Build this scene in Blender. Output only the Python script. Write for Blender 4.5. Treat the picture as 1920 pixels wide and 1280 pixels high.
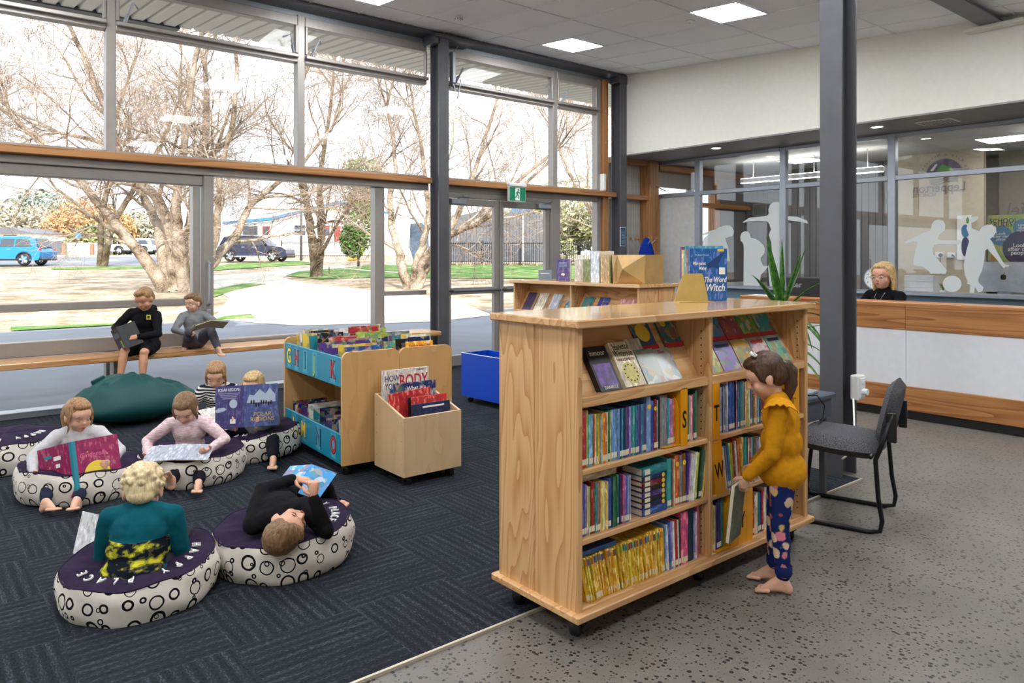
import bpy, bmesh, math, random
from math import sin, cos, pi, radians, atan2, sqrt, exp
from mathutils import Vector, Matrix, Euler, noise

# ------------------------------------------------------------------ scene, camera, world, sun, exposure
for _o in list(bpy.data.objects):
    bpy.data.objects.remove(_o, do_unlink=True)
SC = bpy.context.scene
COL = SC.collection
TS = bpy.data.scenes.new('workshop')      # small side scene used only to evaluate modifiers and text quickly
RND = random.Random(7)
FPX, CX, CY, EYE = 1400.0, 960.0, 480.0, 1.5      # focal length in px of the 1920 frame, principal point, eye height
FW, RT = Vector((.637, .771, 0)), Vector((.771, -.637, 0))

cam_d = bpy.data.cameras.new('camera')
cam_d.sensor_width = 36.0
cam_d.lens = 36.0 * FPX / 1920.0
cam_d.shift_y = -(640.0 - CY) / 1920.0
cam_d.clip_end = 600
cam = bpy.data.objects.new('camera', cam_d)
COL.objects.link(cam)
cam.location = (0, 0, EYE)
cam.rotation_euler = (pi / 2, 0, atan2(.771, .637) - pi / 2)
SC.camera = cam

W = bpy.data.worlds.new('sky'); SC.world = W
W.use_nodes = True
_bg = W.node_tree.nodes['Background']
_bg.inputs[0].default_value = (.86, .93, 1.0, 1)
_bg.inputs[1].default_value = 2.4

sun_d = bpy.data.lights.new('sun', 'SUN')
sun_d.energy = 6.8; sun_d.angle = .009; sun_d.color = (1, .93, .82)
sun = bpy.data.objects.new('sun', sun_d); COL.objects.link(sun)
_sd = Vector((.556, 1.15, -1.0)).normalized()
sun.rotation_euler = _sd.to_track_quat('-Z', 'Y').to_euler()
sun.location = (0, -10, 20)

SC.view_settings.view_transform = 'Standard'
SC.view_settings.look = 'None'
SC.view_settings.gamma = 1.0
SC.view_settings.use_curve_mapping = False
SC.view_settings.exposure = 0.30
SC.cycles.max_bounces = 7
SC.cycles.transparent_max_bounces = 16
SC.cycles.caustics_reflective = False
SC.cycles.caustics_refractive = False
SC.cycles.sample_clamp_indirect = 6.0

PANEL_LIGHT = 36.0       # radiance of the ceiling light panels


def ray(u, v):
    return FW + RT * ((u - CX) / FPX) + Vector((0, 0, (CY - v) / FPX))


def at_t(u, v, t): return Vector((0, 0, EYE)) + ray(u, v) * t
def at_x(u, v, x): d = ray(u, v); return Vector((0, 0, EYE)) + d * (x / d.x)
def at_y(u, v, y): d = ray(u, v); return Vector((0, 0, EYE)) + d * (y / d.y)
def at_z(u, v, z): d = ray(u, v); return Vector((0, 0, EYE)) + d * ((z - EYE) / d.z)


def ground_z(x, y):
    t = .637 * x + .771 * y
    return min(max(0.0, .0345 * (t - 17.0)), 1.62) - .02


def at_g(u, v):
    d = ray(u, v)
    b = (CY - v) / FPX
    t = 2.1065 / (.0345 - b)
    if t < 17.0: t = -1.52 / b
    p = d * min(t, 64.0)
    return Vector((p.x, p.y, ground_z(p.x, p.y)))


# ------------------------------------------------------------------ mesh builder
class MB:
    def __init__(s):
        s.v = []; s.f = []; s.m = []; s.cur = 0

    def add(s, vs, fs):
        k = len(s.v)
        s.v.extend([tuple(p) for p in vs])
        s.f.extend([tuple(i + k for i in f) for f in fs])
        s.m.extend([s.cur] * len(fs))
        return s

    def box(s, x0, x1, y0, y1, z0, z1, M=None):
        vs = [Vector(p) for p in ((x0, y0, z0), (x1, y0, z0), (x1, y1, z0), (x0, y1, z0), (x0, y0, z1), (x1, y0, z1), (x1, y1, z1), (x0, y1, z1))]
        if M is not None: vs = [M @ p for p in vs]
        return s.add(vs, [(0, 3, 2, 1), (4, 5, 6, 7), (0, 1, 5, 4), (1, 2, 6, 5), (2, 3, 7, 6), (3, 0, 4, 7)])

    def bbox(s, x0, x1, y0, y1, z0, z1, c=.004, M=None):
        """box with chamfered vertical and horizontal edges"""
        bm = bmesh.new()
        bmesh.ops.create_cube(bm, size=1)
        for p in bm.verts:
            p.co = Vector(((x0 + x1) / 2 + p.co.x * (x1 - x0), (y0 + y1) / 2 + p.co.y * (y1 - y0), (z0 + z1) / 2 + p.co.z * (z1 - z0)))
        c = min(c, .45 * min(x1 - x0, y1 - y0, z1 - z0))
        bmesh.ops.bevel(bm, geom=bm.edges[:], offset=c, segments=1, affect='EDGES')
        return s.addbm(bm, M)

    def addbm(s, bm, M=None):
        bm.verts.index_update()
        vs = [(M @ p.co) if M is not None else p.co.copy() for p in bm.verts]
        fs = [[q.index for q in f.verts] for f in bm.faces]
        bm.free()
        return s.add(vs, fs)

    def tube(s, pts, rad, n=8, caps=True, flat=1.0, up=None):
        pts = [Vector(p) for p in pts]
        if not hasattr(rad, '__len__'): rad = [rad] * len(pts)
        vs = []; fs = []
        prev = None
        for i, p in enumerate(pts):
            d = (pts[min(i + 1, len(pts) - 1)] - pts[max(i - 1, 0)])
            if d.length < 1e-9: d = Vector((0, 0, 1))
            d.normalize()
            if prev is None:
                a = Vector(up) if up is not None else (Vector((0, 0, 1)) if abs(d.z) < .9 else Vector((1, 0, 0)))
                e1 = (a - d * a.dot(d)).normalized()
            else:
                e1 = (prev - d * prev.dot(d))
                e1 = e1.normalized() if e1.length > 1e-6 else d.orthogonal().normalized()
            prev = e1
            e2 = d.cross(e1)
            for k in range(n):
                th = 2 * pi * k / n
                vs.append(p + e1 * (cos(th) * rad[i] * flat) + e2 * (sin(th) * rad[i]))
        for i in range(len(pts) - 1):
            for k in range(n):
                a = i * n + k; b = i * n + (k + 1) % n
                fs.append((a, b, b + n, a + n))
        if caps:
            fs.append(tuple(range(n - 1, -1, -1)))
            fs.append(tuple((len(pts) - 1) * n + k for k in range(n)))
        return s.add(vs, fs)

    def cyl(s, p0, p1, r, n=16, r1=None):
        return s.tube([p0, p1], [r, r if r1 is None else r1], n)

    def ell(s, c, r, M=None, nu=16, nv=10):
        c = Vector(c)
        if not hasattr(r, '__len__'): r = (r, r, r)
        vs = [Vector((0, 0, -r[2]))]
        for j in range(1, nv):
            ph = -pi / 2 + pi * j / nv
            for i in range(nu):
                th = 2 * pi * i / nu
                vs.append(Vector((cos(ph) * cos(th) * r[0], cos(ph) * sin(th) * r[1], sin(ph) * r[2])))
        vs.append(Vector((0, 0, r[2])))
        fs = []
        for i in range(nu): fs.append((0, 1 + (i + 1) % nu, 1 + i))
        for j in range(nv - 2):
            for i in range(nu):
                a = 1 + j * nu + i; b = 1 + j * nu + (i + 1) % nu
                fs.append((a, b, b + nu, a + nu))
        L = len(vs) - 1; k = 1 + (nv - 2) * nu
        for i in range(nu): fs.append((L, k + i, k + (i + 1) % nu))
        if M is not None: vs = [M @ p for p in vs]
        return s.add([p + c for p in vs], fs)

    def lathe(s, prof, n=32, c=(0, 0, 0)):
        vs = []; fs = []
        for (r, z) in prof:
            for k in range(n):
                th = 2 * pi * k / n
                vs.append((c[0] + r * cos(th), c[1] + r * sin(th), c[2] + z))
        for i in range(len(prof) - 1):
            for k in range(n):
                a = i * n + k; b = i * n + (k + 1) % n
                fs.append((a, b, b + n, a + n))
        return s.add(vs, fs)

    def prism(s, poly, o, ex, ey, ez, h):
        """polygon (list of 2D points) in the plane o + a*ex + b*ey, extruded by h along ez"""
        o, ex, ey, ez = Vector(o), Vector(ex), Vector(ey), Vector(ez)
        n = len(poly)
        lo = [o + ex * a + ey * b for a, b in poly]
        hi = [p + ez * h for p in lo]
        fs = [tuple(range(n - 1, -1, -1)), tuple(range(n, 2 * n))]
        for i in range(n): fs.append((i, (i + 1) % n, n + (i + 1) % n, n + i))
        return s.add(lo + hi, fs)

    def mesh(s, name, smooth=False):
        me = bpy.data.meshes.new(name)
        me.from_pydata(s.v, [], s.f)
        if smooth: me.shade_smooth()
        me.update()
        return me

    def build(s, name, mat, parent=None, smooth=False, loc=None, rot=None, fix=False):
        me = s.mesh(name, smooth)
        if fix:
            bm = bmesh.new(); bm.from_mesh(me); bmesh.ops.recalc_face_normals(bm, faces=bm.faces[:]); bm.to_mesh(me); bm.free()
        ms = mat if isinstance(mat, (list, tuple)) else [mat]
        for q in ms: me.materials.append(q)
        if len(ms) > 1: me.polygons.foreach_set('material_index', s.m)
        return link(name, me, parent, loc, rot)


def link(name, me, parent=None, loc=None, rot=None):
    o = bpy.data.objects.new(name, me)
    COL.objects.link(o)
    if parent is not None: o.parent = parent
    if loc is not None: o.location = loc
    if rot is not None: o.rotation_euler = rot
    return o


def auto_smooth(o, ang=40):
    me = o.data
    bm = bmesh.new(); bm.from_mesh(me)
    for f in bm.faces: f.smooth = True
    for e in bm.edges:
        if len(e.link_faces) == 2 and e.calc_face_angle(0) > radians(ang): e.smooth = False
    bm.to_mesh(me); bm.free()
    return o


def tag(o, label, cat, group=None):
    o['label'] = label; o['category'] = cat
    if group: o['group'] = group
    return o


def thing(name, label, cat, loc=(0, 0, 0), rotz=0.0, group=None):
    o = link(name, None, None, loc, (0, 0, rotz))
    o.empty_display_size = .1
    return tag(o, label, cat, group)


def struct(o):
    o['kind'] = 'structure'
    return o


def sempty(name):
    return struct(link(name, None))


def lerp(a, b, t): return a + (b - a) * t


ORD = ['first', 'second', 'third', 'fourth', 'fifth', 'sixth', 'seventh', 'eighth', 'ninth', 'tenth', 'eleventh', 'twelfth', 'thirteenth', 'fourteenth', 'fifteenth', 'sixteenth', 'seventeenth', 'eighteenth', 'nineteenth', 'twentieth',
       'twenty-first', 'twenty-second', 'twenty-third', 'twenty-fourth', 'twenty-fifth', 'twenty-sixth', 'twenty-seventh', 'twenty-eighth', 'twenty-ninth', 'thirtieth', 'thirty-first', 'thirty-second', 'thirty-third', 'thirty-fourth', 'thirty-fifth', 'thirty-sixth', 'thirty-seventh', 'thirty-eighth', 'thirty-ninth', 'fortieth'] + ['forty-' + q for q in ('first', 'second', 'third', 'fourth', 'fifth', 'sixth', 'seventh', 'eighth', 'ninth')] + ['fiftieth'] + ['fifty-' + q for q in ('first', 'second', 'third', 'fourth', 'fifth', 'sixth')]


# ------------------------------------------------------------------ materials
class NT:
    def __init__(s, name, rough=.5, metal=0.0, spec=.5):
        s.mat = bpy.data.materials.new(name); s.mat.use_nodes = True
        s.t = s.mat.node_tree; s.n = s.t.nodes; s.l = s.t.links
        s.b = s.n['Principled BSDF']
        s.b.inputs['Roughness'].default_value = rough
        s.b.inputs['Metallic'].default_value = metal
        s.b.inputs['Specular IOR Level'].default_value = spec

    def node(s, typ, **kw):
        q = s.n.new(typ)
        for k, v in kw.items():
            if k.startswith('i_'):
                key = k[2:]
                key = int(key) if key.isdigit() else key.replace('_', ' ')
                q.inputs[key].default_value = v
            else: setattr(q, k, v)
        return q

    def link(s, a, b): s.l.new(a, b)

    def coords(s, which='Object', scale=(1, 1, 1), rot=(0, 0, 0), loc=(0, 0, 0)):
        tc = s.node('ShaderNodeTexCoord')
        mp = s.node('ShaderNodeMapping')
        mp.inputs['Scale'].default_value = scale
        mp.inputs['Rotation'].default_value = rot
        mp.inputs['Location'].default_value = loc
        s.link(tc.outputs[which], mp.inputs['Vector'])
        return mp.outputs['Vector']

    def noise(s, vec, scale=5, detail=3, rough=.5, dist=0.0):
        q = s.node('ShaderNodeTexNoise')
        q.inputs['Scale'].default_value = scale; q.inputs['Detail'].default_value = detail
        q.inputs['Roughness'].default_value = rough; q.inputs['Distortion'].default_value = dist
        if vec is not None: s.link(vec, q.inputs['Vector'])
        return q.outputs['Fac']

    def ramp(s, fac, stops, interp='LINEAR'):
        q = s.node('ShaderNodeValToRGB')
        q.color_ramp.interpolation = interp
        e = q.color_ramp.elements
        while len(e) < len(stops): e.new(.5)
        for k, (p, c) in enumerate(stops):
            e[k].position = p; e[k].color = (*c[:3], 1) if len(c) >= 3 else (c[0], c[0], c[0], 1)
        s.link(fac, q.inputs['Fac'])
        return q.outputs['Color']

    def mix(s, fac, a, b, mode='MIX'):
        q = s.node('ShaderNodeMix', data_type='RGBA', blend_type=mode)
        for sock, val in ((q.inputs[0], fac), (q.inputs[6], a), (q.inputs[7], b)):
            if hasattr(val, 'links'): s.link(val, sock)
            elif isinstance(val, (int, float)): sock.default_value = val
            else: sock.default_value = (*val[:3], 1)
        return q.outputs[2]

    def math(s, op, a, b=None, c=None):
        q = s.node('ShaderNodeMath', operation=op)
        for k, val in enumerate((a, b, c)):
            if val is None: continue
            if hasattr(val, 'links'): s.link(val, q.inputs[k])
            else: q.inputs[k].default_value = val
        return q.outputs[0]

    def color(s, c):
        if hasattr(c, 'links'): s.link(c, s.b.inputs['Base Color'])
        else: s.b.inputs['Base Color'].default_value = (*c[:3], 1)
        return s

    def bump(s, h, strength=.3, dist=.01):
        q = s.node('ShaderNodeBump')
        q.inputs['Strength'].default_value = strength; q.inputs['Distance'].default_value = dist
        s.link(h, q.inputs['Height']); s.link(q.outputs['Normal'], s.b.inputs['Normal'])
        return s


def srgb(r, g=None, b=None):
    if g is None: r, g, b = r
    return tuple(((c / 255) / 12.92 if c / 255 <= .04045 else ((c / 255 + .055) / 1.055) ** 2.4) for c in (r, g, b))


_pc = {}
def plain(name, c, rough=.5, metal=0.0, spec=.5, var=.06, scale=14.0):
    """painted / plastic / cloth surface with a slight uneven tone"""
    if name in _pc: return _pc[name]
    q = NT(name, rough, metal, spec)
    f = q.noise(q.coords('Object'), scale, 2)
    lo = tuple(x * (1 - var) for x in c); hi = tuple(min(1, x * (1 + var)) for x in c)
    q.color(q.ramp(f, [(.3, lo), (.7, hi)]))
    _pc[name] = q.mat
    return q.mat


def wood(name, c1, c2, axis=0, rings=16.0, stretch=.06, rough=.42, knots=False, detail=4, dist=3.0, spec=.4):
    q = NT(name, rough, 0, spec)
    sc = [1.0, 1.0, 1.0]; sc[axis] = stretch
    oi = q.node('ShaderNodeObjectInfo')
    tc = q.node('ShaderNodeTexCoord')
    add = q.node('ShaderNodeVectorMath', operation='MULTIPLY_ADD')
    q.link(oi.outputs['Random'], add.inputs[0]); add.inputs[1].default_value = (3.1, 5.7, 4.3); q.link(tc.outputs['Object'], add.inputs[2])
    mp = q.node('ShaderNodeMapping'); mp.inputs['Scale'].default_value = sc
    q.link(add.outputs[0], mp.inputs['Vector'])
    big = q.noise(mp.outputs['Vector'], 5.0, 2, .5)
    w = q.math('MULTIPLY', big, rings)
    w = q.math('FRACT', w)
    w = q.math('POWER', w, 2.2)
    mp2 = q.node('ShaderNodeMapping')
    sc2 = [90.0] * 3; sc2[axis] = 3.0; mp2.inputs['Scale'].default_value = sc2
    q.link(tc.outputs['Object'], mp2.inputs['Vector'])
    fine = q.noise(mp2.outputs['Vector'], 1.0, 2)
    f = q.math('ADD', q.math('MULTIPLY', w, .55), q.math('MULTIPLY', fine, .45))
    col = q.ramp(f, [(.12, c1), (.8, c2)])
    if knots:
        vo = q.node('ShaderNodeTexVoronoi'); vo.inputs['Scale'].default_value = 2.6
        sk = [1.0, 1.0, 1.0]; sk[axis] = .6
        mk = q.node('ShaderNodeMapping'); mk.inputs['Scale'].default_value = sk
        q.link(tc.outputs['Object'], mk.inputs['Vector']); q.link(mk.outputs['Vector'], vo.inputs['Vector'])
        kf = q.ramp(vo.outputs['Distance'], [(.0, (1, 1, 1)), (.035, (.8, .8, .8)), (.07, (0, 0, 0))])
        col = q.mix(kf, col, tuple(x * .35 for x in c2))
    q.color(col)
    q.bump(f, .08, .002)
    return q.mat


def emit(name, c, strength):
    q = NT(name)
    q.b.inputs['Base Color'].default_value = (*c, 1)
    q.b.inputs['Emission Color'].default_value = (*c, 1)
    q.b.inputs['Emission Strength'].default_value = strength
    return q.mat


def glass(name, tint=(1, 1, 1), refl=.035, rough=0.0):
    m = bpy.data.materials.new(name); m.use_nodes = True
    t = m.node_tree; n = t.nodes; n.clear()
    out = n.new('ShaderNodeOutputMaterial'); mx = n.new('ShaderNodeMixShader')
    tr = n.new('ShaderNodeBsdfTransparent'); gl = n.new('ShaderNodeBsdfGlossy'); lw = n.new('ShaderNodeLayerWeight')
    tr.inputs[0].default_value = (*tint, 1); gl.inputs['Roughness'].default_value = rough
    lw.inputs['Blend'].default_value = .5
    pw = n.new('ShaderNodeMath'); pw.operation = 'POWER'; pw.inputs[1].default_value = 4.5
    ma = n.new('ShaderNodeMath'); ma.operation = 'MULTIPLY_ADD'; ma.inputs[1].default_value = .9; ma.inputs[2].default_value = refl
    t.links.new(lw.outputs['Facing'], pw.inputs[0]); t.links.new(pw.outputs[0], ma.inputs[0]); t.links.new(ma.outputs[0], mx.inputs[0])
    t.links.new(tr.outputs[0], mx.inputs[1]); t.links.new(gl.outputs[0], mx.inputs[2])
    t.links.new(mx.outputs[0], out.inputs[0])
    return m


M = {}
M['alu'] = plain('grey_aluminium', srgb(152, 146, 141), .42, .25, .5, .04)
M['alu_light'] = plain('silver_aluminium', srgb(160, 166, 176), .35, .5, .5, .04)
M['steel'] = plain('charcoal_steel', srgb(86, 86, 92), .42, .1, .5, .10, 5)
M['black'] = plain('black_plastic', srgb(22, 22, 24), .4, 0, .5, .1)
M['blacktube'] = plain('black_tube', srgb(18, 20, 24), .3, .2, .5, .1)
M['white'] = plain('white_laminate', srgb(236, 238, 244), .35, 0, .5, .02)
M['wall'] = plain('off_white_paint', srgb(226, 225, 216), .6, 0, .3, .02)
M['whitep'] = plain('white_plastic', srgb(232, 232, 230), .4, 0, .5, .02)
M['tile'] = plain('ceiling_tile', srgb(247, 249, 252), .8, 0, .2, .012, 30)
M['tbar'] = plain('ceiling_grid', srgb(238, 240, 242), .6, 0, .3, .02)
M['glass'] = glass('window_glass', refl=.008)
M['glass2'] = glass('office_glass', (.97, .98, .98), .05)
M['timber'] = wood('transom_timber', srgb(186, 134, 84), srgb(140, 92, 52), 0, 9, .04, .45)
M['timberz'] = wood('post_timber', srgb(190, 138, 88), srgb(148, 98, 58), 2, 9, .05, .45)
M['benchw'] = wood('bench_timber', srgb(214, 166, 112), srgb(168, 112, 64), 0, 9, .04, .28, spec=.55)
M['desk'] = wood('desk_timber', srgb(196, 140, 88), srgb(140, 82, 42), 1, 11, .05, .36, True)
M['pinex'] = wood('pine_x', srgb(226, 184, 132), srgb(194, 140, 88), 0, 14, .10, .28, False, spec=.5)
M['pinetop'] = wood('pine_top', srgb(226, 184, 132), srgb(194, 140, 88), 0, 12, .10, .17, False, spec=.75)
M['piney'] = wood('pine_y', srgb(226, 184, 132), srgb(194, 140, 88), 1, 14, .10, .28, False, spec=.5)
M['pinez'] = wood('pine_z', srgb(224, 182, 130), srgb(190, 136, 84), 2, 16, .12, .34, False)
M['pineback'] = wood('pine_back', srgb(226, 186, 134), srgb(196, 142, 88), 0, 10, .22, .4, True)
M['beech'] = wood('beech_laminate', srgb(208, 166, 110), srgb(199, 156, 100), 2, 5, .2, .4)
M['ply'] = wood('birch_plywood', srgb(206, 178, 140), srgb(194, 164, 124), 2, 5, .3, .5)

_b = M['pinetop'].node_tree.nodes['Principled BSDF']; _b.inputs['Coat Weight'].default_value = .6; _b.inputs['Coat Roughness'].default_value = .06
# ================================================================== STRUCTURE
YW = 8.3                       # plane of the window glass
XB, XG = 9.0, 10.1             # bulkhead face, office glazing
def ceil_z(y): return 4.41 - .072 * (YW - y)

# ---- floors
def concrete_mat():
    q = NT('polished_concrete', .32, 0, .5)
    co = q.coords('Object')
    vo = q.node('ShaderNodeTexVoronoi'); vo.inputs['Scale'].default_value = 52; q.link(co, vo.inputs['Vector'])
    rnd = q.node('ShaderNodeSeparateColor'); q.link(vo.outputs['Color'], rnd.inputs[0])
    thr = q.math('MULTIPLY', rnd.outputs[0], .62)
    thr = q.math('SUBTRACT', thr, .06)
    chip = q.math('LESS_THAN', q.math('ADD', vo.outputs['Distance'], q.math('MULTIPLY', q.noise(co, 160, 2), .16)), thr)
    base = q.ramp(q.noise(co, 3, 4), [(.3, srgb(92, 88, 83)), (.7, srgb(112, 107, 101))])
    base = q.mix(q.math('MULTIPLY', q.noise(co, 260, 2), .5), base, srgb(134, 129, 122))
    base = q.mix(q.math('GREATER_THAN', q.noise(co, 70, 1), .66), base, srgb(84, 78, 73))
    q.color(q.mix(chip, base, srgb(36, 33, 32)))
    q.b.inputs['Roughness'].default_value = .36
    return q.mat
M['concrete'] = concrete_mat()
fl = struct(MB().box(-4, 14, -4, 8.5, -.12, 0).build('floor', M['concrete']))

def carpet_mat():
    q = NT('carpet', .95, 0, .1)
    co = q.coords('Object')
    st = q.coords('Object', (120, 5.0, 1))
    rows = q.node('ShaderNodeTexWave', wave_type='BANDS', bands_direction='X'); rows.inputs['Scale'].default_value = 7.0
    rows.inputs['Distortion'].default_value = 1.2; rows.inputs['Detail'].default_value = 2; rows.inputs['Detail Scale'].default_value = 3
    q.link(co, rows.inputs['Vector'])
    grain = q.noise(q.coords('Object', (160, 60, 1)), 1.0, 3)
    broad = q.noise(q.coords('Object', (26, 2.2, 1)), 1.0, 3)
    f = q.math('ADD', q.math('MULTIPLY', rows.outputs['Fac'], .14), q.math('ADD', q.math('MULTIPLY', grain, .66), q.math('MULTIPLY', broad, .34)))
    q.color(q.ramp(f, [(.34, srgb(20, 23, 28)), (.62, srgb(42, 46, 53)), (.86, srgb(86, 92, 100))]))
    q.bump(grain, .5, .004)
    return q.mat
M['carpet'] = carpet_mat()
CE = 2.37                      # carpet edge
carpet = sempty('carpet')
tile_me = MB().box(-.25, .25, -.25, .25, 0, .006).mesh('carpet_tile'); tile_me.materials.append(M['carpet'])
ky = 0
y = CE + .25
jj = 0
while y < 8.3:
    ii = 0
    x = -2.25
    while x < 9.0:
        if not (y < 4.0 and x > 4.9):
            link('carpet_tile', tile_me, carpet, (x, y, .0), (0, 0, (pi / 2 if (ii // 1 + jj // 1) % 2 else 0)))
        x += .5; ii += 1
    y += .5; jj += 1
struct(MB().box(-2.5, 5.0, CE - .012, CE, 0, .012).build('trim_1', plain('brass_trim', srgb(206, 196, 176), .35, .3)))

# ---- closed sides of the room behind and beside the camera
struct(MB().box(-4.15, -4, -4, 8.5, 0, 5.0).build('wall_left', M['wall']))
struct(MB().box(-4.15, 14.15, -4.15, -4, 0, 5.0).build('wall_back', M['wall']))

# ---- ceiling: sloped suspended tiles in a grid
ceiling = sempty('ceiling')
ceiling.location = (0, YW, 4.41); ceiling.rotation_euler = (math.atan(.072), 0, 0)
GX, GY = .613, 1.22
tm = MB().bbox(-GX / 2 + .011, GX / 2 - .011, -GY / 2 + .011, GY / 2 - .011, .004, .03, .006).mesh('ceiling_tile'); tm.materials.append(M['tile'])
LIGHTS = []
def light_here(i, j): return (i % 5 == 0) and (j % 2 == 1) and j < 6
M['panel'] = emit('light_panel', (.96, .98, 1.0), PANEL_LIGHT)
pm = MB().bbox(-GX / 2 + .02, GX / 2 - .02, -.29, .29, -.004, .012, .004).mesh('light_diffuser'); pm.materials.append(M['panel'])
pfr = MB()
for (a, b, c, d) in ((-GX / 2 + .008, GX / 2 - .008, -.302, -.29), (-GX / 2 + .008, GX / 2 - .008, .29, .302), (-GX / 2 + .008, -GX / 2 + .02, -.29, .29), (GX / 2 - .02, GX / 2 - .008, -.29, .29)):
    pfr.box(a, b, c, d, -.006, .03)
pfm = pfr.mesh('light_frame'); pfm.materials.append(M['tbar'])
half = MB().bbox(-GX / 2 + .011, GX / 2 - .011, -.29, .29, .004, .03, .006).mesh('ceiling_tile_half'); half.materials.append(M['tile'])
Y0 = -2.0                       # first cross joint (local y, i.e. 2.0 m from the window)
for j in range(-1, 9):
    yc = Y0 - GY * j + (GY / 2) - GY
    for i in range(-18, 5):
        xc = 6.71 + GX * i + GX / 2
        if xc < -4.2 or xc > 9.0: continue
        if yc > 0: continue
        if light_here(i, j):
            lab = None
            f = link('ceiling_light', None, None)
            f.matrix_world = Matrix.Translation((0, YW, 4.41)) @ Matrix.Rotation(math.atan(.072), 4, 'X') @ Matrix.Translation((xc, yc + .305, 0))
            LIGHTS.append((f, xc, yc))
            link('diffuser', pm, f); link('frame', pfm, f)
            link('ceiling_tile', half, ceiling, (xc, yc - .305, 0))
        else:
            link('ceiling_tile', tm, ceiling, (xc, yc, 0))
# first row against the window
rowm = MB().bbox(-GX / 2 + .011, GX / 2 - .011, -.38, .38, .004, .03, .006).mesh('ceiling_tile_edge'); rowm.materials.append(M['tile'])
for i in range(-18, 5):
    xc = 6.71 + GX * i + GX / 2
    if -4.2 < xc < 9.0: link('ceiling_tile', rowm, ceiling, (xc, -.39, 0))
barx = MB().box(-.012, .012, -12.4, 0, -.003, .028).mesh('grid_bar'); barx.materials.append(M['tbar'])
bary = MB().box(-4.2, 9.0, -.012, .012, -.003, .028).mesh('grid_bar_cross'); bary.materials.append(M['tbar'])
for i in range(-18, 5):
    x = 6.71 + GX * i
    if -4.1 < x < 9.0: link('grid_bar', barx, ceiling, (x, 0, 0))
for j in range(-1, 9): link('grid_bar', bary, ceiling, (0, Y0 - GY * j if j >= 0 else -.78, 0))
MB().box(-4.2, 9.2, -12.6, .1, .035, .1).build('ceiling_deck', M['tile'], ceiling)
labs = {}
for (f, xc, yc) in LIGHTS:
    Yw = YW + yc
    if 6.5 < Yw < 7.8 and 6 < xc < 8: lab = 'square ceiling light panel nearest the window corner above the exit doors'
    elif 4 < Yw < 5.8 and 6 < xc < 8: lab = 'square ceiling light panel beside the tall charcoal column'
    elif 6.5 < Yw < 7.8 and 3 < xc < 5: lab = 'square ceiling light panel cut off by the top edge of the picture'
    else: lab = f'square ceiling light panel out of view, {ORD[len(labs)]} of the hidden ones'; labs[(xc, yc)] = 1
    tag(f, lab, 'ceiling light', 'ceiling light panels')

# ---- roof above (casts the shade on the paving)
M['roof'] = plain('roof_sheet', srgb(90, 92, 96), .6)
def soffit_mat():
    q = NT('soffit_sheet', .45, .1)
    q.color(srgb(196, 196, 188))
    return q.mat
M['soffit'] = soffit_mat()
MBr = MB()
# ribbed soffit sheet outside: trapezoid ribs running away from the window
def soffit(x0, x1, ya, yb):
    mb = MB()
    x = x0
    pr = []
    while x < x1:
        pr += [(x, 0), (x + .13, 0), (x + .15, .035), (x + .175, .035), (x + .195, 0)]
        x += .2
    vs = []; fs = []
    for (yy) in (ya, yb):
        zz = 4.44 + .072 * (yy - YW)
        for (a, b) in pr: vs.append((a, yy, zz + b))
    n = len(pr)
    for k in range(n - 1): fs.append((k, k + 1, n + k + 1, n + k))
    mb.add(vs, fs)
    return mb
sf = struct(soffit(-6, 14, 8.42, 10.75).build('ceiling_soffit', M['soffit']))
ro = MB()
ro.add([(-9, -4.3, 3.72), (14.2, -4.3, 3.72), (14.2, 10.75, 4.66), (-9, 10.75, 4.66), (-9, -4.3, 3.95), (14.2, -4.3, 3.95), (14.2, 10.75, 4.82), (-9, 10.75, 4.82)],
       [(0, 3, 2, 1), (4, 5, 6, 7), (0, 1, 5, 4), (1, 2, 6, 5), (2, 3, 7, 6), (3, 0, 4, 7)])
struct(ro.build('roof', M['roof']))
struct(MB().box(-9, 3.0, 10.75, 11.5, 4.60, 5.35).build('roof_shade_block', M['roof']))  # unseen block added to push the roof's shade further across the left paving

# ---- window wall
win = sempty('window_1')
def Xw(u): d = ray(u, 480); return YW * d.x / d.y
def fr(x0, x1, z0, z1, name='mullion', y0=YW - .06, y1=YW + .06, mat='alu'):
    return MB().bbox(x0, x1, y0, y1, z0, z1, .006).build(name, M[mat], win)
mull_up = [-2.3, -.33, 1.652, 3.636, 7.655, 8.60]
for x in mull_up:
    fr(x - .045, x + .045, 2.50, 4.30)
fr(5.62 - .05, 5.62 + .05, 2.5, 4.30)
# clerestory transom (awning bottom rail) and head
def hspan(xs, z0, z1, name, **k):
    for a, b in zip(xs[:-1], xs[1:]): fr(a, b, z0, z1, name, **k)
ups = [-4, -2.345, -.375, 1.607, 3.591, 5.34]
segs_up = [(-4, -2.345), (-2.255, -.375), (-.285, 1.607), (1.697, 3.591), (3.681, 5.36), (5.67, 7.61), (7.70, 8.555), (8.645, 8.80)]
for (a, b) in segs_up:
    if b > 8.7: continue
    fr(a, b, 3.745, 3.845, 'transom')
    fr(a, b, 4.17, 4.28, 'head_rail')
    fr(a, b, 2.50, 2.55, 'sill_rail')
fr(-4, 9.0, 4.28, 4.40, 'light_trim', YW - .02, YW + .05, 'alu_light')
# panes
def pane(x0, x1, z0, z1): return MB().box(x0, x1, YW - .004, YW + .004, z0, z1).build('pane', M['glass'], win)
for (a, b) in segs_up:
    if b > 8.7: continue
    pane(a, b, 2.55, 3.745); pane(a, b, 3.845, 4.17)
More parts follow.
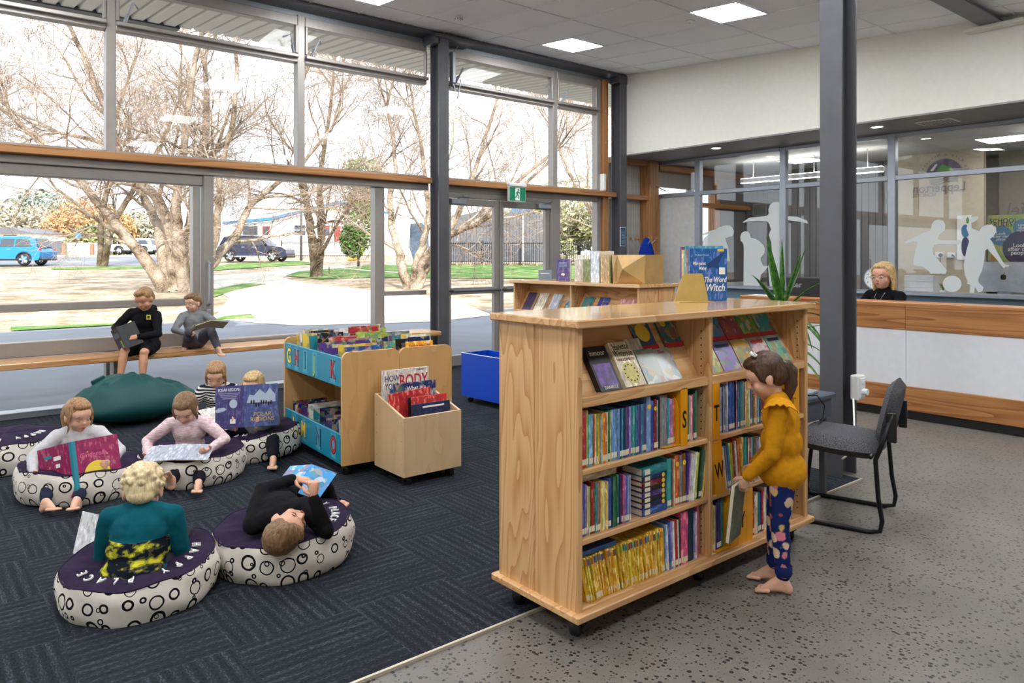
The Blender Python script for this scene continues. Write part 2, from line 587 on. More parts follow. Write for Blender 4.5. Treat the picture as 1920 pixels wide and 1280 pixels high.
# awning side stiles (clerestory sashes)
for (a, b) in segs_up[2:7]:
    fr(a, a + .03, 3.845, 4.17, 'sash_stile', YW - .075, YW - .03); fr(b - .03, b, 3.845, 4.17, 'sash_stile', YW - .075, YW - .03)
    fr(a, b, 3.79, 3.83, 'winder_bar', YW - .11, YW - .06)
# winder stays: small bent arms
def stay(x, s):
    mb = MB()
    mb.tube([(x, YW - .09, 3.80), (x + .07 * s, YW - .16, 4.02), (x + .13 * s, YW - .07, 4.0)], .012, 6)
    mb.tube([(x, YW - .09, 3.80), (x + .035 * s, YW - .10, 3.92)], .018, 6)
    mb.build('window_stay', M['alu_light'], win)
for x, s in ((1.76, 1), (3.54, -1), (3.74, 1), (5.80, 1), (7.55, -1), (7.76, 1)): stay(x, s)
mb = MB()      # motor of the window winder beside the column
mb.bbox(5.70, 5.76, YW - .16, YW - .08, 3.80, 4.22, .01); mb.tube([(5.73, YW - .12, 4.2), (5.80, YW - .14, 4.3), (5.86, YW - .12, 4.36)], .008, 6)
mb.tube([(5.73, YW - .12, 3.82), (5.78, YW - .16, 3.6), (5.84, YW - .16, 3.86)], .012, 6)
mb.build('winder_motor', M['alu_light'], win)

# timber transom shelf
tr = MB().bbox(-4, 5.36, YW - .20, YW + .02, 2.44, 2.515, .006).build('timber_transom', M['timber'], win)
MB().bbox(5.52, 8.86, YW - .20, YW + .02, 2.44, 2.515, .006).build('timber_transom', M['timber'], win)
# middle row
fr(-4, 2.62, 2.25, 2.36, 'sash_head'); fr(-4, 5.36, 2.36, 2.44, 'head_rail', YW - .10, YW + .06)
fr(5.50, 8.60, 2.36, 2.44, 'head_rail')
fr(2.43, 2.50, .69, 2.25, 'sash_stile'); fr(2.53, 2.635, .55, 2.36, 'mullion', YW - .09, YW + .06)
MB().tube([(2.575, YW - .10, .98), (2.575, YW - .16, 1.0), (2.575, YW - .16, 1.42), (2.575, YW - .10, 1.44)], .014, 8).build('pull_handle', M['alu_light'], win)
MB().bbox(2.555, 2.60, YW - .105, YW - .088, .84, .93, .004).build('lock', M['alu_light'], win)
fr(4.60, 4.735, .06, 2.36, 'mullion')
fr(-4, 2.43, .98, 1.055, 'mid_rail'); fr(-4, 2.53, .56, .70, 'bottom_rail', YW - .08, YW + .06)
fr(2.635, 4.60, .555, .60, 'bottom_rail')
fr(4.735, 5.36, 1.0, 1.055, 'mid_rail')
pane(-4, 2.43, 1.055, 2.25); pane(-4, 2.43, .70, .98); pane(2.635, 4.60, .60, 2.36); pane(4.735, 5.36, 1.055, 2.36); pane(4.735, 5.36, .06, 1.0)
# lower row under the bench
for x in (-2.3, -.33, 1.652, 3.636): fr(x - .045, x + .045, .06, .56)
for a, b in zip([-4, -2.255, -.285, 1.697, 3.681], [-2.345, -.375, 1.607, 3.591, 4.60]): pane(a, b, .06, .555)
fr(-4, 5.36, 0, .06, 'floor_sill', YW - .12, YW + .08, 'alu_light')
# right pane beyond the doors
fr(7.56, 7.76, 0, 2.36, 'mullion'); fr(8.555, 8.645, 0, 2.5, 'mullion')
fr(7.76, 8.555, 1.0, 1.055, 'mid_rail'); pane(7.76, 8.555, 1.055, 2.36); pane(7.76, 8.555, .06, 1.0); fr(7.76, 8.60, 0, .06, 'floor_sill')
fr(5.50, 5.55, 0, 2.36, 'mullion'); pane(5.55, 5.62, .06, 1.0); pane(5.55, 5.62, 1.055, 2.36); fr(5.55, 5.62, 1.0, 1.055, 'mid_rail')
fr(5.62, 5.68, 0, 2.30, 'door_jamb'); fr(5.62, 7.56, 2.29, 2.36, 'door_head')
# exit doors
def leaf(n, x0, x1, hs):
    d = sempty(n)
    def b(a, c, z0, z1, nm='stile'): MB().bbox(a, c, YW - .045, YW + .02, z0, z1, .005).build(nm, M['alu'], d)
    b(x0, x0 + .075, .02, 2.28); b(x1 - .085, x1, .02, 2.28); b(x0 + .075, x1 - .085, 2.19, 2.28, 'top_rail'); b(x0 + .075, x1 - .085, .02, .16, 'bottom_rail'); b(x0 + .075, x1 - .085, .98, 1.07, 'mid_rail')
    MB().box(x0 + .075, x1 - .085, YW - .008, YW, 1.07, 2.19).build('pane', M['glass'], d)
    MB().box(x0 + .075, x1 - .085, YW - .008, YW, .16, .98).build('pane', M['glass'], d)
    MB().tube([(x0 + .05, YW - .06, 1.03), (x0 + .05, YW - .13, 1.03), (x1 - .05, YW - .13, 1.03), (x1 - .05, YW - .06, 1.03)], .018, 8).build('push_bar', M['steel'], d)
    m = MB(); m.bbox(hs, hs + .24, YW - .12, YW - .045, 2.20, 2.27, .008); m.tube([(hs + .12, YW - .09, 2.28), (hs + .14, YW - .2, 2.30), (hs + .3, YW - .08, 2.31)], .012, 6)
    m.build('door_closer', M['alu_light'], d)
leaf('door_1', 5.685, 6.585, 5.72); leaf('door_2', 6.595, 7.555, 7.28)

# black edge angle along the top of the window wall
struct(MB().box(-4, 9.0, YW - .28, YW - .02, 4.345, 4.40).build('trim_2', M['steel']))

# ---- steel columns
def hcol(name, x, y, z1, fw, dp, along='x', mat='steel'):
    """H-section column: flanges fw wide, dp deep along the given axis"""
    mb = MB()
    tf, tw = .016, .014
    if along == 'x':
        mb.box(x - dp / 2, x - dp / 2 + tf, y - fw / 2, y + fw / 2, 0, z1); mb.box(x + dp / 2 - tf, x + dp / 2, y - fw / 2, y + fw / 2, 0, z1)
        mb.box(x - dp / 2 + tf, x + dp / 2 - tf, y - tw / 2, y + tw / 2, 0, z1)
    else:
        mb.box(x - fw / 2, x + fw / 2, y - dp / 2, y - dp / 2 + tf, 0, z1); mb.box(x - fw / 2, x + fw / 2, y + dp / 2 - tf, y + dp / 2, 0, z1)
        mb.box(x - tw / 2, x + tw / 2, y - dp / 2 + tf, y + dp / 2 - tf, 0, z1)
    return struct(mb.build(name, M[mat]))
hcol('column_near', 5.02, 2.54, 4.0, .155, .21)
hcol('column_window', 5.44, 8.06, 4.36, .155, .20, 'y')
hcol('column_corner', 8.93, 8.12, 4.30, .15, .20, 'y')
# steel beams under the ceiling
bm_ = MB()
zb = 3.90
bm_.box(-4, 8.99, 2.74, 2.95, zb, zb + .016); bm_.box(-4, 8.99, 2.74, 2.95, zb + .15, zb + .166); bm_.box(-4, 8.99, 2.835, 2.855, zb + .016, zb + .15)
bmo = None
MB().bbox(5.30, 5.95, 7.93, 8.25, 4.30, 4.345, .004).build('steel_bracket', M['steel'], bpy.data.objects['column_window'])
MB().bbox(5.30, 5.38, 7.96, 8.22, 4.22, 4.30, .004).build('steel_cleat', M['steel'], bpy.data.objects['column_window'])
MB().bbox(8.80, 9.00, 8.0, 8.2, 4.24, 4.36, .004).build('steel_cleat', M['steel'], bpy.data.objects['column_corner'])
beam = MB()
beam.box(7.4, 8.995, 2.74, 2.95, 3.94, 3.956); beam.box(7.4, 8.995, 2.83, 2.86, 3.956, 4.10)
struct(beam.build('ceiling_beam', M['steel']))
struct(MB().bbox(8.86, 9.0, 2.55, 3.1, 3.90, 3.94, .004).build('trim_5', M['wall']))
# timber post and wall strip at the corner of the window wall
struct(MB().bbox(8.655, 8.77, YW - .10, YW + .02, 0, 4.3, .006).build('trim_3', M['timberz']))
for k, z in enumerate((1.0, 1.9, 2.75, 3.3, 3.8)):
    MB().cyl((8.70, YW - .101, z), (8.70, YW - .11, z), .018, 10).build('bolt', M['alu_light'], bpy.data.objects['trim_3'])
MB().bbox(8.60, 8.66, YW - .16, YW - .06, 2.53, 2.80, .01).build('sensor_box', M['whitep'], bpy.data.objects['trim_3'])

# ---- bulkhead, soffit, alcove
bulk = struct(MB().box(XB, XB + .15, -4, 8.17, 3.12, 4.45).build('wall_right', M['wall']))
struct(MB().box(XB - .012, XB + .16, 8.17, 8.20, 3.10, 4.42).build('trim_4', M['whitep']))
M['soff2'] = plain('grey_soffit', srgb(146, 142, 140), .55)
struct(MB().box(XB + .0, XG + .05, -4, 8.5, 3.10, 3.12).build('ceiling_lower', M['soff2']))
M['alcovew'] = plain('alcove_white', srgb(206, 206, 200), .6)
wn = sempty('wall_alcove')
x = 9.0
rib = MB().bbox(0, .052, 0, .03, 0, 3.1, .006).mesh('wall_board'); rib.materials.append(M['alcovew'])
while x < 9.85:
    link('wall_board', rib, wn, (x, 8.42, 0)); x += .056
MB().box(9.0, 10.1, 8.45, 8.5, 0, 3.12).build('backing', M['alcovew'], wn)
for z0, z1 in ((3.02, 3.10), (2.44, 2.515), (.9, .97)): MB().bbox(9.0, 9.82, 8.24, 8.42, z0, z1, .005).build('timber_rail', M['timber'], wn)
MB().bbox(9.78, 10.02, 8.2, 8.42, 0, 3.1, .006).build('timber_post', M['timberz'], wn)

# ---- office glazing
og = sempty('window_2')
def of(y0, y1, z0, z1, name='mullion', mat='alu_light'): return MB().bbox(XG - .045, XG + .045, y0, y1, z0, z1, .005).build(name, M[mat], og)
muls = [8.42, 7.446, 5.93, 4.374, 2.82, 1.26, -.3, -2.0]
for y in muls: of(y - .05, y + .05, 0 if y > 7 else 1.0, 3.10)
for a, b in zip(muls[1:], muls[:-1]):
    a2, b2 = a + .05, b - .05
    of(a2, b2, 2.49, 2.555, 'transom'); of(a2, b2, 3.05, 3.10, 'head_rail')
    MB().box(XG - .004, XG + .004, a2, b2, 2.555, 3.05).build('pane', M['glass2'], og)
    if b > 8:
        pass
    else:
        of(a2, b2, 1.0, 1.05, 'sill')
        MB().box(XG - .004, XG + .004, a2, b2, 1.05, 2.49).build('pane', M['glass2'], og)
MB().bbox(XG - .16, XG - .045, -2, 7.40, 1.0, 1.045, .006).build('ledge', M['alu_light'], og)
struct(MB().box(XG - .03, XG + .03, -4, 7.40, 0, 1.0).build('wall_office_front', plain('blue_grey_paint', srgb(120, 144, 160), .5)))
# white door leaf in the first bay
dl = sempty('door_3')
MB().bbox(XG - .025, XG + .02, 7.50, 8.36, .01, 2.485, .004).build('leaf', plain('door_grey_white', srgb(204, 204, 200), .5), dl)
for z in (.4, 1.35, 2.2): MB().cyl((XG - .04, 8.365, z), (XG - .04, 8.365, z + .1), .012, 8).build('hinge', M['alu_light'], dl)
MB().tube([(XG - .03, 7.58, 1.02), (XG - .09, 7.58, 1.02), (XG - .09, 7.70, 1.02)], .011, 8).build('lever_handle', M['alu_light'], dl)
MB().tube([(XG - .05, 8.36, 2.56), (XG - .16, 8.2, 2.68), (XG - .05, 8.08, 2.60)], .01, 6).build('window_stay', M['steel'], og)

# ---- office shell
M['office_dark'] = plain('office_grey_wall', srgb(104, 102, 104), .6)
M['office_beige'] = plain('office_beige_wall', srgb(196, 184, 162), .6)
struct(MB().box(9.15, 14, -4, 8.5, 3.12, 3.16).build('ceiling_office', plain('office_ceiling', srgb(214, 214, 212), .7)))
wo = sempty('wall_office_back')
MB().box(13.0, 13.1, 5.55, 8.5, 0, 3.12).build('backing', M['office_dark'], wo)
bd = MB().bbox(-.02, .0, 0, .115, 0, 3.12, .006).mesh('wall_board'); bd.materials.append(M['office_dark'])
y = 5.55
while y < 8.4:
    link('wall_board', bd, wo, (13.0, y, 0)); y += .12
MB().box(12.6, 12.7, 4.13, 5.55, 0, 3.12).build('beige_panel', M['office_beige'], wo)
MB().box(12.6, 13.0, 5.5, 5.55, 0, 3.12).build('return_panel', M['office_beige'], wo)
MB().box(13.3, 13.4, -4, 4.15, 0, 3.12).build('grey_panel', plain('office_warm_grey', srgb(150, 140, 128), .6), wo)
won = sempty('wall_office_side')
MB().box(10.1, 14.1, 8.46, 8.56, 0, 1.0).build('lower_panel', M['alcovew'], won); MB().box(10.1, 14.1, 8.46, 8.56, 2.72, 3.2).build('upper_panel', M['alu'], won)
MB().box(12.05, 14.1, 8.46, 8.56, 1.0, 2.72).build('board_panel', M['office_dark'], won); MB().bbox(11.9, 12.05, 8.40, 8.56, 0, 3.1, .005).build('timber_post', M['timberz'], won)
MB().bbox(10.2, 13, 8.32, 8.46, 2.98, 3.08, .005).build('timber_rail', M['timber'], won); MB().bbox(10.2, 13, 8.34, 8.46, 2.40, 2.48, .005).build('timber_rail', M['timber'], won)
MB().bbox(11.25, 11.32, 8.44, 8.58, 1.0, 2.72, .005).build('mullion', M['alu'], won)
MB().box(10.2, 11.9, 8.50, 8.508, 1.0, 2.72).build('pane', M['glass'], won)
struct(MB().box(14, 14.15, -4, 8.5, 0, 3.2).build('wall_far', M['office_beige']))
# ================================================================== OUTSIDE
def drape(name, poly, mat, lift, cuts=True):
    """polygon in x,y draped on the ground surface"""
    bm = bmesh.new()
    vs = [bm.verts.new((p[0], p[1], 0)) for p in poly]
    bm.faces.new(vs)
    for t0 in (17.0, 17.0 + 1.62 / .0345):
        bmesh.ops.bisect_plane(bm, geom=bm.verts[:] + bm.edges[:] + bm.faces[:], plane_co=FW * t0, plane_no=FW)
    bmesh.ops.triangulate(bm, faces=bm.faces[:])
    for q in bm.verts: q.co.z = ground_z(q.co.x, q.co.y) + lift
    bmesh.ops.recalc_face_normals(bm, faces=bm.faces[:])
    for f in bm.faces:
        if f.normal.z < 0: f.normal_flip()
    me = bpy.data.meshes.new(name); bm.to_mesh(me); bm.free()
    me.materials.append(mat)
    return struct(link(name, me))

def mottled(name, stops, scale=1.5, rough=.9, fine=30, bump=0):
    q = NT(name, rough, 0, .2)
    co = q.coords('Object')
    f = q.math('ADD', q.math('MULTIPLY', q.noise(co, scale, 4), .65), q.math('MULTIPLY', q.noise(co, fine, 3), .35))
    q.color(q.ramp(f, stops))
    if bump: q.bump(q.noise(co, fine, 3), bump, .02)
    return q.mat
M['drygrass'] = mottled('dry_grass', [(.36, srgb(106, 104, 74)), (.45, srgb(144, 126, 106)), (.60, srgb(184, 170, 152))], .9, fine=5, bump=.4)
M['green'] = mottled('green_grass', [(.35, srgb(44, 80, 30)), (.52, srgb(86, 124, 56)), (.66, srgb(160, 146, 108))], 1.2, fine=14, bump=.5)
M['asphalt'] = mottled('asphalt', [(.3, srgb(104, 108, 116)), (.6, srgb(126, 130, 138)), (.75, srgb(160, 162, 166))], .6, .8, fine=120)
M['road'] = mottled('road', [(.3, srgb(92, 96, 104)), (.7, srgb(124, 128, 134))], .4, .8, fine=60)
M['path'] = mottled('pale_concrete', [(.3, srgb(176, 170, 160)), (.7, srgb(200, 194, 186))], .8, .8, fine=60)
M['bark'] = mottled('bark', [(.36, srgb(66, 56, 44)), (.46, srgb(132, 118, 102)), (.62, srgb(176, 164, 150))], 2.2, .9, fine=22, bump=.6)
M['bark2'] = mottled('mossy_bark', [(.36, srgb(48, 44, 30)), (.5, srgb(92, 80, 64)), (.68, srgb(150, 138, 122))], 1.6, .9, fine=18, bump=.6)
M['twig'] = mottled('twigs', [(.35, srgb(112, 94, 80)), (.65, srgb(176, 158, 142))], 1.5, .9, fine=8)
drape('ground', [(-40, 8.5), (60, 8.5), (150, 30), (150, 150), (-40, 190)], M['drygrass'], 0)
drape('paving', [(-12, 8.42), (30, 8.42), (30, 15.3), (7.4, 15.4), (6.2, 18.0), (-12, 17.6)], M['asphalt'], .012)
P2 = [at_g(*q).to_2d() for q in ((400, 599), (430, 560), (398, 540), (398, 518), (520, 508), (640, 497), (700, 500), (660, 506), (585, 512), (530, 520), (560, 530), (700, 545), (840, 560), (925, 592), (820, 604), (560, 612))]
drape('footpath', P2, M['path'], .02)
rd = [at_g(-260, 501), at_g(330, 498), at_g(330, 481.5), at_g(-260, 481.5)]
drape('road', [p.to_2d() for p in rd], M['road'], .014)
for k, (u0, u1, v0, v1) in enumerate(((125, 158, 490, 493), (195, 226, 488, 491))):
    q = [at_g(u0, v1), at_g(u1, v1), at_g(u1 - 8, v0), at_g(u0 - 3, v0)]
    o = drape('road_marking', [p.to_2d() for p in q], M['path'], .03)
def strip(name, pts, mat, lift): return drape(name, [at_g(*q).to_2d() for q in pts], M[mat], lift)
strip('grass_verge', [(96, 506), (390, 503), (390, 497.5), (96, 502)], 'green', .022)
strip('grass_verge', [(398, 508), (470, 503), (600, 495), (560, 490), (430, 495), (398, 500)], 'green', .03)
strip('grass_verge', [(535, 518), (600, 524), (700, 521), (1120, 524), (1120, 499), (700, 497), (640, 503), (560, 509)], 'green', .028)
strip('grass_verge', [(392, 602), (480, 597), (470, 590), (420, 594)], 'green', .024)
strip('grass_verge', [(20, 622), (210, 611), (215, 606), (100, 612), (20, 614)], 'green', .024)
strip('grass_verge', [(398, 559), (440, 545), (500, 533), (455, 532), (398, 545)], 'green', .026)

# ---- bare trees
def tree(name, base, stems, seed, label, mats=('bark', 'twig'), twig_n=(6, 5, 4), reach=1.0):
    rnd = random.Random(seed)
    root = thing(name, label, 'tree', base)
    trunk = MB(); br = MB(); tw = MB()
    def wob(d, k): return (d + Vector((rnd.uniform(-k, k), rnd.uniform(-k, k), rnd.uniform(-k, k)))).normalized()
    def grow(p, d, L, r, lev):
        n = 5 if lev < 3 else (4 if lev == 3 else 3)
        pts = [p]; rad = [r]; q = p.copy(); dd = d.copy()
        for i in range(n):
            dd = wob(dd, .26 if lev < 3 else .36); dd.z += .05 if lev < 2 else .02; dd.normalize()
            q = q + dd * (L / n); pts.append(q.copy()); rad.append(r * (1 - (.62 if lev < 3 else .8) * (i + 1) / n))
        (br if lev < 3 else tw).tube(pts, rad, 7 if lev < 2 else (5 if lev == 2 else 3), caps=False)
        if lev >= 4: return
        kids = twig_n[lev - 1] if lev - 1 < len(twig_n) else 4
        for k in range(kids):
            f = .25 + .75 * (k + rnd.random()) / kids
            i = min(n - 1, int(f * n)); a = pts[i].lerp(pts[i + 1], f * n - i)
            ax = (pts[i + 1] - pts[i]).normalized()
            side = ax.orthogonal().normalized(); side = Matrix.Rotation(rnd.uniform(0, 2 * pi), 3, ax) @ side
            nd = (ax * rnd.uniform(.45, .9) + side * rnd.uniform(.6, 1.0)).normalized()
            grow(a, nd, L * rnd.uniform(.46, .74), max(.006, rad[i] * rnd.uniform(.40, .58)), lev + 1)
    for (pts, r0, r1, sub) in stems:
        P = [Vector(p) for p in pts]
        # smooth the stem through its points
        S = []; R = []
        m = len(P) - 1
        for i in range(m):
            p0 = P[max(i - 1, 0)]; p1 = P[i]; p2 = P[i + 1]; p3 = P[min(i + 2, m)]
            for k in range(4):
                t = k / 4
                S.append(.5 * ((2 * p1) + (-p0 + p2) * t + (2 * p0 - 5 * p1 + 4 * p2 - p3) * t * t + (-p0 + 3 * p1 - 3 * p2 + p3) * t ** 3))
                R.append(lerp(r0, r1, (i + t) / m) * (1 + .10 * rnd.uniform(-1, 1)))
        S.append(P[-1]); R.append(r1)
        S = [S[0]] + [s + Vector((rnd.uniform(-1, 1), rnd.uniform(-1, 1), 0)) * .04 for s in S[1:]]
        R = [q * .62 for q in R]
        trunk.tube(S, R, 10, caps=False)
        for k in range(sub):
            f = .3 + .7 * (k + rnd.random()) / sub
            i = min(len(S) - 2, int(f * (len(S) - 1)))
            ax = (S[i + 1] - S[i]).normalized(); side = Matrix.Rotation(rnd.uniform(0, 2 * pi), 3, ax) @ ax.orthogonal().normalized()
            grow(S[i], (ax * rnd.uniform(.5, .9) + side * rnd.uniform(.5, 1.0) + Vector((0, 0, .15))).normalized(), reach * rnd.uniform(1.8, 3.6), R[i] * rnd.uniform(.32, .5), 1)
        ax = (S[-1] - S[-3]).normalized()
        for k in range(4): grow(S[-1], wob(ax, .45), reach * rnd.uniform(1.8, 3.2), r1 * .5, 1)
    trunk.build('trunk', M[mats[0]], root, True)
    br.build('branches', M[mats[0]], root, True)
    t = tw.build('twigs', M[mats[1]], root); t['kind'] = 'stuff'
    return root

def stem_px(base, t, pts):
    """points given as offsets in metres (right, away, up) from the base"""
    return [tuple(RT * a + FW * b + Vector((0, 0, c))) for (a, b, c) in pts]
# tree 1: many-stemmed, leaning left
B1 = at_g(322, 547); T1 = B1.dot(FW); k1 = T1 / FPX
def off(B, k, u, v, dz=0): return (((u - CX) * k - B.dot(RT)), dz, (CY - v) * k + EYE - B.z)
def st(B, k, seq): return stem_px(None, None, [off(B, k, *q) for q in seq])
tree('bare_tree', B1, [
    (st(B1, k1, ((312, 549), (285, 490, -.3), (240, 430, -.6), (195, 360, -1.0), (150, 300, -1.4), (90, 240, -1.8))), .40, .10, 8),
    (st(B1, k1, ((318, 549), (298, 470, .3), (280, 420, .6), (245, 365, .9), (225, 325, 1.1), (160, 262, 1.4), (60, 235, 1.6))), .36, .09, 8),
    (st(B1, k1, ((330, 549), (322, 480), (318, 400, -.4), (300, 360, -.8), (265, 330, -1.2), (240, 200, -1.6), (200, 90, -2))), .38, .10, 8),
    (st(B1, k1, ((340, 549), (338, 470, .5), (345, 400, .7), (350, 320, .9), (362, 220, 1.1), (350, 90, 1.4))), .46, .12, 9),
    (st(B1, k1, ((345, 549), (350, 480, -.5), (352, 400, -.9), (372, 320, -1.3), (400, 200, -1.8), (430, 80, -2.2))), .40, .10, 8),
    (st(B1, k1, ((352, 549), (385, 500), (410, 450, -.3), (425, 370, -.7), (435, 320, -1.0), (470, 220, -1.5), (480, 100, -1.8))), .26, .08, 7),
    (st(B1, k1, ((356, 549), (395, 490, .3), (425, 440, .8), (445, 385, 1.2), (480, 345, 1.6), (535, 290, 2.1), (590, 215, 2.4))), .30, .07, 8)],
    11, 'large bare tree with many pale leaning stems behind the two seated boys', twig_n=(7, 7, 6))
B2 = at_g(592, 520); T2 = B2.dot(FW); k2 = T2 / FPX
tree('bare_tree', B2, [
    (st(B2, k2, ((592, 521), (590, 480), (582, 430), (572, 380, .3), (560, 330, .5), (545, 240, .8), (560, 130, 1))), .42, .12, 9),
    (st(B2, k2, ((594, 521), (597, 470, .2), (600, 420, .4), (590, 340, .8), (600, 250, 1.2), (610, 150, 1.4))), .36, .10, 8),
    (st(B2, k2, ((600, 475), (625, 440, -.3), (650, 405, -.7), (690, 360, -1.0), (740, 300, -1.2))), .14, .05, 5),
    (st(B2, k2, ((600, 470), (602, 420, -.5), (598, 395, -.8), (560, 372, -1.1), (530, 366, -1.3))), .13, .04, 4)],
    23, 'bare tree with one thick mossy trunk beside the dark car', ('bark2', 'twig'), (7, 6, 5))
B3 = at_g(772, 541); T3 = B3.dot(FW); k3 = T3 / FPX
tree('bare_tree', B3, [
    (st(B3, k3, ((764, 542), (755, 500), (742, 460, .2), (730, 420, .4), (728, 360, .6), (735, 290, .9), (715, 190, 1.2))), .30, .08, 7),
    (st(B3, k3, ((776, 542), (782, 490), (792, 450, .4), (800, 400, .7), (790, 310, 1.0), (770, 200, 1.3))), .30, .08, 7),
    (st(B3, k3, ((780, 542), (800, 480, -.3), (850, 440, -.6), (900, 420, -1.0), (960, 375, -1.4), (1020, 320, -1.9))), .26, .06, 8),
    (st(B3, k3, ((782, 542), (815, 470, .4), (855, 400, .8), (880, 330, 1.3), (905, 250, 1.7), (930, 170, 2))), .27, .07, 8),
    (st(B3, k3, ((790, 520), (830, 450, .8), (900, 405, 1.5), (970, 330, 2.2), (1050, 260, 3), (1100, 190, 3.4))), .20, .06, 8)],
    37, 'bare pale tree with forked trunk seen beside the window column', twig_n=(7, 6, 5))
B4 = at_g(60, 520)
k4 = B4.dot(FW) / FPX
tree('bare_tree', B4 + FW * 10, [
    (st(B4, k4, ((-40, 540), (-10, 400), (40, 300, .5), (90, 190, 1), (120, 90, 1.5))), .34, .10, 9),
    (st(B4, k4, ((-42, 540), (-40, 380), (0, 260, -.5), (20, 150, -1), (60, 60, -1.5))), .30, .10, 9)],
    41, 'bare tree whose crown fills the top left window corner', ('bark2', 'twig'), (7, 7, 5))
B5 = at_g(1090, 512); k5 = B5.dot(FW) / FPX
tree('bare_tree', B5, [
    (st(B5, k5, ((1150, 512), (1130, 450), (1100, 380, .4), (1060, 300, .8), (1040, 240, 1))), .22, .07, 8)],
    53, 'slim bare tree past the exit doors by the corner pane', twig_n=(7, 6, 5))

# ---- leafy things
def leafball(mb, c, r, n, size, rnd, flat=.0):
    for _ in range(n):
        while True:
            p = Vector((rnd.uniform(-1, 1), rnd.uniform(-1, 1), rnd.uniform(-1, 1)))
            if .35 < p.length < 1: break
        q = Vector((c[0] + p.x * r[0], c[1] + p.y * r[1], c[2] + p.z * r[2]))
        a = Vector((rnd.uniform(-1, 1), rnd.uniform(-1, 1), rnd.uniform(-1, 1))).normalized(); b = a.orthogonal().normalized()
        s = size * rnd.uniform(.6, 1.3)
        mb.add([q - a * s, q + b * s * .5, q + a * s, q - b * s * .5], [(0, 1, 2, 3)])
def leafmat(name, c1, c2):
    q = NT(name, .6, 0, .3); g = q.node('ShaderNodeNewGeometry')
    q.color(q.ramp(g.outputs['Random Per Island'], [(0, c1), (1, c2)])); return q.mat
M['leaf_dark'] = leafmat('leaf_dark', srgb(36, 74, 28), srgb(112, 156, 66))
M['leaf_olive'] = leafmat('leaf_olive', srgb(86, 98, 60), srgb(170, 168, 120))
M['leaf_grey'] = leafmat('leaf_grey', srgb(120, 122, 104), srgb(196, 186, 164))
M['leaf_orange'] = leafmat('leaf_orange', srgb(150, 100, 60), srgb(214, 176, 120))
M['leaf_pine'] = leafmat('leaf_pine', srgb(60, 84, 70), srgb(120, 140, 118))
def shrub(name, base, balls, mat, label, cat, n, size, seed, stem=.08, group=None):
    rnd = random.Random(seed)
    r = thing(name, label, cat, base, group=group)
    mb = MB()
    for (a, b, c, ra, rc) in balls:
        p = RT * a + FW * b + Vector((0, 0, c))
        leafball(mb, p, (ra, ra, rc), n, size, rnd)
    f = mb.build('foliage', M[mat], r); f['kind'] = 'stuff'
    top = balls[0][2]
    MB().tube([(0, 0, -.1), (.05, 0, top * .5), (0, .04, top)], [stem, stem * .8, stem * .5], 7).build('stem', M['bark2'], r, True)
    return r
g = at_g(672, 500)
shrub('evergreen_tree', g, [(0, 0, 2.6, 1.0, 1.9), (-.3, 0, 1.5, .8, 1.0), (.5, .3, 3.8, .9, 1.3), (.2, 0, 5.2, 1.3, 1.2)], 'leaf_dark', 'dense green evergreen tree next to the mossy trunk', 'tree', 1500, .13, 3)
g = at_g(1065, 498)
shrub('round_shrub', g + FW * 1.5, [(0, 0, .8, .75, .75)], 'leaf_olive', 'small rounded shrub by the fence beyond the corner pane', 'shrub', 900, .07, 5)
def far(u, t): p = (FW + RT * ((u - CX) / FPX)) * t; return Vector((p.x, p.y, ground_z(p.x, p.y)))
hz = [(20, 100, 'leaf_grey', 5.0, 5.6, 'pale bare-looking hedge tree above the blue car'), (75, 112, 'leaf_pine', 5.5, 7.6, 'dark pine crown rising over the hedge'), (118, 104, 'leaf_grey', 4.5, 5.8, 'pale hedge tree left of the orange bush'),
      (168, 96, 'leaf_orange', 4.2, 5.6, 'orange-leaved tree beside the power pole'), (186, 82, 'leaf_olive', 2.6, 2.6, 'olive green bush in front of the orange tree'), (262, 100, 'leaf_grey', 3.8, 4.6, 'pale hedge tree behind the leaning stems'),
      (1085, 75, 'leaf_olive', 5.0, 6.0, 'tall olive tree behind the shed by the corner pane'), (1010, 85, 'leaf_grey', 4.0, 4.0, 'pale tree behind the blue playhouse roof'), (-60, 105, 'leaf_grey', 6, 5, 'pale hedge tree at the far left edge')]
for k, (u, t, mt, r, h, lb) in enumerate(hz):
    shrub('hedge_tree', far(u, t), [(0, 0, h * .70, r * 1.1, h * .62), (-r * .7, 1, h * .5, r * .9, h * .5), (r * .7, -1, h * .52, r * .9, h * .52)], mt, lb, 'tree', 1700, .34, 60 + k, .2, 'trees beyond the road')

# ---- buildings
M['bwhite'] = plain('white_weatherboard', srgb(232, 230, 226), .7)
M['bblue'] = plain('blue_fascia', srgb(52, 116, 162), .5)
M['bgrey'] = plain('grey_cladding', srgb(92, 96, 104), .6)
M['bred'] = plain('red_joinery', srgb(150, 40, 44), .5)
M['bdark'] = plain('dark_window', srgb(60, 66, 74), .25)
def bpart(root, mat, name, u0, u1, z0, z1, t, dep=.1, poly=None):
    """slab facing the camera direction, u range and heights above eye level at distance t"""
    a = (u0 - CX) / FPX * t; b = (u1 - CX) / FPX * t
    o = FW * t - Vector(root.location)
    mb = MB()
    pts = poly if poly else [(a, z0), (b, z0), (b, z1), (a, z1)]
    mb.prism(pts, o, RT, (0, 0, 1), FW, dep)
    return mb.build(name, M[mat], root, fix=True)
def zv(v, t): return EYE + (CY - v) / FPX * t
t = 64.0
g = far(560, t)
sch = thing('school_building', 'white school building with blue roof edge behind the dark car', 'building', g)
def X_(u, t): return (u - CX) / FPX * t
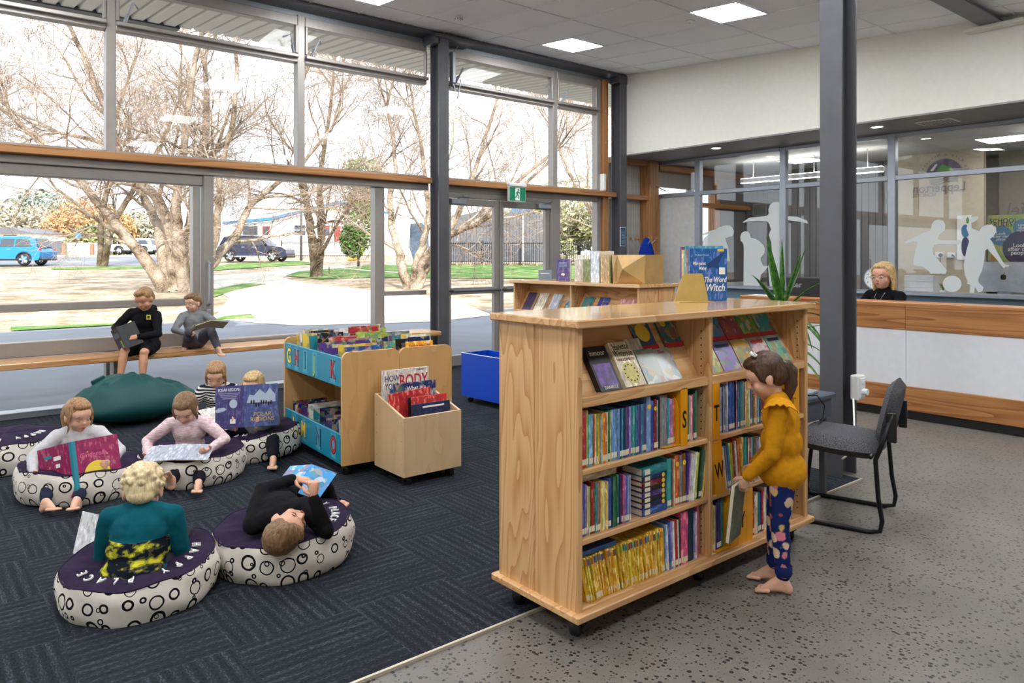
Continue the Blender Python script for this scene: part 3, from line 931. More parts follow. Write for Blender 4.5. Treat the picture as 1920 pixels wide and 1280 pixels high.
bpart(sch, 'bwhite', 'wall', 0, 0, 0, 0, t, 8, [(X_(436, t), g.z), (X_(712, t), g.z), (X_(712, t), zv(402, t)), (X_(632, t), zv(386, t)), (X_(510, t), zv(414, t)), (X_(436, t), zv(422, t))])
bpart(sch, 'bblue', 'roof_edge', 0, 0, 0, 0, t - .4, .8, [(X_(420, t), zv(421, t)), (X_(508, t), zv(413, t)), (X_(636, t), zv(382, t)), (X_(730, t), zv(402, t)), (X_(730, t), zv(398, t)), (X_(636, t), zv(377, t)), (X_(508, t), zv(408, t)), (X_(420, t), zv(416, t))])
for (u0, u1, v0, v1, mt) in ((455, 484, 424, 440, 'bdark'), (492, 506, 424, 440, 'bred'), (494, 503, 426, 439, 'bdark'), (552, 572, 422, 441, 'bdark'), (604, 622, 423, 441, 'bred'), (606, 619, 428, 441, 'bdark'), (626, 638, 424, 452, 'bred')):
    bpart(sch, mt, 'window' if mt == 'bdark' else 'door', u0, u1, zv(v1, t), zv(v0, t), t - (.14 if mt == 'bdark' else .08), .1)
for (u0, u1, v0, v1) in ((551, 573, 421, 422.5), (551, 573, 431, 432), (551, 573, 441, 442.5), (445, 448, 420, 462), (483, 486, 420, 462), (618, 621, 418, 452)):
    bpart(sch, 'bwhite', 'post', u0, u1, zv(v1, t), zv(v0, t), t - .3, .1)
# shed on the right
t = 50.0
g = far(920, t)
shd = thing('grey_shed', 'grey vertical-clad shed behind the black paling fence', 'building', g)
for i in range(32):
    u = 832 + i * 6.2
    vt = lerp(420, 402, min(1, abs(u - 838) / 60)) if u < 900 else (402 + (u - 900) * .05 if u < 985 else 402)
    bpart(shd, 'bgrey', 'cladding_panel', u, u + 5.7, g.z, zv(vt, t), t, .12)
bpart(shd, 'bgrey', 'backing', 832, 1030, g.z, zv(403, t), t + .1, 4)
bpart(shd, 'bgrey', 'roof', 0, 0, 0, 0, t + .5, 5, [(X_(832, t), zv(410, t)), (X_(900, t), zv(394, t)), (X_(1030, t), zv(402, t)), (X_(1030, t), zv(406, t)), (X_(832, t), zv(420, t))])
bpart(shd, 'bwhite', 'downpipe', 979, 981.5, g.z, zv(402, t), t - .2, .1)
t = 60.0
g = far(978, t)
ph = thing('playhouse_tower', 'playhouse tower with bright blue gable roof behind the shed', 'playhouse', g)
bpart(ph, 'bblue', 'roof', 0, 0, 0, 0, t, 3, [(X_(945, t), zv(415, t)), (X_(962, t), zv(388, t)), (X_(990, t), zv(384, t)), (X_(1012, t), zv(414, t))])
for i in range(5):
    th = pi * (i + .5) / 5
    c = Vector((X_(990, t), zv(413, t)))
    p = [(c.x + cos(th - .22) * .35, c.y + sin(th - .22) * .35), (c.x + cos(th - .22) * .85, c.y + sin(th - .22) * .85), (c.x + cos(th + .22) * .85, c.y + sin(th + .22) * .85), (c.x + cos(th + .22) * .35, c.y + sin(th + .22) * .35)]
    bpart(ph, 'bdark', 'fan_pane', 0, 0, 0, 0, t - .1, .1, p)
bpart(ph, 'bwhite', 'railing', 950, 1010, zv(434, t), zv(426, t), t, .2)
for u in (950, 968, 988, 1008): bpart(ph, 'bwhite', 'post', u, u + 2.2, g.z, zv(413, t), t, .2)
# houses on the left
t = 86.0
g = far(40, t)
hs = thing('roadside_house', 'low grey-roofed house behind the blue car', 'house', g)
bpart(hs, 'bwhite', 'wall', -40, 60, g.z, zv(436, t), t, 6)
bpart(hs, 'bgrey', 'roof', 0, 0, 0, 0, t - .6, 7, [(X_(-44, t), zv(437, t)), (X_(66, t), zv(437, t)), (X_(24, t), zv(426, t)), (X_(-44, t), zv(430, t))])
bpart(hs, 'bdark', 'window', 6, 30, zv(446, t), zv(441, t), t - .1, .1)
g = far(96, 82)
ga = thing('roadside_garage', 'white garage with grey roller door beside the house', 'garage', g)
t = 82.0
bpart(ga, 'bwhite', 'wall', 0, 0, 0, 0, t, 6, [(X_(70, t), g.z), (X_(123, t), g.z), (X_(123, t), zv(450, t)), (X_(95, t), zv(444, t)), (X_(70, t), zv(448, t))])
bpart(ga, 'bgrey', 'roller_door', 88, 118, g.z, zv(452, t), t - .1, .1)
# white front wall with brick piers
t = 78.0
g = far(170, t)
fw_ = thing('front_wall', 'low white boundary wall with brown brick piers across the road', 'wall', g)
bpart(fw_, 'bwhite', 'wall', 124, 196, g.z - .2, zv(455, t), t, .3)
M['brick'] = plain('brown_brick', srgb(140, 108, 88), .8, var=.2)
for u in (116, 168, 196): bpart(fw_, 'brick', 'brick_pier', u, u + 6, g.z - .3, zv(456, t), t - .3, .6)
# poles
def pole(name, u, t, r, v, label, mat='bwhite'):
    g = far(u, t)
    o = MB().tube([(0, 0, -.2), (0, 0, zv(v, t) - g.z)], [r, r * .8], 10).build(name, M[mat], None, True, g)
    return tag(o, label, 'pole')
pole('power_pole', 192, 74, .13, 383, 'pale concrete power pole in front of the orange tree')
pole('lamp_post', 564.5, 52, .10, 330, 'slim dark post standing in front of the mossy trunk', 'steel')
def roadsign(u, t, v0, v1, label, mat):
    g = far(u, t); r = thing('road_sign', label, 'road sign', g)
    MB().tube([(0, 0, -.2), (0, 0, zv(v0, t) - g.z)], .04, 8).build('post', M['bwhite'], r, True)
    h = (zv(v0, t) - zv(v1, t))
    MB().tube([tuple(FW * -.06 + Vector((0, 0, zv(v0, t) - g.z - h / 2))), tuple(FW * -.1 + Vector((0, 0, zv(v0, t) - g.z - h / 2)))], h / 2, 18).build('disc', M[mat], r)
roadsign(210, 66, 437, 447, 'round white road sign near the power pole', 'bwhite')
roadsign(220, 70, 434, 444, 'round orange road sign near the white car', 'leaf_orange')
roadsign(148, 76, 436, 447, 'pale blue-edged road sign left of the power pole', 'bblue')

# ---- black paling fences
M['fence'] = plain('black_fence', srgb(24, 26, 30), .5)
def fence(name, u0, u1, t, h, label, step, post):
    g = far((u0 + u1) / 2, t)
    r = thing(name, label, 'fence', g)
    o = FW * t - Vector(g)
    a, b = X_(u0, t), X_(u1, t)
    z0 = .1
    pal = MB().box(-.012, .012, -.012, .012, z0, h).mesh('paling'); pal.materials.append(M['fence'])
    n = int((b - a) / step)
    for i in range(n + 1):
        x = a + i * step
        if i % post == 0:
            MB().box(-.035, .035, -.035, .035, -.3, h + .08).build('post', M['fence'], r, loc=tuple(RT * x + o + Vector((0, 0, g.z)) ))
        else: link('paling', pal, r, tuple(RT * x + o + Vector((0, 0, g.z))))
    for z in (h - .12, .2):
        MB().prism([(a, z), (b, z), (b, z + .04), (a, z + .04)], o + Vector((0, 0, g.z)), RT, (0, 0, 1), FW, .04).build('rail', M['fence'], r, fix=True)
    return r
fence('paling_fence', 832, 1120, 45, 1.42, 'black paling fence in front of the grey shed', .115, 20)
fence('paling_fence', 528, 712, 56, 1.25, 'black paling fence in front of the white school building', .16, 16)
g = far(980, 44.6)
rw = thing('retaining_wall', 'low timber retaining wall under the black fence', 'wall', g)
for i in range(12):
    u = 832 + i * 25
    bpart(rw, 'bark2', 'plank', u, u + 24.5, g.z - .3, g.z + .12, 44.6, .12)
    bpart(rw, 'bark', 'post', u - 2, u + 2, g.z - .3, g.z + .16, 44.5, .12)
# low rope barrier by the path
rp = thing('rope_barrier', 'low white rope strung between stakes along the lawn', 'rope', at_g(620, 514))
o = -Vector(rp.location)
pts = [at_g(583, 509), at_g(617, 516), at_g(700, 526), at_g(760, 530)]
for q in pts: MB().cyl(o + q, o + q + Vector((0, 0, .42)), .03, 8).build('stake', M['bark'], rp)
MB().tube([o + q + Vector((0, 0, .40)) for q in pts], .018, 6).build('rope', M['whitep'], rp)
# blue banner on the forked tree and yellow play slide
g = at_g(778, 520)
fl_ = MB(); fl_.prism([(-.5, .2), (-.12, -.9), (.05, -1.1), (.25, -.7), (.45, .1), (.4, 1.1), (.1, 1.4), (-.45, 1.35)], (0, 0, 1.25), RT, (0, 0, 1), FW, .05)
tag(fl_.build('banner', plain('slate_blue', srgb(92, 108, 130), .6), None, loc=g + FW * 2.4 + Vector((-.1, 0, -.1)), fix=True), 'slate blue panel showing in the fork of the pale tree', 'panel')
g = far(672, 52)
sl = MB(); sl.tube([tuple(RT * a + Vector((0, 0, z))) for a, z in ((-.7, .1), (-.2, .15), (.2, .5), (.5, 1.2))], .28, 10, True, .5)
tag(sl.build('play_slide', plain('yellow_plastic', srgb(236, 186, 40), .4), None, True, g), 'yellow plastic play slide under the evergreen tree', 'slide')

# ---- cars
def car(name, label, loc, ang, L, Wd, H, paint, kind):
    r = thing(name, label, 'car', loc, ang)
    mp = plain('paint_' + paint[0], paint[1], .22, .2, .6, .02)
    dk = M['bdark']; bl = M['black']
    h = Wd / 2
    def section(prof, w0, w1, z0, z1, nm, mat, inset=0):
        mb = MB(); n = len(prof)
        def wz(z): return lerp(w0, w1, (z - z0) / (z1 - z0)) - inset
        vs = [(x, -wz(z), z) for x, z in prof] + [(x, wz(z), z) for x, z in prof]
        fs = [tuple(range(n)), tuple(range(2 * n - 1, n - 1, -1))] + [(i, n + i, n + (i + 1) % n, (i + 1) % n) for i in range(n)]
        mb.add(vs, fs); return mb.build(nm, mat, r, fix=True)
    l = L / 2
    zb, zw = .30, H * .62                       # sill, waist
    section([(-l, .48), (-l + .05, .34), (-l + .3, zb), (l - .3, zb), (l - .04, .36), (l, .55), (l - .06, .80), (l - .35, .95), (l - 1.15, zw), (-l + .25, zw + .04), (-l + .06, zw - .1), (-l - .02, .8)], h, h * .93, zb, zw, 'body', mp)
    section([(-l + .14, zw), (l - 1.2, zw - .02), (l - 1.85, H - .06), (l - 2.3, H), (-l + .7, H), (-l + .38, H - .08)], h * .93, h * .70, zw - .02, H, 'cabin', mp)
    # windows: side glass sheets
    for s in (-1, 1):
        for (xa, xb, xc, xd) in ((l - 1.42, l - 1.86, l - 2.28, l - 2.28), (l - 2.34, l - 2.34, -l + 1.52, -l + 1.5), (-l + 1.42, -l + 1.42, -l + .72, -l + .46)):
            def yy(z): return s * (lerp(h * .93, h * .70, (z - zw) / (H - zw)) + .012)
            z0, z1 = zw + .05, H - .13
            mb = MB(); mb.add([(xa, yy(z0), z0), (xb, yy(z1), z1), (xc, yy(z1), z1), (xd, yy(z0), z0), (xa, yy(z0) - s * .03, z0), (xb, yy(z1) - s * .03, z1), (xc, yy(z1) - s * .03, z1), (xd, yy(z0) - s * .03, z0)],
                               [(0, 1, 2, 3), (7, 6, 5, 4), (0, 4, 5, 1), (1, 5, 6, 2), (2, 6, 7, 3), (3, 7, 4, 0)])
            mb.build('side_window', dk, r, fix=True)
        MB().tube([(-l + .7, s * h * .66, H + .02), (l - 2.3, s * h * .66, H + .02)], .022, 6).build('roof_rail', M['alu_light'], r)
        MB().ell((l - 1.45, s * (h + .06), zw + .08), (.11, .08, .08), nu=10, nv=6).build('mirror', mp, r, True)
        for xx in (l - 2.2, -l + 1.75): MB().bbox(xx - .1, xx + .1, s * h * .94 - .02, s * h * .94 + .03, zw - .12, zw - .08, .01).build('door_handle', M['alu_light'], r)
        MB().bbox(-l + .02, -l + .34, s * h * .80 - .12, s * h * .80 + .12, zw - .2, zw - .04, .03).build('tail_light', M['bred'], r)
        MB().bbox(l - .42, l - .06, s * h * .78 - .14, s * h * .78 + .14, .72, .86, .04).build('headlight', M['whitep'], r)
        MB().bbox(-l + 1.2, l - 1.2, s * h - .03, s * h + .02, .3, .40, .01).build('sill_trim', M['alu_light'] if kind else bl, r)
    mb = MB(); mb.add([(l - 1.22, -h * .86, zw + .0), (l - 1.22, h * .86, zw), (l - 1.86, h * .66, H - .1), (l - 1.86, -h * .66, H - .1)], [(0, 1, 2, 3)]); mb.build('windscreen', dk, r)
    mb = MB(); mb.add([(-l + .10, -h * .8, zw + .06), (-l + .10, h * .8, zw + .06), (-l + .36, h * .66, H - .1), (-l + .36, -h * .66, H - .1)], [(3, 2, 1, 0)]); mb.build('rear_window', dk, r)
    MB().bbox(-l - .06, -l + .3, -h * .95, h * .95, .30, .46, .05).build('rear_bumper', bl, r)
    MB().bbox(l - .3, l + .04, -h * .95, h * .95, .26, .44, .05).build('front_bumper', bl, r)
    for (x, s) in ((l - .92, -1), (l - .92, 1), (-l + .88, -1), (-l + .88, 1)):
        w = MB().lathe([(.20, -.1), (.30, -.105), (.355, -.08), (.365, 0), (.355, .08), (.30, .105), (.20, .1)], 24).build('wheel', M['black'], r, True, (x, s * (h - .09), .365), (pi / 2, 0, 0))
        rm = MB()
        for k in range(5):
            a = 2 * pi * k / 5
            rm.tube([(.03 * cos(a), .03 * sin(a), -s * .10), (.24 * cos(a - .12), .24 * sin(a - .12), -s * .085)], [.03, .035], 6); rm.tube([(.03 * cos(a), .03 * sin(a), -s * .10), (.24 * cos(a + .16), .24 * sin(a + .16), -s * .085)], [.02, .03], 6)
        rm.lathe([(.215, -.09), (.25, -.10), (.25, .10), (.215, .09)], 24); rm.cyl((0, 0, -.1), (0, 0, .1), .05, 10)
        rm.build('rim', M['alu_light'], w)
        ar = MB(); ar.tube([(x + .42 * cos(a), s * (h - .005), .36 + .42 * sin(a)) for a in [pi * q / 12 for q in range(13)]], .045, 6); ar.build('wheel_arch', bl, r)
    return r
ang = atan2(RT.y, RT.x)
def carpos(u, t): p = far(u, t); return p + Vector((0, 0, .03))
car('parked_car', 'bright blue sport utility car at the left edge', carpos(15, 44), ang + pi + .05, 4.6, 1.84, 1.69, ('blue', srgb(20, 120, 190)), 0)
car('parked_car', 'dark navy sport utility car outside the fixed pane', carpos(481, 49.5), ang - .05, 4.62, 1.80, 1.70, ('navy', srgb(24, 28, 56)), 1)
car('parked_car', 'white car partly hidden behind the leaning tree stems', carpos(254, 68), ang + pi, 4.0, 1.7, 1.45, ('white', srgb(230, 230, 230)), 0)
# ================================================================== FURNITURE
# ---- text helper: letters as flat meshes
_tx = {}
def text_mesh(s, size=1.0, ext=.0006, bold=0.0, shear=0.0, align='CENTER'):
    key = (s, ext, bold, shear, align, size)
    if key in _tx: return _tx[key]
    cu = bpy.data.curves.new('lettering', 'FONT')
    cu.body = s; cu.size = size; cu.extrude = ext; cu.offset = bold; cu.shear = shear
    cu.align_x = align; cu.align_y = 'CENTER'; cu.resolution_u = 3
    o = bpy.data.objects.new('lettering', cu); TS.collection.objects.link(o)
    TS.view_layers[0].update()
    me = bpy.data.meshes.new_from_object(o.evaluated_get(TS.view_layers[0].depsgraph))
    bpy.data.objects.remove(o, do_unlink=True)
    _tx[key] = me
    return me

def frame(o, ex, ey):
    """matrix whose x is ex, y is ey (text plane), z the normal"""
    ex = Vector(ex).normalized(); ey = Vector(ey).normalized(); ez = ex.cross(ey)
    return Matrix(((ex.x, ey.x, ez.x, o[0]), (ex.y, ey.y, ez.y, o[1]), (ex.z, ey.z, ez.z, o[2]), (0, 0, 0, 1)))

def lettering(s, size, mat, parent, Mx, name='lettering', bold=0.0, shear=0.0, sx=1.0, mirror=False, align='CENTER', ext=.0006):
    me = text_mesh(s, 1.0, ext / size, bold, shear, align).copy()
    me.materials.clear(); me.materials.append(mat)
    me.transform(Matrix.Diagonal((size * sx * (-1 if mirror else 1), size, size, 1)))
    if mirror: me.flip_normals()
    me.transform(Mx)
    return link(name, me, parent)
INK = {}
def ink(name, c, rough=.6): 
    if name not in INK: INK[name] = plain('ink_' + name, srgb(*c), rough, var=.03)
    return INK[name]
K = ink('black', (18, 18, 20)); WH = ink('white', (240, 240, 238)); YE = ink('yellow', (236, 206, 60)); RD = ink('red', (196, 36, 48)); NV = ink('navy', (36, 48, 96)); LG = ink('green', (150, 190, 70)); TB = ink('paleblue', (170, 205, 220)); GO = ink('gold', (214, 178, 70))

# ---- pine bookcases (display on the sloped top shelf, book shelves below)
def caster(root, x, y, z, r=.045):
    c = MB(); c.lathe([(.012, -.022), (r * .8, -.022), (r, -.014), (r, .014), (r * .8, .022), (.012, .022)], 18)
    w = c.build('caster', M['black'], root, True, (x, y, r), (pi / 2, 0, .5))
    MB().cyl((0, 0, -.023), (0, 0, -.0245), r * .55, 14).build('hub', M['alu_light'], w)
    MB().bbox(-.02, .02, -.03, .03, .0, z - r, .004).build('caster_fork', M['black'], root, loc=(x, y, r))

BL, BD, BH = 1.705, .487, 1.255
SHZ = (.13, .40, .67, .94)               # shelf surfaces, lowest to sloped
def bookcase(name, label, loc, rotz):
    """local: x along the length (0..BL), front at y=0 facing -y, depth to BD"""
    r = thing(name, label, 'bookcase', loc, rotz)
    px, py, pz, pb = M['pinex'], M['piney'], M['pinez'], M['pineback']
    MB().bbox(-.025, BL + .025, -.025, BD + .025, .095, .125, .005).build('base_board', px, r)
    MB().bbox(-.03, BL + .03, -.03, BD + .03, BH - .032, BH, .005).build('top_board', M['pinetop'], r)
    for x0 in (0, BL - .028):
        MB().bbox(x0, x0 + .028, .0, BD / 2 - .012, .115, BH - .032, .004).build('side_panel', pz, r)
        MB().bbox(x0, x0 + .028, BD / 2 + .012, BD, .115, BH - .032, .004).build('side_panel', pz, r)
        MB().bbox(x0 + .004, x0 + .024, BD / 2 - .012, BD / 2 + .012, .115, BH - .032, .002).build('side_joint', pz, r)
    for s in (0, 1):                       # front and back faces of the double sided case
        f = (lambda y: y) if s == 0 else (lambda y: BD - y)
        def bb(x0, x1, ya, yb, z0, z1, nm, mt): 
            a, b = sorted((f(ya), f(yb))); MB().bbox(x0, x1, a, b, z0, z1, .004).build(nm, mt, r)
        cxm = BL / 2
        bb(cxm - .014, cxm + .014, .0, BD / 2 - .02, .115, BH - .032, 'divider', pz)
        bb(.028, BL - .028, BD / 2 - .02, BD / 2 - .006, .115, BH - .032, 'back_panel', pb)
        for (xa, xb) in ((.028, cxm - .014), (cxm + .014, BL - .028)):
            bb(xa, xb, .012, BD / 2 - .02, .115, .13, 'shelf', px)
            for z in SHZ[1:3]: bb(xa, xb, .006, BD / 2 - .02, z - .024, z, 'shelf', px)
            # sloped display shelf: lip at the front, board rising to the back
            bb(xa, xb, .004, .05, SHZ[3] - .03, SHZ[3] + .012, 'display_lip', px)
            y0, y1 = f(.05), f(BD / 2 - .022)
            mb = MB(); zA, zB = SHZ[3] - .012, 1.205
            vs = [(xa, y0, zA), (xb, y0, zA), (xb, y1, zB), (xa, y1, zB), (xa, y0, zA - .018), (xb, y0, zA - .018), (xb, y1, zB - .018), (xa, y1, zB - .018)]
            mb.add(vs, [(0, 1, 2, 3), (7, 6, 5, 4), (0, 4, 5, 1), (1, 5, 6, 2), (2, 6, 7, 3), (3, 7, 4, 0)])
            mb.build('display_board', pb, r, fix=True)
            # peg holes in the divider and end panels
            hb = MB()
            for z in [q * .032 + .16 for q in range(32)]:
                for xx in (xa, xb):
                    if abs(z - SHZ[1]) < .03 or abs(z - SHZ[2]) < .03: continue
                    hb.box(xx - .0015, xx + .0015, f(.045) - .003, f(.045) + .003, z, z + .006)
            h = hb.build('peg_holes', K, r); h['kind'] = 'stuff'
    for x in (.06, BL - .06, BL / 2):
        for yy in (.07, BD - .07): caster(r, x, yy, .095)
    return r
BX, BY = 2.022, 2.05
case1 = bookcase('pine_bookcase', 'long double sided pine bookcase on casters in the foreground', (BX, BY, 0), 0)
case2 = bookcase('pine_bookcase', 'pine bookcase standing further back near the exit doors', (4.95, 5.97, 0), -pi / 2)

# ---- books
def book_mat():
    q = NT('book_cover', .38, 0, .5)
    oi = q.node('ShaderNodeObjectInfo')
    tc = q.node('ShaderNodeTexCoord')
    off = q.node('ShaderNodeVectorMath', operation='MULTIPLY_ADD')
    q.link(oi.outputs['Random'], off.inputs[0]); off.inputs[1].default_value = (17, 9, 13); q.link(tc.outputs['Object'], off.inputs[2])
    mp = q.node('ShaderNodeMapping'); mp.inputs['Scale'].default_value = (60, 14, 22); q.link(off.outputs[0], mp.inputs['Vector'])
    nz = q.noise(mp.outputs['Vector'], 1.0, 2)
    hs = q.node('ShaderNodeHueSaturation'); q.link(oi.outputs['Color'], hs.inputs['Color']); hs.inputs['Value'].default_value = 1.9; hs.inputs['Hue'].default_value = .52; hs.inputs['Saturation'].default_value = .7
    hd = q.node('ShaderNodeHueSaturation'); q.link(oi.outputs['Color'], hd.inputs['Color']); hd.inputs['Value'].default_value = .45; hd.inputs['Hue'].default_value = .47
    f1 = q.ramp(nz, [(.56, (0, 0, 0)), (.62, (1, 1, 1))]); f2 = q.ramp(nz, [(.36, (1, 1, 1)), (.42, (0, 0, 0))])
    c = q.mix(q.math('MULTIPLY', f1, .55), oi.outputs['Color'], hs.outputs['Color'])
    c = q.mix(q.math('MULTIPLY', f2, .6), c, hd.outputs['Color'])
    q.color(c)
    return q.mat
M['book'] = book_mat()
def art_mat():
    """picture cover: blotches of several colours around the object colour"""
    q = NT('picture_cover', .25, 0, .5)
    oi = q.node('ShaderNodeObjectInfo'); tc = q.node('ShaderNodeTexCoord')
    off = q.node('ShaderNodeVectorMath', operation='MULTIPLY_ADD')
    q.link(oi.outputs['Random'], off.inputs[0]); off.inputs[1].default_value = (31, 17, 23); q.link(tc.outputs['Object'], off.inputs[2])
    n1 = q.node('ShaderNodeTexNoise'); n1.inputs['Scale'].default_value = 15; n1.inputs['Detail'].default_value = 3; q.link(off.outputs[0], n1.inputs['Vector'])
    vo = q.node('ShaderNodeTexVoronoi'); vo.inputs['Scale'].default_value = 24; q.link(off.outputs[0], vo.inputs['Vector'])
    f = q.ramp(n1.outputs['Fac'], [(.47, (0, 0, 0)), (.53, (1, 1, 1))])
    sv = q.node('ShaderNodeSeparateColor'); q.link(vo.outputs['Color'], sv.inputs[0])
    pal = q.ramp(sv.outputs[0], [(0, srgb(214, 196, 160)), (.2, srgb(70, 120, 130)), (.36, srgb(196, 160, 90)), (.52, srgb(176, 84, 66)), (.66, srgb(226, 220, 206)), (.8, srgb(60, 76, 110)), (.9, srgb(120, 150, 90))], 'CONSTANT')
    q.color(q.mix(q.math('MULTIPLY', f, .55), oi.outputs['Color'], pal))
    return q.mat
M['art'] = art_mat()
M['pages'] = NT('pages', .8, 0, .2).color(srgb(226, 212, 186)).mat
M['pages_old'] = NT('old_pages', .8, 0, .2).color(srgb(196, 172, 132)).mat
M['label'] = NT('spine_sticker', .5).color(srgb(232, 224, 200)).mat
_bm = {}
def book(t, h, d, col, loc, label, cat_group=None, M4=None, mat='book', lab=True, dot=None, name='book', pg='pages'):
    """upright book: spine towards -y at y=0, thickness t along +x from 0, height h, depth d.  Placed by matrix M4 @ translation(loc)."""
    key = ('c', round(t, 3), round(h, 3), round(d, 3), mat)
    if key not in _bm:
        mb = MB(); c = min(.0025, t * .2)
        mb.box(0, c, 0, d, 0, h); mb.box(t - c, t, 0, d, 0, h)
        # rounded spine
        n = 5; vs = []; fs = []
        for z in (0, h):
            for k in range(n): a = pi * k / (n - 1); vs.append((t / 2 - cos(a) * t / 2, .003 - sin(a) * .004, z))
        for k in range(n - 1): fs.append((k, k + 1, n + k + 1, n + k))
        fs.append(tuple(range(n - 1, -1, -1))); fs.append(tuple(range(n, 2 * n)))
        mb.add(vs, fs); mb.box(c, t - c, .002, .006, 0, h)
        me = mb.mesh('book_cover'); me.materials.append(M[mat]); _bm[key] = me
        pm = MB().box(c, t - c, .006, d - .004, .003, h - .003).mesh('book_pages'); pm.materials.append(M[pg]); _bm[('p',) + key[1:]] = pm
        lm = MB().box(t * .08, t * .92, -.0022, .001, h * .03 + .004, h * .03 + .026).mesh('spine_sticker'); lm.materials.append(M['label']); _bm[('l',) + key[1:]] = lm
    o = link(name, _bm[key], None)
    o.color = (*srgb(*col), 1)
    T = Matrix.Translation(loc)
    o.matrix_world = (M4 @ T) if M4 is not None else T
    tag(o, label, 'book', cat_group)
    link('pages', _bm[('p',) + key[1:]], o)
    if lab and t > .006 and (hash(label) if False else sum(map(ord, label))) % 3: link('spine_sticker', _bm[('l',) + key[1:]], o)
    if dot:
        MB().tube([(t / 2, -.0015, h * .82), (t / 2, -.003, h * .82)], min(.011, t * .45), 14).build('yellow_dot', YE, o)
    return o
CN = [('red', (176, 40, 44)), ('dark red', (120, 28, 40)), ('orange', (214, 110, 44)), ('yellow', (226, 190, 70)), ('cream', (222, 208, 176)), ('white', (226, 224, 218)), ('pale blue', (120, 166, 204)), ('blue', (40, 86, 160)), ('navy', (30, 40, 86)),
      ('teal', (40, 132, 144)), ('green', (50, 120, 70)), ('dark green', (28, 74, 56)), ('lime', (160, 188, 70)), ('purple', (84, 60, 130)), ('lilac', (160, 130, 190)), ('pink', (214, 100, 150)), ('brown', (120, 84, 58)), ('grey', (130, 134, 140)), ('black', (30, 30, 34)), ('turquoise', (60, 176, 160))]
CD = dict(CN)
def tilt(px, pz, a):
    """lean by a around the y axis about the foot of the book"""
    return Matrix.Translation((px, 0, pz)) @ Matrix.Rotation(a, 4, 'Y')

def row(case, x0, x1, z, ys, spec, where, lean=0.0, group=None, maxh=.25):
    """spec: list of (colour name, thickness, height) ; placed left to right until x1"""
    W = case.matrix_world
    x = x0
    cnt = {}
    rr = random.Random(int(x0 * 1000) + int(z * 977))
    for k, q in enumerate(spec):
        c, t, h = q[:3]
        dot = len(q) > 3 and q[3] == 'dot'
        if x + t > x1: break
        d = min(.17, h * .72 + rr.uniform(-.005, .01))
        a = lean if len(q) < 5 else q[4]
        cnt[c] = cnt.get(c, 0) + 1
        lb = f'{c} book, {ORD[k]} from the left, {where}'
        col = CD[c]; col = tuple(max(0, min(255, v + rr.randint(-16, 16))) for v in col)
        book(t, h, d, col, (0, 0, 0), lb, group, W @ Matrix.Translation((x + (abs(sin(a)) * h if a < 0 else 0) * 0, ys + rr.uniform(0, .006), z + .001)) @ Matrix.Rotation(a, 4, 'Y') , dot=dot)
        x += (t / cos(a)) + .0007
    return x
bpy.context.view_layer.update()
def rnd_spec(seed, n, cols, t=(.008, .02), h=(.18, .22)):
    r = random.Random(seed)
    return [(r.choice(cols), round(r.uniform(*t), 3), round(r.uniform(*h), 2)) for _ in range(n)]
XA0, XA1 = .032, BL / 2 - .018
XB0, XB1 = BL / 2 + .018, BL - .032
YS = .022
# second shelf from the top, left bay
s1 = [('red', .026, .225), ('lime', .012, .222), ('pale blue', .022, .205), ('dark red', .006, .195), ('orange', .008, .195), ('cream', .007, .2), ('lime', .007, .2), ('yellow', .006, .2), ('brown', .007, .195), ('pale blue', .006, .195), ('yellow', .007, .2), ('orange', .012, .2), ('orange', .008, .195), ('white', .006, .2), ('green', .014, .205), ('yellow', .005, .2)]
s1 += [('pale blue', .011, .205)] * 4 + [('navy', .011, .205), ('teal', .011, .205), ('navy', .011, .205), ('purple', .012, .205), ('purple', .012, .205), ('lilac', .011, .205), ('teal', .012, .206), ('turquoise', .011, .205)] + [('teal', .0085, .206), ('purple', .0085, .206)] * 4
s1 += [('pale blue', .026, .232, 'dot'), ('blue', .016, .212), ('dark red', .02, .217, 'dot'), ('lilac', .010, .21), ('black', .012, .212)]
xe = row(case1, XA0 + .012, XA1, SHZ[2], YS, s1, 'second shelf of left bay, front bookcase', group='books on the second shelf')
s1b = [('grey', .046, .222), ('teal', .010, .205), ('pale blue', .010, .205), ('pink', .009, .2), ('lilac', .009, .2), ('orange', .010, .2)]
xe2 = row(case1, xe + .002, XA1, SHZ[2] + .004, YS, s1b, 'just left of the S divider', group='books on the second shelf')

# yellow letter dividers (sheet-metal box bookends)
M['yel'] = plain('yellow_steel', srgb(232, 160, 24), .38, 0, .5, .03)
def divider(x, z, letter, label, w=.048, h=.245, lean=0.0, d=.2, curve=True):
    W = case1.matrix_world @ Matrix.Translation((x, .004, z)) @ Matrix.Rotation(lean, 4, 'Y')
    r = link('letter_divider', None); r.matrix_world = W
    tag(r, label, 'divider', 'yellow letter dividers')
    mb = MB(); mb.bbox(0, w, 0, .003, -.012, h, .0012); mb.box(0, .003, .003, d, -.0, h); mb.box(w - .003, w, .003, d, .0, h); mb.box(0, w, .003, d, h - .003, h)
    mb.build('box', M['yel'], r)
    if curve:
        pl = MB(); pts = [(.003, .0), (d - .02, .0), (d - .02, h - .02), (.07, h - .02), (.035, h - .03), (.012, h - .06), (.003, h - .1)]
        pl.prism([(a, b) for a, b in pts], (-.014, 0, 0), (0, 1, 0), (0, 0, 1), (1, 0, 0), .003); pl.box(-.11, 0, .0, d - .02, -.001, .002)
        pl.build('support_plate', M['yel'], r, fix=True)
    if letter: lettering(letter, .105, K, r, frame((w / 2, -.0012, h * .42), (1, 0, 0), (0, 0, 1)), bold=.012, sx=.62)
    return r
divider(xe2 + .018, SHZ[2] + .004, 'S', 'yellow letter divider printed with a black S')
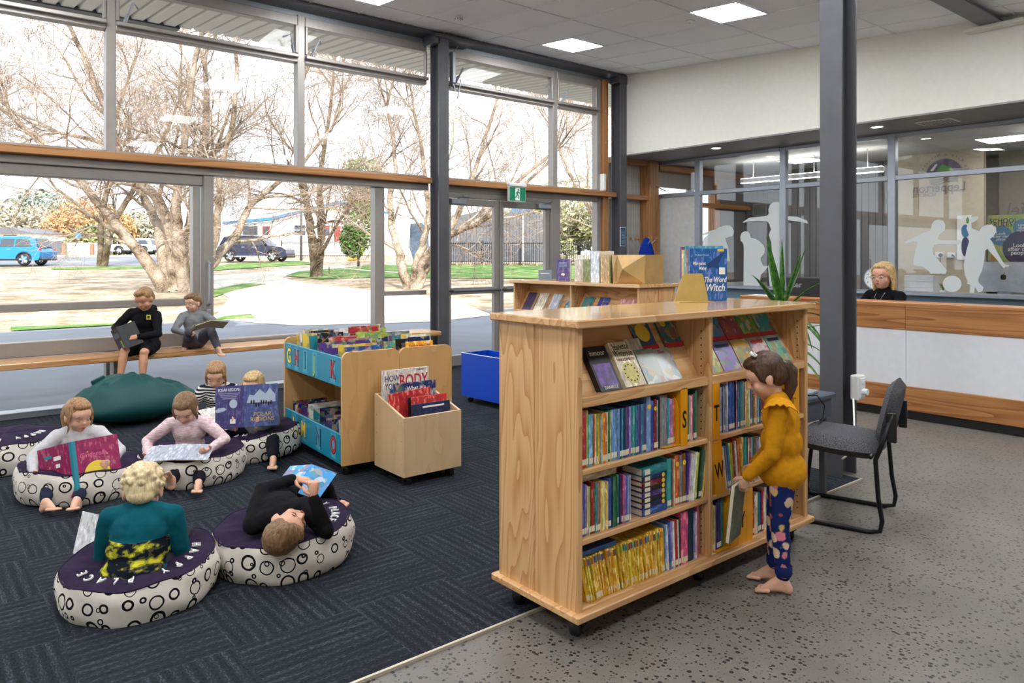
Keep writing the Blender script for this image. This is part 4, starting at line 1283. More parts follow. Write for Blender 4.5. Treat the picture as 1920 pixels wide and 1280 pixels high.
row(case1, xe2 + .07, XA1, SHZ[2], YS, [('red', .008, .205), ('yellow', .007, .2), ('green', .014, .207), ('cream', .006, .2), ('pink', .007, .205), ('cream', .006, .2), ('pink', .008, .205), ('dark green', .014, .21), ('green', .009, .22), ('teal', .006, .22)], 'between S divider and bookcase divider', group='books on the second shelf')
# second shelf, right bay
divider(XB0 + .002, SHZ[2], 'T', 'yellow letter divider printed with a black T', curve=False, w=.052)
row(case1, XB0 + .058, XB1, SHZ[2], YS, [('pale blue', .008, .225)] + [('cream', .008, .215), ('white', .009, .215), ('pale blue', .008, .215), ('cream', .008, .215), ('blue', .008, .215), ('white', .008, .215), ('grey', .007, .215), ('pale blue', .009, .22), ('white', .014, .235), ('blue', .016, .235), ('blue', .010, .235), ('blue', .014, .23), ('teal', .010, .232), ('black', .006, .23), ('pink', .016, .235), ('teal', .010, .225), ('blue', .010, .225), ('teal', .016, .225), ('turquoise', .012, .225), ('red', .012, .22), ('cream', .014, .22), ('yellow', .012, .22), ('white', .01, .22), ('blue', .012, .22), ('lilac', .01, .21), ('green', .012, .21), ('orange', .014, .21), ('cream', .012, .21), ('pale blue', .014, .21), ('navy', .016, .21), ('grey', .012, .21), ('red', .012, .2), ('white', .012, .2), ('teal', .014, .2), ('cream', .014, .2), ('brown', .014, .2)],
    'right of the T divider, second shelf', group='books on the second shelf')
divider(XB1 - .10, SHZ[2] + .01, '', 'yellow letter divider behind the ponytail of the standing girl', w=.05, h=.235, curve=True)
# third shelf, left bay
row(case1, XA0, XA1, SHZ[1], YS, [('purple', .030, .205), ('grey', .012, .2), ('cream', .006, .195), ('lime', .008, .19), ('dark red', .010, .19), ('red', .018, .205), ('teal', .010, .198), ('grey', .010, .195), ('orange', .008, .195), ('yellow', .012, .195), ('white', .007, .195), ('cream', .010, .19), ('yellow', .007, .19), ('cream', .008, .19), ('blue', .012, .2), ('navy', .012, .2), ('green', .014, .204), ('dark green', .010, .2), ('green', .012, .204), ('navy', .014, .204), ('dark red', .008, .2), ('pink', .008, .2), ('lilac', .008, .195), ('purple', .009, .195), ('pale blue', .008, .192), ('lilac', .008, .192)], 'third shelf of left bay, front bookcase', group='books on the third shelf')
# stack lying flat: dark spines with round yellow stickers
W1 = case1.matrix_world
zst = SHZ[1] + .001; xst = XA0 + .372
for k, (c, t, l, nm) in enumerate([('blue', .030, .158, 'blue book at the bottom of the flat stack'), ('navy', .024, .15, 'dark book, second from the bottom of the flat stack'), ('black', .022, .15, 'black book, third from the bottom of the flat stack'), ('purple', .022, .15, 'purple-black book in the middle of the flat stack'), ('black', .022, .15, 'black book, third from the top of the flat stack'), ('dark red', .022, .15, 'crimson book, second from the top of the flat stack'), ('navy', .024, .15, 'dark grey book under the teal one of the flat stack'), ('teal', .032, .16, 'teal book lying on top of the flat stack')]):
    Mx = W1 @ Matrix.Translation((xst + l, YS, zst)) @ Matrix.Rotation(-pi / 2, 4, 'Y')
    b = book(t, l, .12, CD[c], (0, 0, 0), nm + ' on the third shelf', 'flat stack of books', Mx, lab=False)
    MB().box(t * .15, t * .85, -.0022, .001, l * .08 if False else l - .045, l - .012).build('spine_sticker', M['label'], b)
    if 0 < k < 7: MB().tube([(t / 2, -.0015, .018), (t / 2, -.003, .018)], .0095, 14).build('yellow_dot', YE, b)
    zst += t + .0005
row(case1, xst + .166, XA1, SHZ[1], YS, [('turquoise', .030, .215), ('brown', .012, .21), ('cream', .008, .205), ('orange', .032, .222, 'dot'), ('grey', .018, .218), ('brown', .024, .222, 'dot'), ('purple', .012, .222, 0, .10), ('lilac', .008, .21, 0, .10), ('cream', .014, .21, 0, .11), ('white', .010, .205, 0, .11), ('white', .014, .215, 0, .12), ('lime', .010, .21, 0, .12), ('black', .012, .21, 0, .13), ('dark green', .016, .225, 0, .14), ('teal', .012, .212, 0, .15), ('yellow', .012, .21, 0, .16), ('yellow', .012, .208, 0, .16)], 'right of the flat stack, third shelf', group='books on the third shelf')
# book lying flat on top of the upright ones
book(.026, .20, .14, (196, 176, 140), (0, 0, 0), 'thick beige book lying across the upright books on the third shelf', 'books on the third shelf', W1 @ Matrix.Translation((XA0 + .24, .05, SHZ[1] + .206)) @ Matrix.Rotation(-pi / 2, 4, 'Y'), lab=False, pg='pages_old')
# third shelf, right bay
divider(XB0 + .03, SHZ[1] - .002, 'W', 'leaning yellow letter divider printed with a black W', lean=-.16, w=.075, curve=False)
row(case1, XB0 + .118, XB1, SHZ[1], YS, [('navy', .010, .2, 0, -.16), ('white', .009, .205, 0, -.15), ('pale blue', .009, .205, 0, -.15), ('grey', .008, .205, 0, -.15), ('blue', .012, .21, 0, -.14), ('teal', .010, .21, 0, -.14), ('yellow', .010, .212, 0, -.13), ('lime', .008, .212, 0, -.12), ('red', .022, .215, 0, -.12), ('white', .008, .215, 0, -.1), ('orange', .024, .225, 0, -.05), ('yellow', .014, .225), ('teal', .016, .22), ('turquoise', .012, .22), ('navy', .016, .22), ('cream', .012, .21), ('red', .012, .21), ('pale blue', .014, .21), ('green', .012, .21), ('brown', .016, .21), ('grey', .012, .2), ('lilac', .012, .2), ('white', .014, .2), ('blue', .012, .2), ('cream', .01, .2), ('orange', .014, .2), ('teal', .012, .2)], 'right of the leaning W divider', group='books on the third shelf')
# bottom shelf, left bay: long run of thin yellow paperbacks, fanned
rr = random.Random(5)
x = XA0 + .05
for k in range(48):
    a = lerp(-.24, -.06, k / 47) + rr.uniform(-.01, .01) - (.05 if k in (12, 13) else 0)
    hh = .186 + rr.uniform(-.003, .003) + (.008 if k > 38 else 0)
    c = (226 + rr.randint(-10, 10), 184 + rr.randint(-14, 14), 40 + rr.randint(-10, 30))
    Mx = W1 @ Matrix.Translation((x, YS + rr.uniform(0, .012), SHZ[0] + .001 + .0)) @ Matrix.Rotation(a, 4, 'Y')
    b = book(.0085, hh, .128, c, (0, 0, 0), f'thin yellow paperback, {ORD[k]} from the left on the bottom shelf', 'yellow series paperbacks', Mx, name='paperback')
    tp = ('red', 'orange', 'teal', 'lime', 'blue', 'brown')[rr.randint(0, 5)]
    if 'bt' + tp not in _bm:
        m_ = MB().box(.0008, .0077, -.002, .001, .155, .181).mesh('spine_band'); m_.materials.append(plain('band_' + tp, srgb(*CD[tp]), .5)); _bm['bt' + tp] = m_
    link('spine_band', _bm['bt' + tp], b)
    x += .0098
xe = x + .012
xe = row(case1, xe, XA1, SHZ[0], YS, [('pale blue', .008, .195, 0, -.06), ('white', .008, .2, 0, -.06), ('blue', .016, .21, 0, -.06), ('lilac', .014, .205, 0, -.06), ('white', .010, .205, 0, -.05), ('red', .018, .21, 0, -.05), ('white', .008, .205, 0, -.04), ('dark green', .012, .21, 0, -.04), ('pink', .046, .23), ('navy', .046, .235), ('lilac', .010, .21), ('white', .014, .21), ('pink', .014, .235)], 'right of the yellow paperbacks, bottom shelf', group='books on the bottom shelf')
book(.016, .20, .14, (40, 70, 120), (0, 0, 0), 'dark blue book lying flat above the yellow paperbacks', 'books on the bottom shelf', W1 @ Matrix.Translation((XA0 + .215, .03, SHZ[0] + .194)) @ Matrix.Rotation(-pi / 2, 4, 'Y'), lab=False)
# bottom shelf, right bay
xe = row(case1, XB0 + .006, XB1, SHZ[0], YS, [('black', .008, .21), ('brown', .010, .21), ('yellow', .014, .215), ('cream', .008, .21), ('purple', .008, .225), ('navy', .026, .235), ('purple', .012, .235), ('teal', .014, .235)], 'left of the X divider, bottom shelf', group='books on the bottom shelf')
divider(xe + .03, SHZ[0] + .002, 'X', 'wide yellow letter divider printed with a black X', w=.062, h=.245)
divider(xe + .094, SHZ[0] + .002, 'Y', 'wide yellow letter divider printed with a black Y', w=.062, h=.245, curve=False)
divider(xe + .158, SHZ[0] + .002, '', 'yellow letter divider partly hidden behind the held book', w=.055, h=.245, curve=False)
row(case1, xe + .24, XB1, SHZ[0], YS, rnd_spec(9, 24, ['blue', 'cream', 'teal', 'red', 'white', 'grey', 'green'], (.01, .018), (.19, .21)), 'right of the wide yellow dividers, bottom shelf', group='books on the bottom shelf')

# ---- books lying on the sloped display shelf
SL = math.atan2(1.205 - (SHZ[3] - .012), BD / 2 - .022 - .05)
def display_frame(case, x, up=.0, front=.0):
    """matrix on the sloped board: x to the right, y up the slope, z out of the board"""
    y0, z0 = .05, SHZ[3] - .012
    ey = Vector((0, cos(SL), sin(SL))); ex = Vector((1, 0, 0)); ez = ex.cross(ey)
    o = Vector((x, y0, z0)) + ey * (up + .012) + ez * (.001 + front)
    return case.matrix_world @ frame(o, ex, ey)
def flatbook(case, x, w, h, t, col, label, up=0.0, front=0.0, rot=0.0, mat='art', group='books on the display shelf', pg='pages'):
    Mx = display_frame(case, x, up, front) @ Matrix.Rotation(rot, 4, 'Z')
    r = link('book', None); r.matrix_world = Mx
    tag(r, label, 'book', group)
    r2 = MB().bbox(0, w, 0, h, t - .002, t, .0006).build('cover', M[mat], r); r2.color = (*srgb(*col), 1)
    mb = MB(); mb.box(0, w, 0, h, 0, .0015); mb.box(0, .002, 0, h, 0, t); c2 = mb.build('spine', M[mat], r); c2.color = (*srgb(*col), 1)
    MB().box(.002, w - .003, .003, h - .003, .0015, t - .002).build('pages', M[pg], r)
    return r
b = flatbook(case1, .165, .125, .20, .028, (26, 20, 34), 'black paperback with a purple picture cover on the display shelf', rot=.0, mat='book')
MB().bbox(.012, .113, .02, .12, .028, .0286, .0002).build('cover_art', plain('purple_art', srgb(92, 62, 140), .3, var=.6, scale=30), b)
lettering('inmoor', .036, WH, b, frame((.062, .168, .0292), (1, 0, 0), (0, 1, 0)), sx=.85)
lettering('DANIELLE PAIGE'[:8], .018, WH, b, frame((.066, .014, .0292), (1, 0, 0), (0, 1, 0)))
b = flatbook(case1, .305, .13, .205, .036, (226, 214, 184), 'cream paperback with a clock face cover on the display shelf', mat='book')
lettering('Jeanette', .040, ink('brownink', (80, 66, 50)), b, frame((.065, .182, .0368), (1, 0, 0), (0, 1, 0)), sx=.75)
lettering('Winterson', .040, ink('brownink', (80, 66, 50)), b, frame((.065, .150, .0368), (1, 0, 0), (0, 1, 0)), sx=.66)
lettering('TANGLEWRECK', .018, ink('redbrown', (140, 60, 50)), b, frame((.065, .122, .0368), (1, 0, 0), (0, 1, 0)), sx=.85)
mb = MB(); mb.tube([(.066, .06, .0362), (.066, .06, .0366)], .048, 28); mb.build('clock_disc', plain('dial_yellow', srgb(212, 200, 120), .4, var=.15, scale=60), b)
for k in range(12):
    a = 2 * pi * k / 12
    MB().bbox(.066 + .037 * cos(a) - .004, .066 + .037 * cos(a) + .004, .06 + .037 * sin(a) - .003, .06 + .037 * sin(a) + .003, .0366, .037, .0001).build('dial_mark', K, b)
flatbook(case1, .43, .10, .15, .018, (198, 190, 176), 'tan paperback half hidden behind the cream one', up=.07, front=0, mat='book')
flatbook(case1, .46, .125, .165, .010, (150, 160, 150), 'glossy comic with white and green cover leaning on the lip', front=.012)
b = flatbook(case1, .575, .135, .165, .010, (170, 176, 180), 'silver glossy comic next to the bookcase divider')
lettering('Thea', .022, RD, b, frame((.067, .145, .0106), (1, 0, 0), (0, 1, 0)), shear=.3)
b = flatbook(case1, .52, .125, .155, .010, (60, 90, 130), 'blue comic with yellow figure high on the left display board', up=.162)
MB().bbox(0, .13, 0, .022, .010, .0106, .0001).build('red_band', RD, b); MB().tube([(.062, .085, .0101), (.062, .085, .0105)], .045, 20).build('yellow_figure', YE, b)
b = flatbook(case1, .70, .125, .155, .010, (60, 110, 120), 'blue and yellow comic cut off by the bookcase divider', up=.162)
MB().bbox(0, .13, 0, .022, .010, .0106, .0001).build('red_band', RD, b); MB().tube([(.045, .125, .0101), (.045, .125, .0105)], .022, 8).build('yellow_burst', YE, b)
names = [('violet blue', (80, 80, 150)), ('sky blue', (70, 140, 190)), ('red and blue', (150, 80, 90)), ('lime green', (110, 160, 70)), ('turquoise', (70, 160, 160))]
for k in range(5):
    b = flatbook(case1, .875 + k * .152, .145, .155, .010, names[k][1], f'{names[k][0]} comic in the upper row of the right display shelf', up=.165)
    MB().bbox(0, .145, 0, .020, .010, .0106, .0001).build('red_band', RD, b)
names = [('yellow-green', (190, 196, 110)), ('lavender', (140, 130, 190)), ('golden', (190, 160, 90)), ('pink and white', (210, 180, 190)), ('aqua and yellow', (130, 190, 170))]
for k in range(5):
    b = flatbook(case1, .88 + k * .152, .145, .16, .010, names[k][1], f'{names[k][0]} comic in the lower row of the right display shelf')
    MB().bbox(.02, .125, .128, .146, .010, .0104, .0001).build('title_band', [RD, NV, GO, RD, NV][k], b)
# second bookcase: novels on its display shelf
for k, (x, c, nm) in enumerate([(.10, (70, 60, 90), 'dark purple paperback at the left end of the far display shelf'), (.28, (226, 216, 196), 'cream paperback, second on the far display shelf'), (.48, (200, 206, 216), 'pale grey-blue paperback, third on the far display shelf'), (.70, (120, 176, 196), 'light blue book beside the far divider'), (.90, (80, 150, 150), 'teal book just right of the far divider'), (1.10, (70, 80, 160), 'bright blue picture book on the far display shelf')]):
    flatbook(case2, x, .13, .20, .03 if k < 4 else .012, c, nm, group='books on the far display shelf', mat='book' if k < 3 else 'art')
b = flatbook(case2, 1.36, .22, .20, .012, (214, 160, 160), 'pink picture book with red title on the far display shelf', mat='book')
lettering('Big', .05, RD, b, frame((.11, .10, .0125), (1, 0, 0), (0, 1, 0)), bold=.01)

# ---- things on top of the bookcases
def standing(W, x, y, z, w, h, t, col, label, rot=0.0, mat='book', group=None, pg='pages'):
    """book standing upright with its front cover to -y"""
    Mx = W @ Matrix.Translation((x, y, z)) @ Matrix.Rotation(rot, 4, 'Z')
    r = link('book', None); r.matrix_world = Mx; tag(r, label, 'book', group)
    for (a, b, nm) in ((0, .0025, 'front_cover'), (t - .0025, t, 'back_cover')):
        q = MB().box(0, w, a, b, 0, h).build(nm, M[mat], r); q.color = (*srgb(*col), 1)
    q = MB().box(0, .002, .0, t, 0, h).build('spine', M[mat], r); q.color = (*srgb(*col), 1)
    MB().box(.002, w - .003, .0025, t - .0025, .003, h - .003).build('pages', M[pg], r)
    return r
W1 = case1.matrix_world; ZT = BH + .001
x0 = 1.28
b = standing(W1, x0, .44, ZT, .225, .285, .022, (28, 96, 172), 'blue picture book with witch hat cover standing on the front bookcase', rot=-.42, group='books on the front bookcase top')
lettering('Margaret', .026, WH, b, frame((.055, -.0008, .205), (1, 0, 0), (0, 0, 1)), bold=.01, sx=.8)
lettering('Mahy', .026, WH, b, frame((.075, -.0008, .178), (1, 0, 0), (0, 0, 1)), bold=.01, sx=.8)
lettering('The Magical Verse of', .012, TB, b, frame((.07, -.0008, .25), (1, 0, 0), (0, 0, 1)), bold=.01, sx=.8)
lettering('The Word', .042, WH, b, frame((.150, -.0008, .115), (1, 0, 0), (0, 0, 1)), bold=.014, shear=.25, sx=.75)
lettering('Witch', .056, WH, b, frame((.150, -.0008, .072), (1, 0, 0), (0, 0, 1)), bold=.014, shear=.25, sx=.85)
MB().bbox(.165, .205, -.0012, 0, .27, .283, .0002).build('yellow_sticker', YE, b)
MB().bbox(.175, .212, -.0012, 0, .145, .182, .0002).build('award_sticker', WH, b)
hat = MB(); hat.prism([(.10, .20), (.215, .275), (.17, .20), (.185, .165), (.14, .185), (.105, .175)], (0, -.0009, 0), (1, 0, 0), (0, 0, 1), (0, 1, 0), .0006); hat.build('cover_hat', ink('midblue', (24, 62, 120)), b)
prev = None
for k, (w, h, t, c, nm) in enumerate([(.21, .28, .02, (150, 84, 40), 'brown-edged book behind the blue picture book'), (.225, .30, .018, (80, 156, 186), 'tall light blue book behind the brown one'), (.20, .275, .024, (150, 190, 130), 'green patterned book, third behind the blue picture book'), (.21, .28, .022, (226, 190, 130), 'cream and orange book, fourth behind the blue picture book'), (.215, .295, .02, (110, 60, 120), 'purple book at the back of the row on the bookcase')]):
    standing(W1, x0 + .02 + .022 * (k + 1), .565 + .0 + .024 * (k + 1) * .4, ZT, w, h, t * .6, c, nm, rot=-.42, group='books on the front bookcase top') if False else standing(W1 @ Matrix.Translation((x0, .44, ZT)) @ Matrix.Rotation(-.42, 4, 'Z'), .004 * k, .0235 + k * .0235, 0, w, h, .022, c, nm, group='books on the front bookcase top')
be = MB(); Mbe = W1 @ Matrix.Translation((x0, .44, ZT)) @ Matrix.Rotation(-.42, 4, 'Z')
poly = [(-.10, 0), (.105, 0), (.10, .03), (.075, .135), (.068, .15), (-.04, .15), (-.05, .14), (-.09, .03)]
be.prism([(a, b_) for a, b_ in poly], (0, -.008, 0), (1, 0, 0), (0, 0, 1), (0, 1, 0), .003); be.box(-.10, .105, -.07, -.006, 0, .003)
o = be.build('bookend', plain('brass_sheet', srgb(206, 182, 110), .35, .4), None, fix=True); o.matrix_world = Mbe
tag(o, 'tapered brass sheet bookend against the blue picture book', 'bookend')
# far bookcase top (local x runs from the window end towards the camera)
W2 = case2.matrix_world
b = standing(W2, .44, .2, ZT, .15, .215, .03, (92, 84, 140), 'purple book standing open-backed on the far bookcase', rot=.35, group='books on the far bookcase top')
for k in range(4): MB().box(.03, .12, -.001, 0, .135 + k * .014, .139 + k * .014).build('print_line', TB, b)
MB().ell((.075, -.001, .06), (.022, .001, .012), nu=12, nv=6).build('cover_print', WH, b)
standing(W2, .76, .14, ZT, .15, .215, .03, (218, 214, 204), 'pale garden book with dark spine on the far bookcase', rot=.55, group='books on the far bookcase top')
standing(W2, .88, .14, ZT, .14, .215, .02, (150, 160, 120), 'green and cream book leaning beside the garden book', rot=.95, group='books on the far bookcase top')
b = standing(W2, 1.06, .06, ZT, .11, .29, .20, (214, 222, 232), 'tall pale blue marbled binder on the far bookcase', rot=.0, group='books on the far bookcase top')
standing(W2, 1.185, .06, ZT, .115, .25, .18, (190, 160, 116), 'thick brown-paged book between binder and magazine file', group='books on the far bookcase top', pg='pages_old')
mf = link('magazine_file', None); mf.matrix_world = W2 @ Matrix.Translation((1.40, .05, ZT)); tag(mf, 'gold card magazine file with folded facets on the far bookcase', 'magazine file')
gold = plain('gold_card', srgb(186, 150, 92), .4, .15, .5, .12, 6)
mb = MB()
w_, h_, d_ = .33, .255, .24
V = [(0, 0, 0), (w_, 0, 0), (w_, 0, h_), (0, 0, h_), (.13, -.075, .13), (w_ - .01, -.004, .125)]
mb.add(V, [(0, 1, 4), (1, 5, 4), (5, 2, 4), (2, 3, 4), (3, 0, 4)])
mb.add([(w_, 0, 0), (w_, d_, 0), (w_, d_, h_), (w_, 0, h_), (0, d_, 0), (0, d_, h_), (0, 0, 0), (0, 0, h_)], [(0, 1, 2, 3), (1, 4, 5, 2), (4, 6, 7, 5)])
mb.build('file_box', gold, mf)
V = [(0, 0, 0), (0, 0, h_), (-.075, .01, h_), (-.06, .01, 0), (-.03, -.02, .12)]
mb = MB(); mb.add(V, [(0, 1, 4), (1, 2, 4), (2, 3, 4), (3, 0, 4)]); mb.build('side_fold', gold, mf)
for k, (c, nm) in enumerate(((CD['black'], 'black magazine'), (CD['lime'], 'lime magazine'), (CD['cream'], 'cream magazine'))):
    q = MB().box(-.09 - k * .012, -.082 - k * .012, .02, .22, 0, .25 - k * .012).build('magazine', M['book'], mf); q.color = (*srgb(*c), 1)
# small standing card
cs = thing('sign_card', 'small grey-blue sign card standing at the far end of the bookcase', 'sign', tuple(W2 @ Vector((.16, .30, ZT))), -pi / 2 + .5)
MB().bbox(-.075, .075, 0, .006, 0, .10, .002).build('card', plain('slate_card', srgb(120, 138, 156), .5), cs)
MB().bbox(-.05, .05, -.001, 0, .06, .066, .0002).build('print_line', WH, cs); MB().box(-.05, .05, .006, .06, 0, .003).build('foot', M['whitep'], cs)

# ---- children's browser unit (teal fronts, beech ends)
M['teal'] = plain('teal_laminate', srgb(22, 138, 168), .35, 0, .5, .03)
M['tealin'] = plain('teal_inner', srgb(20, 120, 140), .45, 0, .5, .04)
bw = thing('book_browser', 'beech and teal book browser with alphabet letters on its fronts', 'book browser', (2.32, 4.60, 0), radians(-4.1))
WB, LB, HB = .855, 1.19, .85          # local: x across (0..WB), y away from the camera (0..LB)
def roundpanel(x0, x1, y, name):
    pts = [(x0, .085), (x1, .085)]
    for (cx_, s) in ((x1 - .05, 0), (x0 + .05, 1)):
        for k in range(7):
            a = (pi / 2) * k / 6 + (pi / 2) * s; pts.append((cx_ + .05 * cos(a), HB - .05 + .05 * sin(a)))
    MB().prism(pts, (0, y, 0), (1, 0, 0), (0, 0, 1), (0, 1, 0), .026).build(name, M['beech'], bw, fix=True)
for y in (0, LB - .026):
    roundpanel(0, WB / 2 - .0015, y, 'end_panel'); roundpanel(WB / 2 + .0015, WB, y, 'end_panel')
for s in (0, 1):
    g_ = (lambda x: x) if s == 0 else (lambda x: WB - x)
    def bb(xa, xb, y0, y1, z0, z1, nm, mt): a, b_ = sorted((g_(xa), g_(xb))); MB().bbox(a, b_, y0, y1, z0, z1, .003).build(nm, M[mt], bw)
    bb(.004, .022, .026, LB - .026, .61, .81, 'upper_front', 'teal'); bb(.004, .022, .026, LB - .026, .085, .29, 'lower_front', 'teal')
    bb(.022, WB / 2 - .01, .026, LB - .026, .61, .625, 'upper_floor', 'beech'); bb(.022, WB / 2 - .01, .026, LB - .026, .085, .10, 'lower_floor', 'beech')
    for k in (1, 2): bb(.022, WB / 2 - .01, LB * k / 3 - .006, LB * k / 3 + .006, .625, .785, 'bin_divider', 'tealin')
    for k in (1, 2): bb(.022, WB / 2 - .01, LB * k / 3 - .006, LB * k / 3 + .006, .10, .27, 'bin_divider', 'tealin')
MB().bbox(WB / 2 - .01, WB / 2 + .01, .026, LB - .026, .10, .80, .003).build('centre_panel', M['beech'], bw)
for x in (.06, WB - .06):
    for y in (.08, LB - .08):
        MB().lathe([(.01, -.02), (.03, -.02), (.038, -.012), (.038, .012), (.03, .02), (.01, .02)], 14).build('caster', M['black'], bw, True, (x, y, .038), (0, pi / 2, .4))
        MB().box(x - .02, x + .02, y - .02, y + .02, .06, .088).build('caster_fork', M['black'], bw)
# alphabet letters on cards
def card_letter(ch, y, z, c, size=.13):
    Mx = frame((.0035, y, z), (0, -1, 0), (0, 0, 1))
    mb = MB(); mb.box(-.045, .045, -.085, .085, 0, .0005, Mx); cd = mb.build('letter_card', ink('cardblue', (70, 160, 190)), bw)
    lettering(ch, size * 1.25, K, cd, frame((.0026, y, z), (0, -1, 0), (0, 0, 1)), 'letter_outline', bold=.055, sx=.8)
    lettering(ch, size * 1.22, c, cd, frame((.0016, y, z), (0, -1, 0), (0, 0, 1)), 'letter', bold=.025, sx=.8)
for ch, f, c in (('G', .90, YE), ('H', .76, RD), ('I', .60, ink('slate', (60, 110, 140))), ('J', .44, LG), ('K', .15, RD)): card_letter(ch, LB * f, .71, c)
for ch, f, c in (('L', .80, YE), ('M', .63, YE), ('N', .38, ink('slate', (60, 110, 140))), ('O', .14, RD)): card_letter(ch, LB * f, .19, c)
# picture books in the browser bins
WBW = Matrix.Translation((2.32, 4.60, 0)) @ Matrix.Rotation(radians(-4.1), 4, 'Z')
PB = ['red', 'orange', 'yellow', 'cream', 'cream', 'white', 'white', 'pale blue', 'blue', 'teal', 'green', 'lime', 'purple', 'pink', 'brown', 'grey', 'black', 'navy', 'turquoise']
def picbook(x, y, z, w, h, t, c, lean, label, group, mat='art', yaw=0.0):
    """thin picture book facing -y (cover towards the camera end), leaning back"""
    Mx = WBW @ Matrix.Translation((x, y, z)) @ Matrix.Rotation(yaw, 4, 'Z') @ Matrix.Rotation(-lean, 4, 'X')
    key = ('pic', round(w, 2), round(h, 2), round(t, 3), mat)
    if key not in _bm:
        mb = MB(); mb.box(0, w, 0, .0015, 0, h); mb.box(0, w, t - .0015, t, 0, h); mb.box(0, .0015, 0, t, 0, h)
        me = mb.mesh('picture_book'); me.materials.append(M[mat]); _bm[key] = me
        pm = MB().box(.0015, w - .002, .0015, t - .0015, .002, h - .002).mesh('pages'); pm.materials.append(M['pages']); _bm[('picp',) + key[1:]] = pm
    o = link('picture_book', _bm[key], None); o.matrix_world = Mx
    col = CD[c] if isinstance(c, str) else c
    o.color = (*srgb(*col), 1)
    tag(o, label, 'book', group); link('pages', _bm[('picp',) + key[1:]], o)
    return o
rr = random.Random(21)
bins = ['rear', 'middle', 'front']
for side in (0, 1):
    for bi in range(3):
        y0 = LB * (2 - bi) / 3 + .02
        n = 12
        for k in range(n):
            f = (n - 1 - k) / (n - 1)
            y = y0 + .04 + f * .27
            h = rr.choice((.21, .23, .25, .27, .19)); w = rr.choice((.2, .22, .25, .28, .18))
            if side == 0 and bi == 2 and k > 8: continue
            x = (.03 if side == 0 else WB / 2 + .02) + rr.uniform(0, max(.005, WB / 2 - .05 - w))
            c = rr.choice(PB)
            where = ['left', 'right'][side]
            o = picbook(x, y, .63 + rr.uniform(0, .025), w, h, rr.choice((.008, .010, .012)), c, rr.uniform(.08, .22), f'{c} picture book, {ORD[k]} from the back, {bins[bi]} {where} bin of the browser', 'picture books in the browser', yaw=rr.uniform(-.06, .06))
for bi in range(3):
    y0 = LB * (2 - bi) / 3 + .02
    for k in range(9):
        y = y0 + .04 + (8 - k) / 8 * .27; h = rr.choice((.22, .24, .26, .28)); w = rr.choice((.22, .25, .28)); c = rr.choice(['navy', 'navy', 'cream', 'purple', 'teal', 'blue', 'pink', 'white', 'black'])
        picbook(.03 + rr.uniform(0, .06), y, .105, w, h, .01, c, rr.uniform(.08, .2), f'{c} picture book, {ORD[k]} from the back, lower {bins[bi]} bin of the browser', 'picture books in the lower browser bins')
yb = picbook(.50, .035, .64, .22, .245, .012, (240, 180, 40), .04, 'bright yellow picture book at the near end of the browser', 'picture books in the browser', mat='book')
lettering('The Boy who Cried', .024, RD, yb, frame((.11, -.0012, .215), (1, 0, 0), (0, 0, 1)), bold=.01, sx=.9)
MB().bbox(.165, .19, -.0015, 0, .225, .24, .0002).build('spine_sticker', WH, yb)
cb = picbook(.10, .15, .64, .24, .225, .012, (200, 220, 210), .10, 'pale picture book with navy capitals in the front bin of the browser', 'picture books in the browser', mat='book')
lettering('COLIN', .05, NV, cb, frame((.13, -.0012, .19), (1, 0, 0), (0, 0, 1)), bold=.02)
tb_ = picbook(.16, .075, .625, .24, .215, .012, (90, 150, 190), .08, 'teal picture book with red and blue title in the front bin', 'picture books in the browser', mat='book')
lettering('TEENAGED', .042, RD, tb_, frame((.12, -.0012, .185), (1, 0, 0), (0, 0, 1)), bold=.02)

# ---- plywood book box
bx_ = thing('plywood_book_box', 'birch plywood book box with slanted sides on casters', 'book box', (2.525, 4.150, 0), radians(-1.0))
w_, d_ = .45, .395
MB().bbox(0, w_, 0, .016, .07, .455, .002).build('front_panel', M['ply'], bx_); MB().bbox(0, w_, d_ - .016, d_, .07, .56, .002).build('back_panel', M['ply'], bx_)
for x0 in (0, w_ - .016):
    MB().prism([(.016, .07), (d_ - .016, .07), (d_ - .016, .56), (.016, .455)], (x0, 0, 0), (0, 1, 0), (0, 0, 1), (1, 0, 0), .016).build('side_panel', M['ply'], bx_, fix=True)
MB().bbox(.016, w_ - .016, .016, d_ - .016, .07, .085, .002).build('floor_panel', M['ply'], bx_)
for z in (.15, .30, .42):
    for y in (.03, d_ - .03): MB().cyl((-.0005, y, z), (.001, y, z), .005, 8).build('screw', M['timber'], bx_)
for x in (.06, w_ - .06):
    for y in (.06, d_ - .06):
        MB().lathe([(.01, -.018), (.028, -.018), (.034, -.01), (.034, .01), (.028, .018), (.01, .018)], 14).build('caster', M['black'], bx_, True, (x, y, .034), (0, pi / 2, .4)); MB().box(x - .018, x + .018, y - .018, y + .018, .05, .07).build('caster_fork', M['black'], bx_)
WBX = Matrix.Translation((2.525, 4.150, 0)) @ Matrix.Rotation(radians(-1), 4, 'Z')
def bigbook(x, y, z, w, h, t, c, lean, label, mat='book', roll=0.0):
    Mx = WBX @ Matrix.Translation((x, y, z)) @ Matrix.Rotation(-lean, 4, 'X') @ Matrix.Rotation(roll, 4, 'Y')
    r = link('large_book', None); r.matrix_world = Mx; tag(r, label, 'book', 'large books in the plywood box')
    q = MB().bbox(0, w, 0, .003, 0, h, .001).build('front_cover', M[mat], r); q.color = (*srgb(*c), 1)
    q = MB().bbox(0, w, t - .003, t, 0, h, .001).build('back_cover', M[mat], r); q.color = (*srgb(*c), 1)
    q = MB().box(0, .003, 0, t, 0, h).build('spine', M[mat], r); q.color = (*srgb(*c), 1)
    MB().box(.003, w - .004, .003, t - .003, .004, h - .004).build('pages', M['pages'], r)
    return r
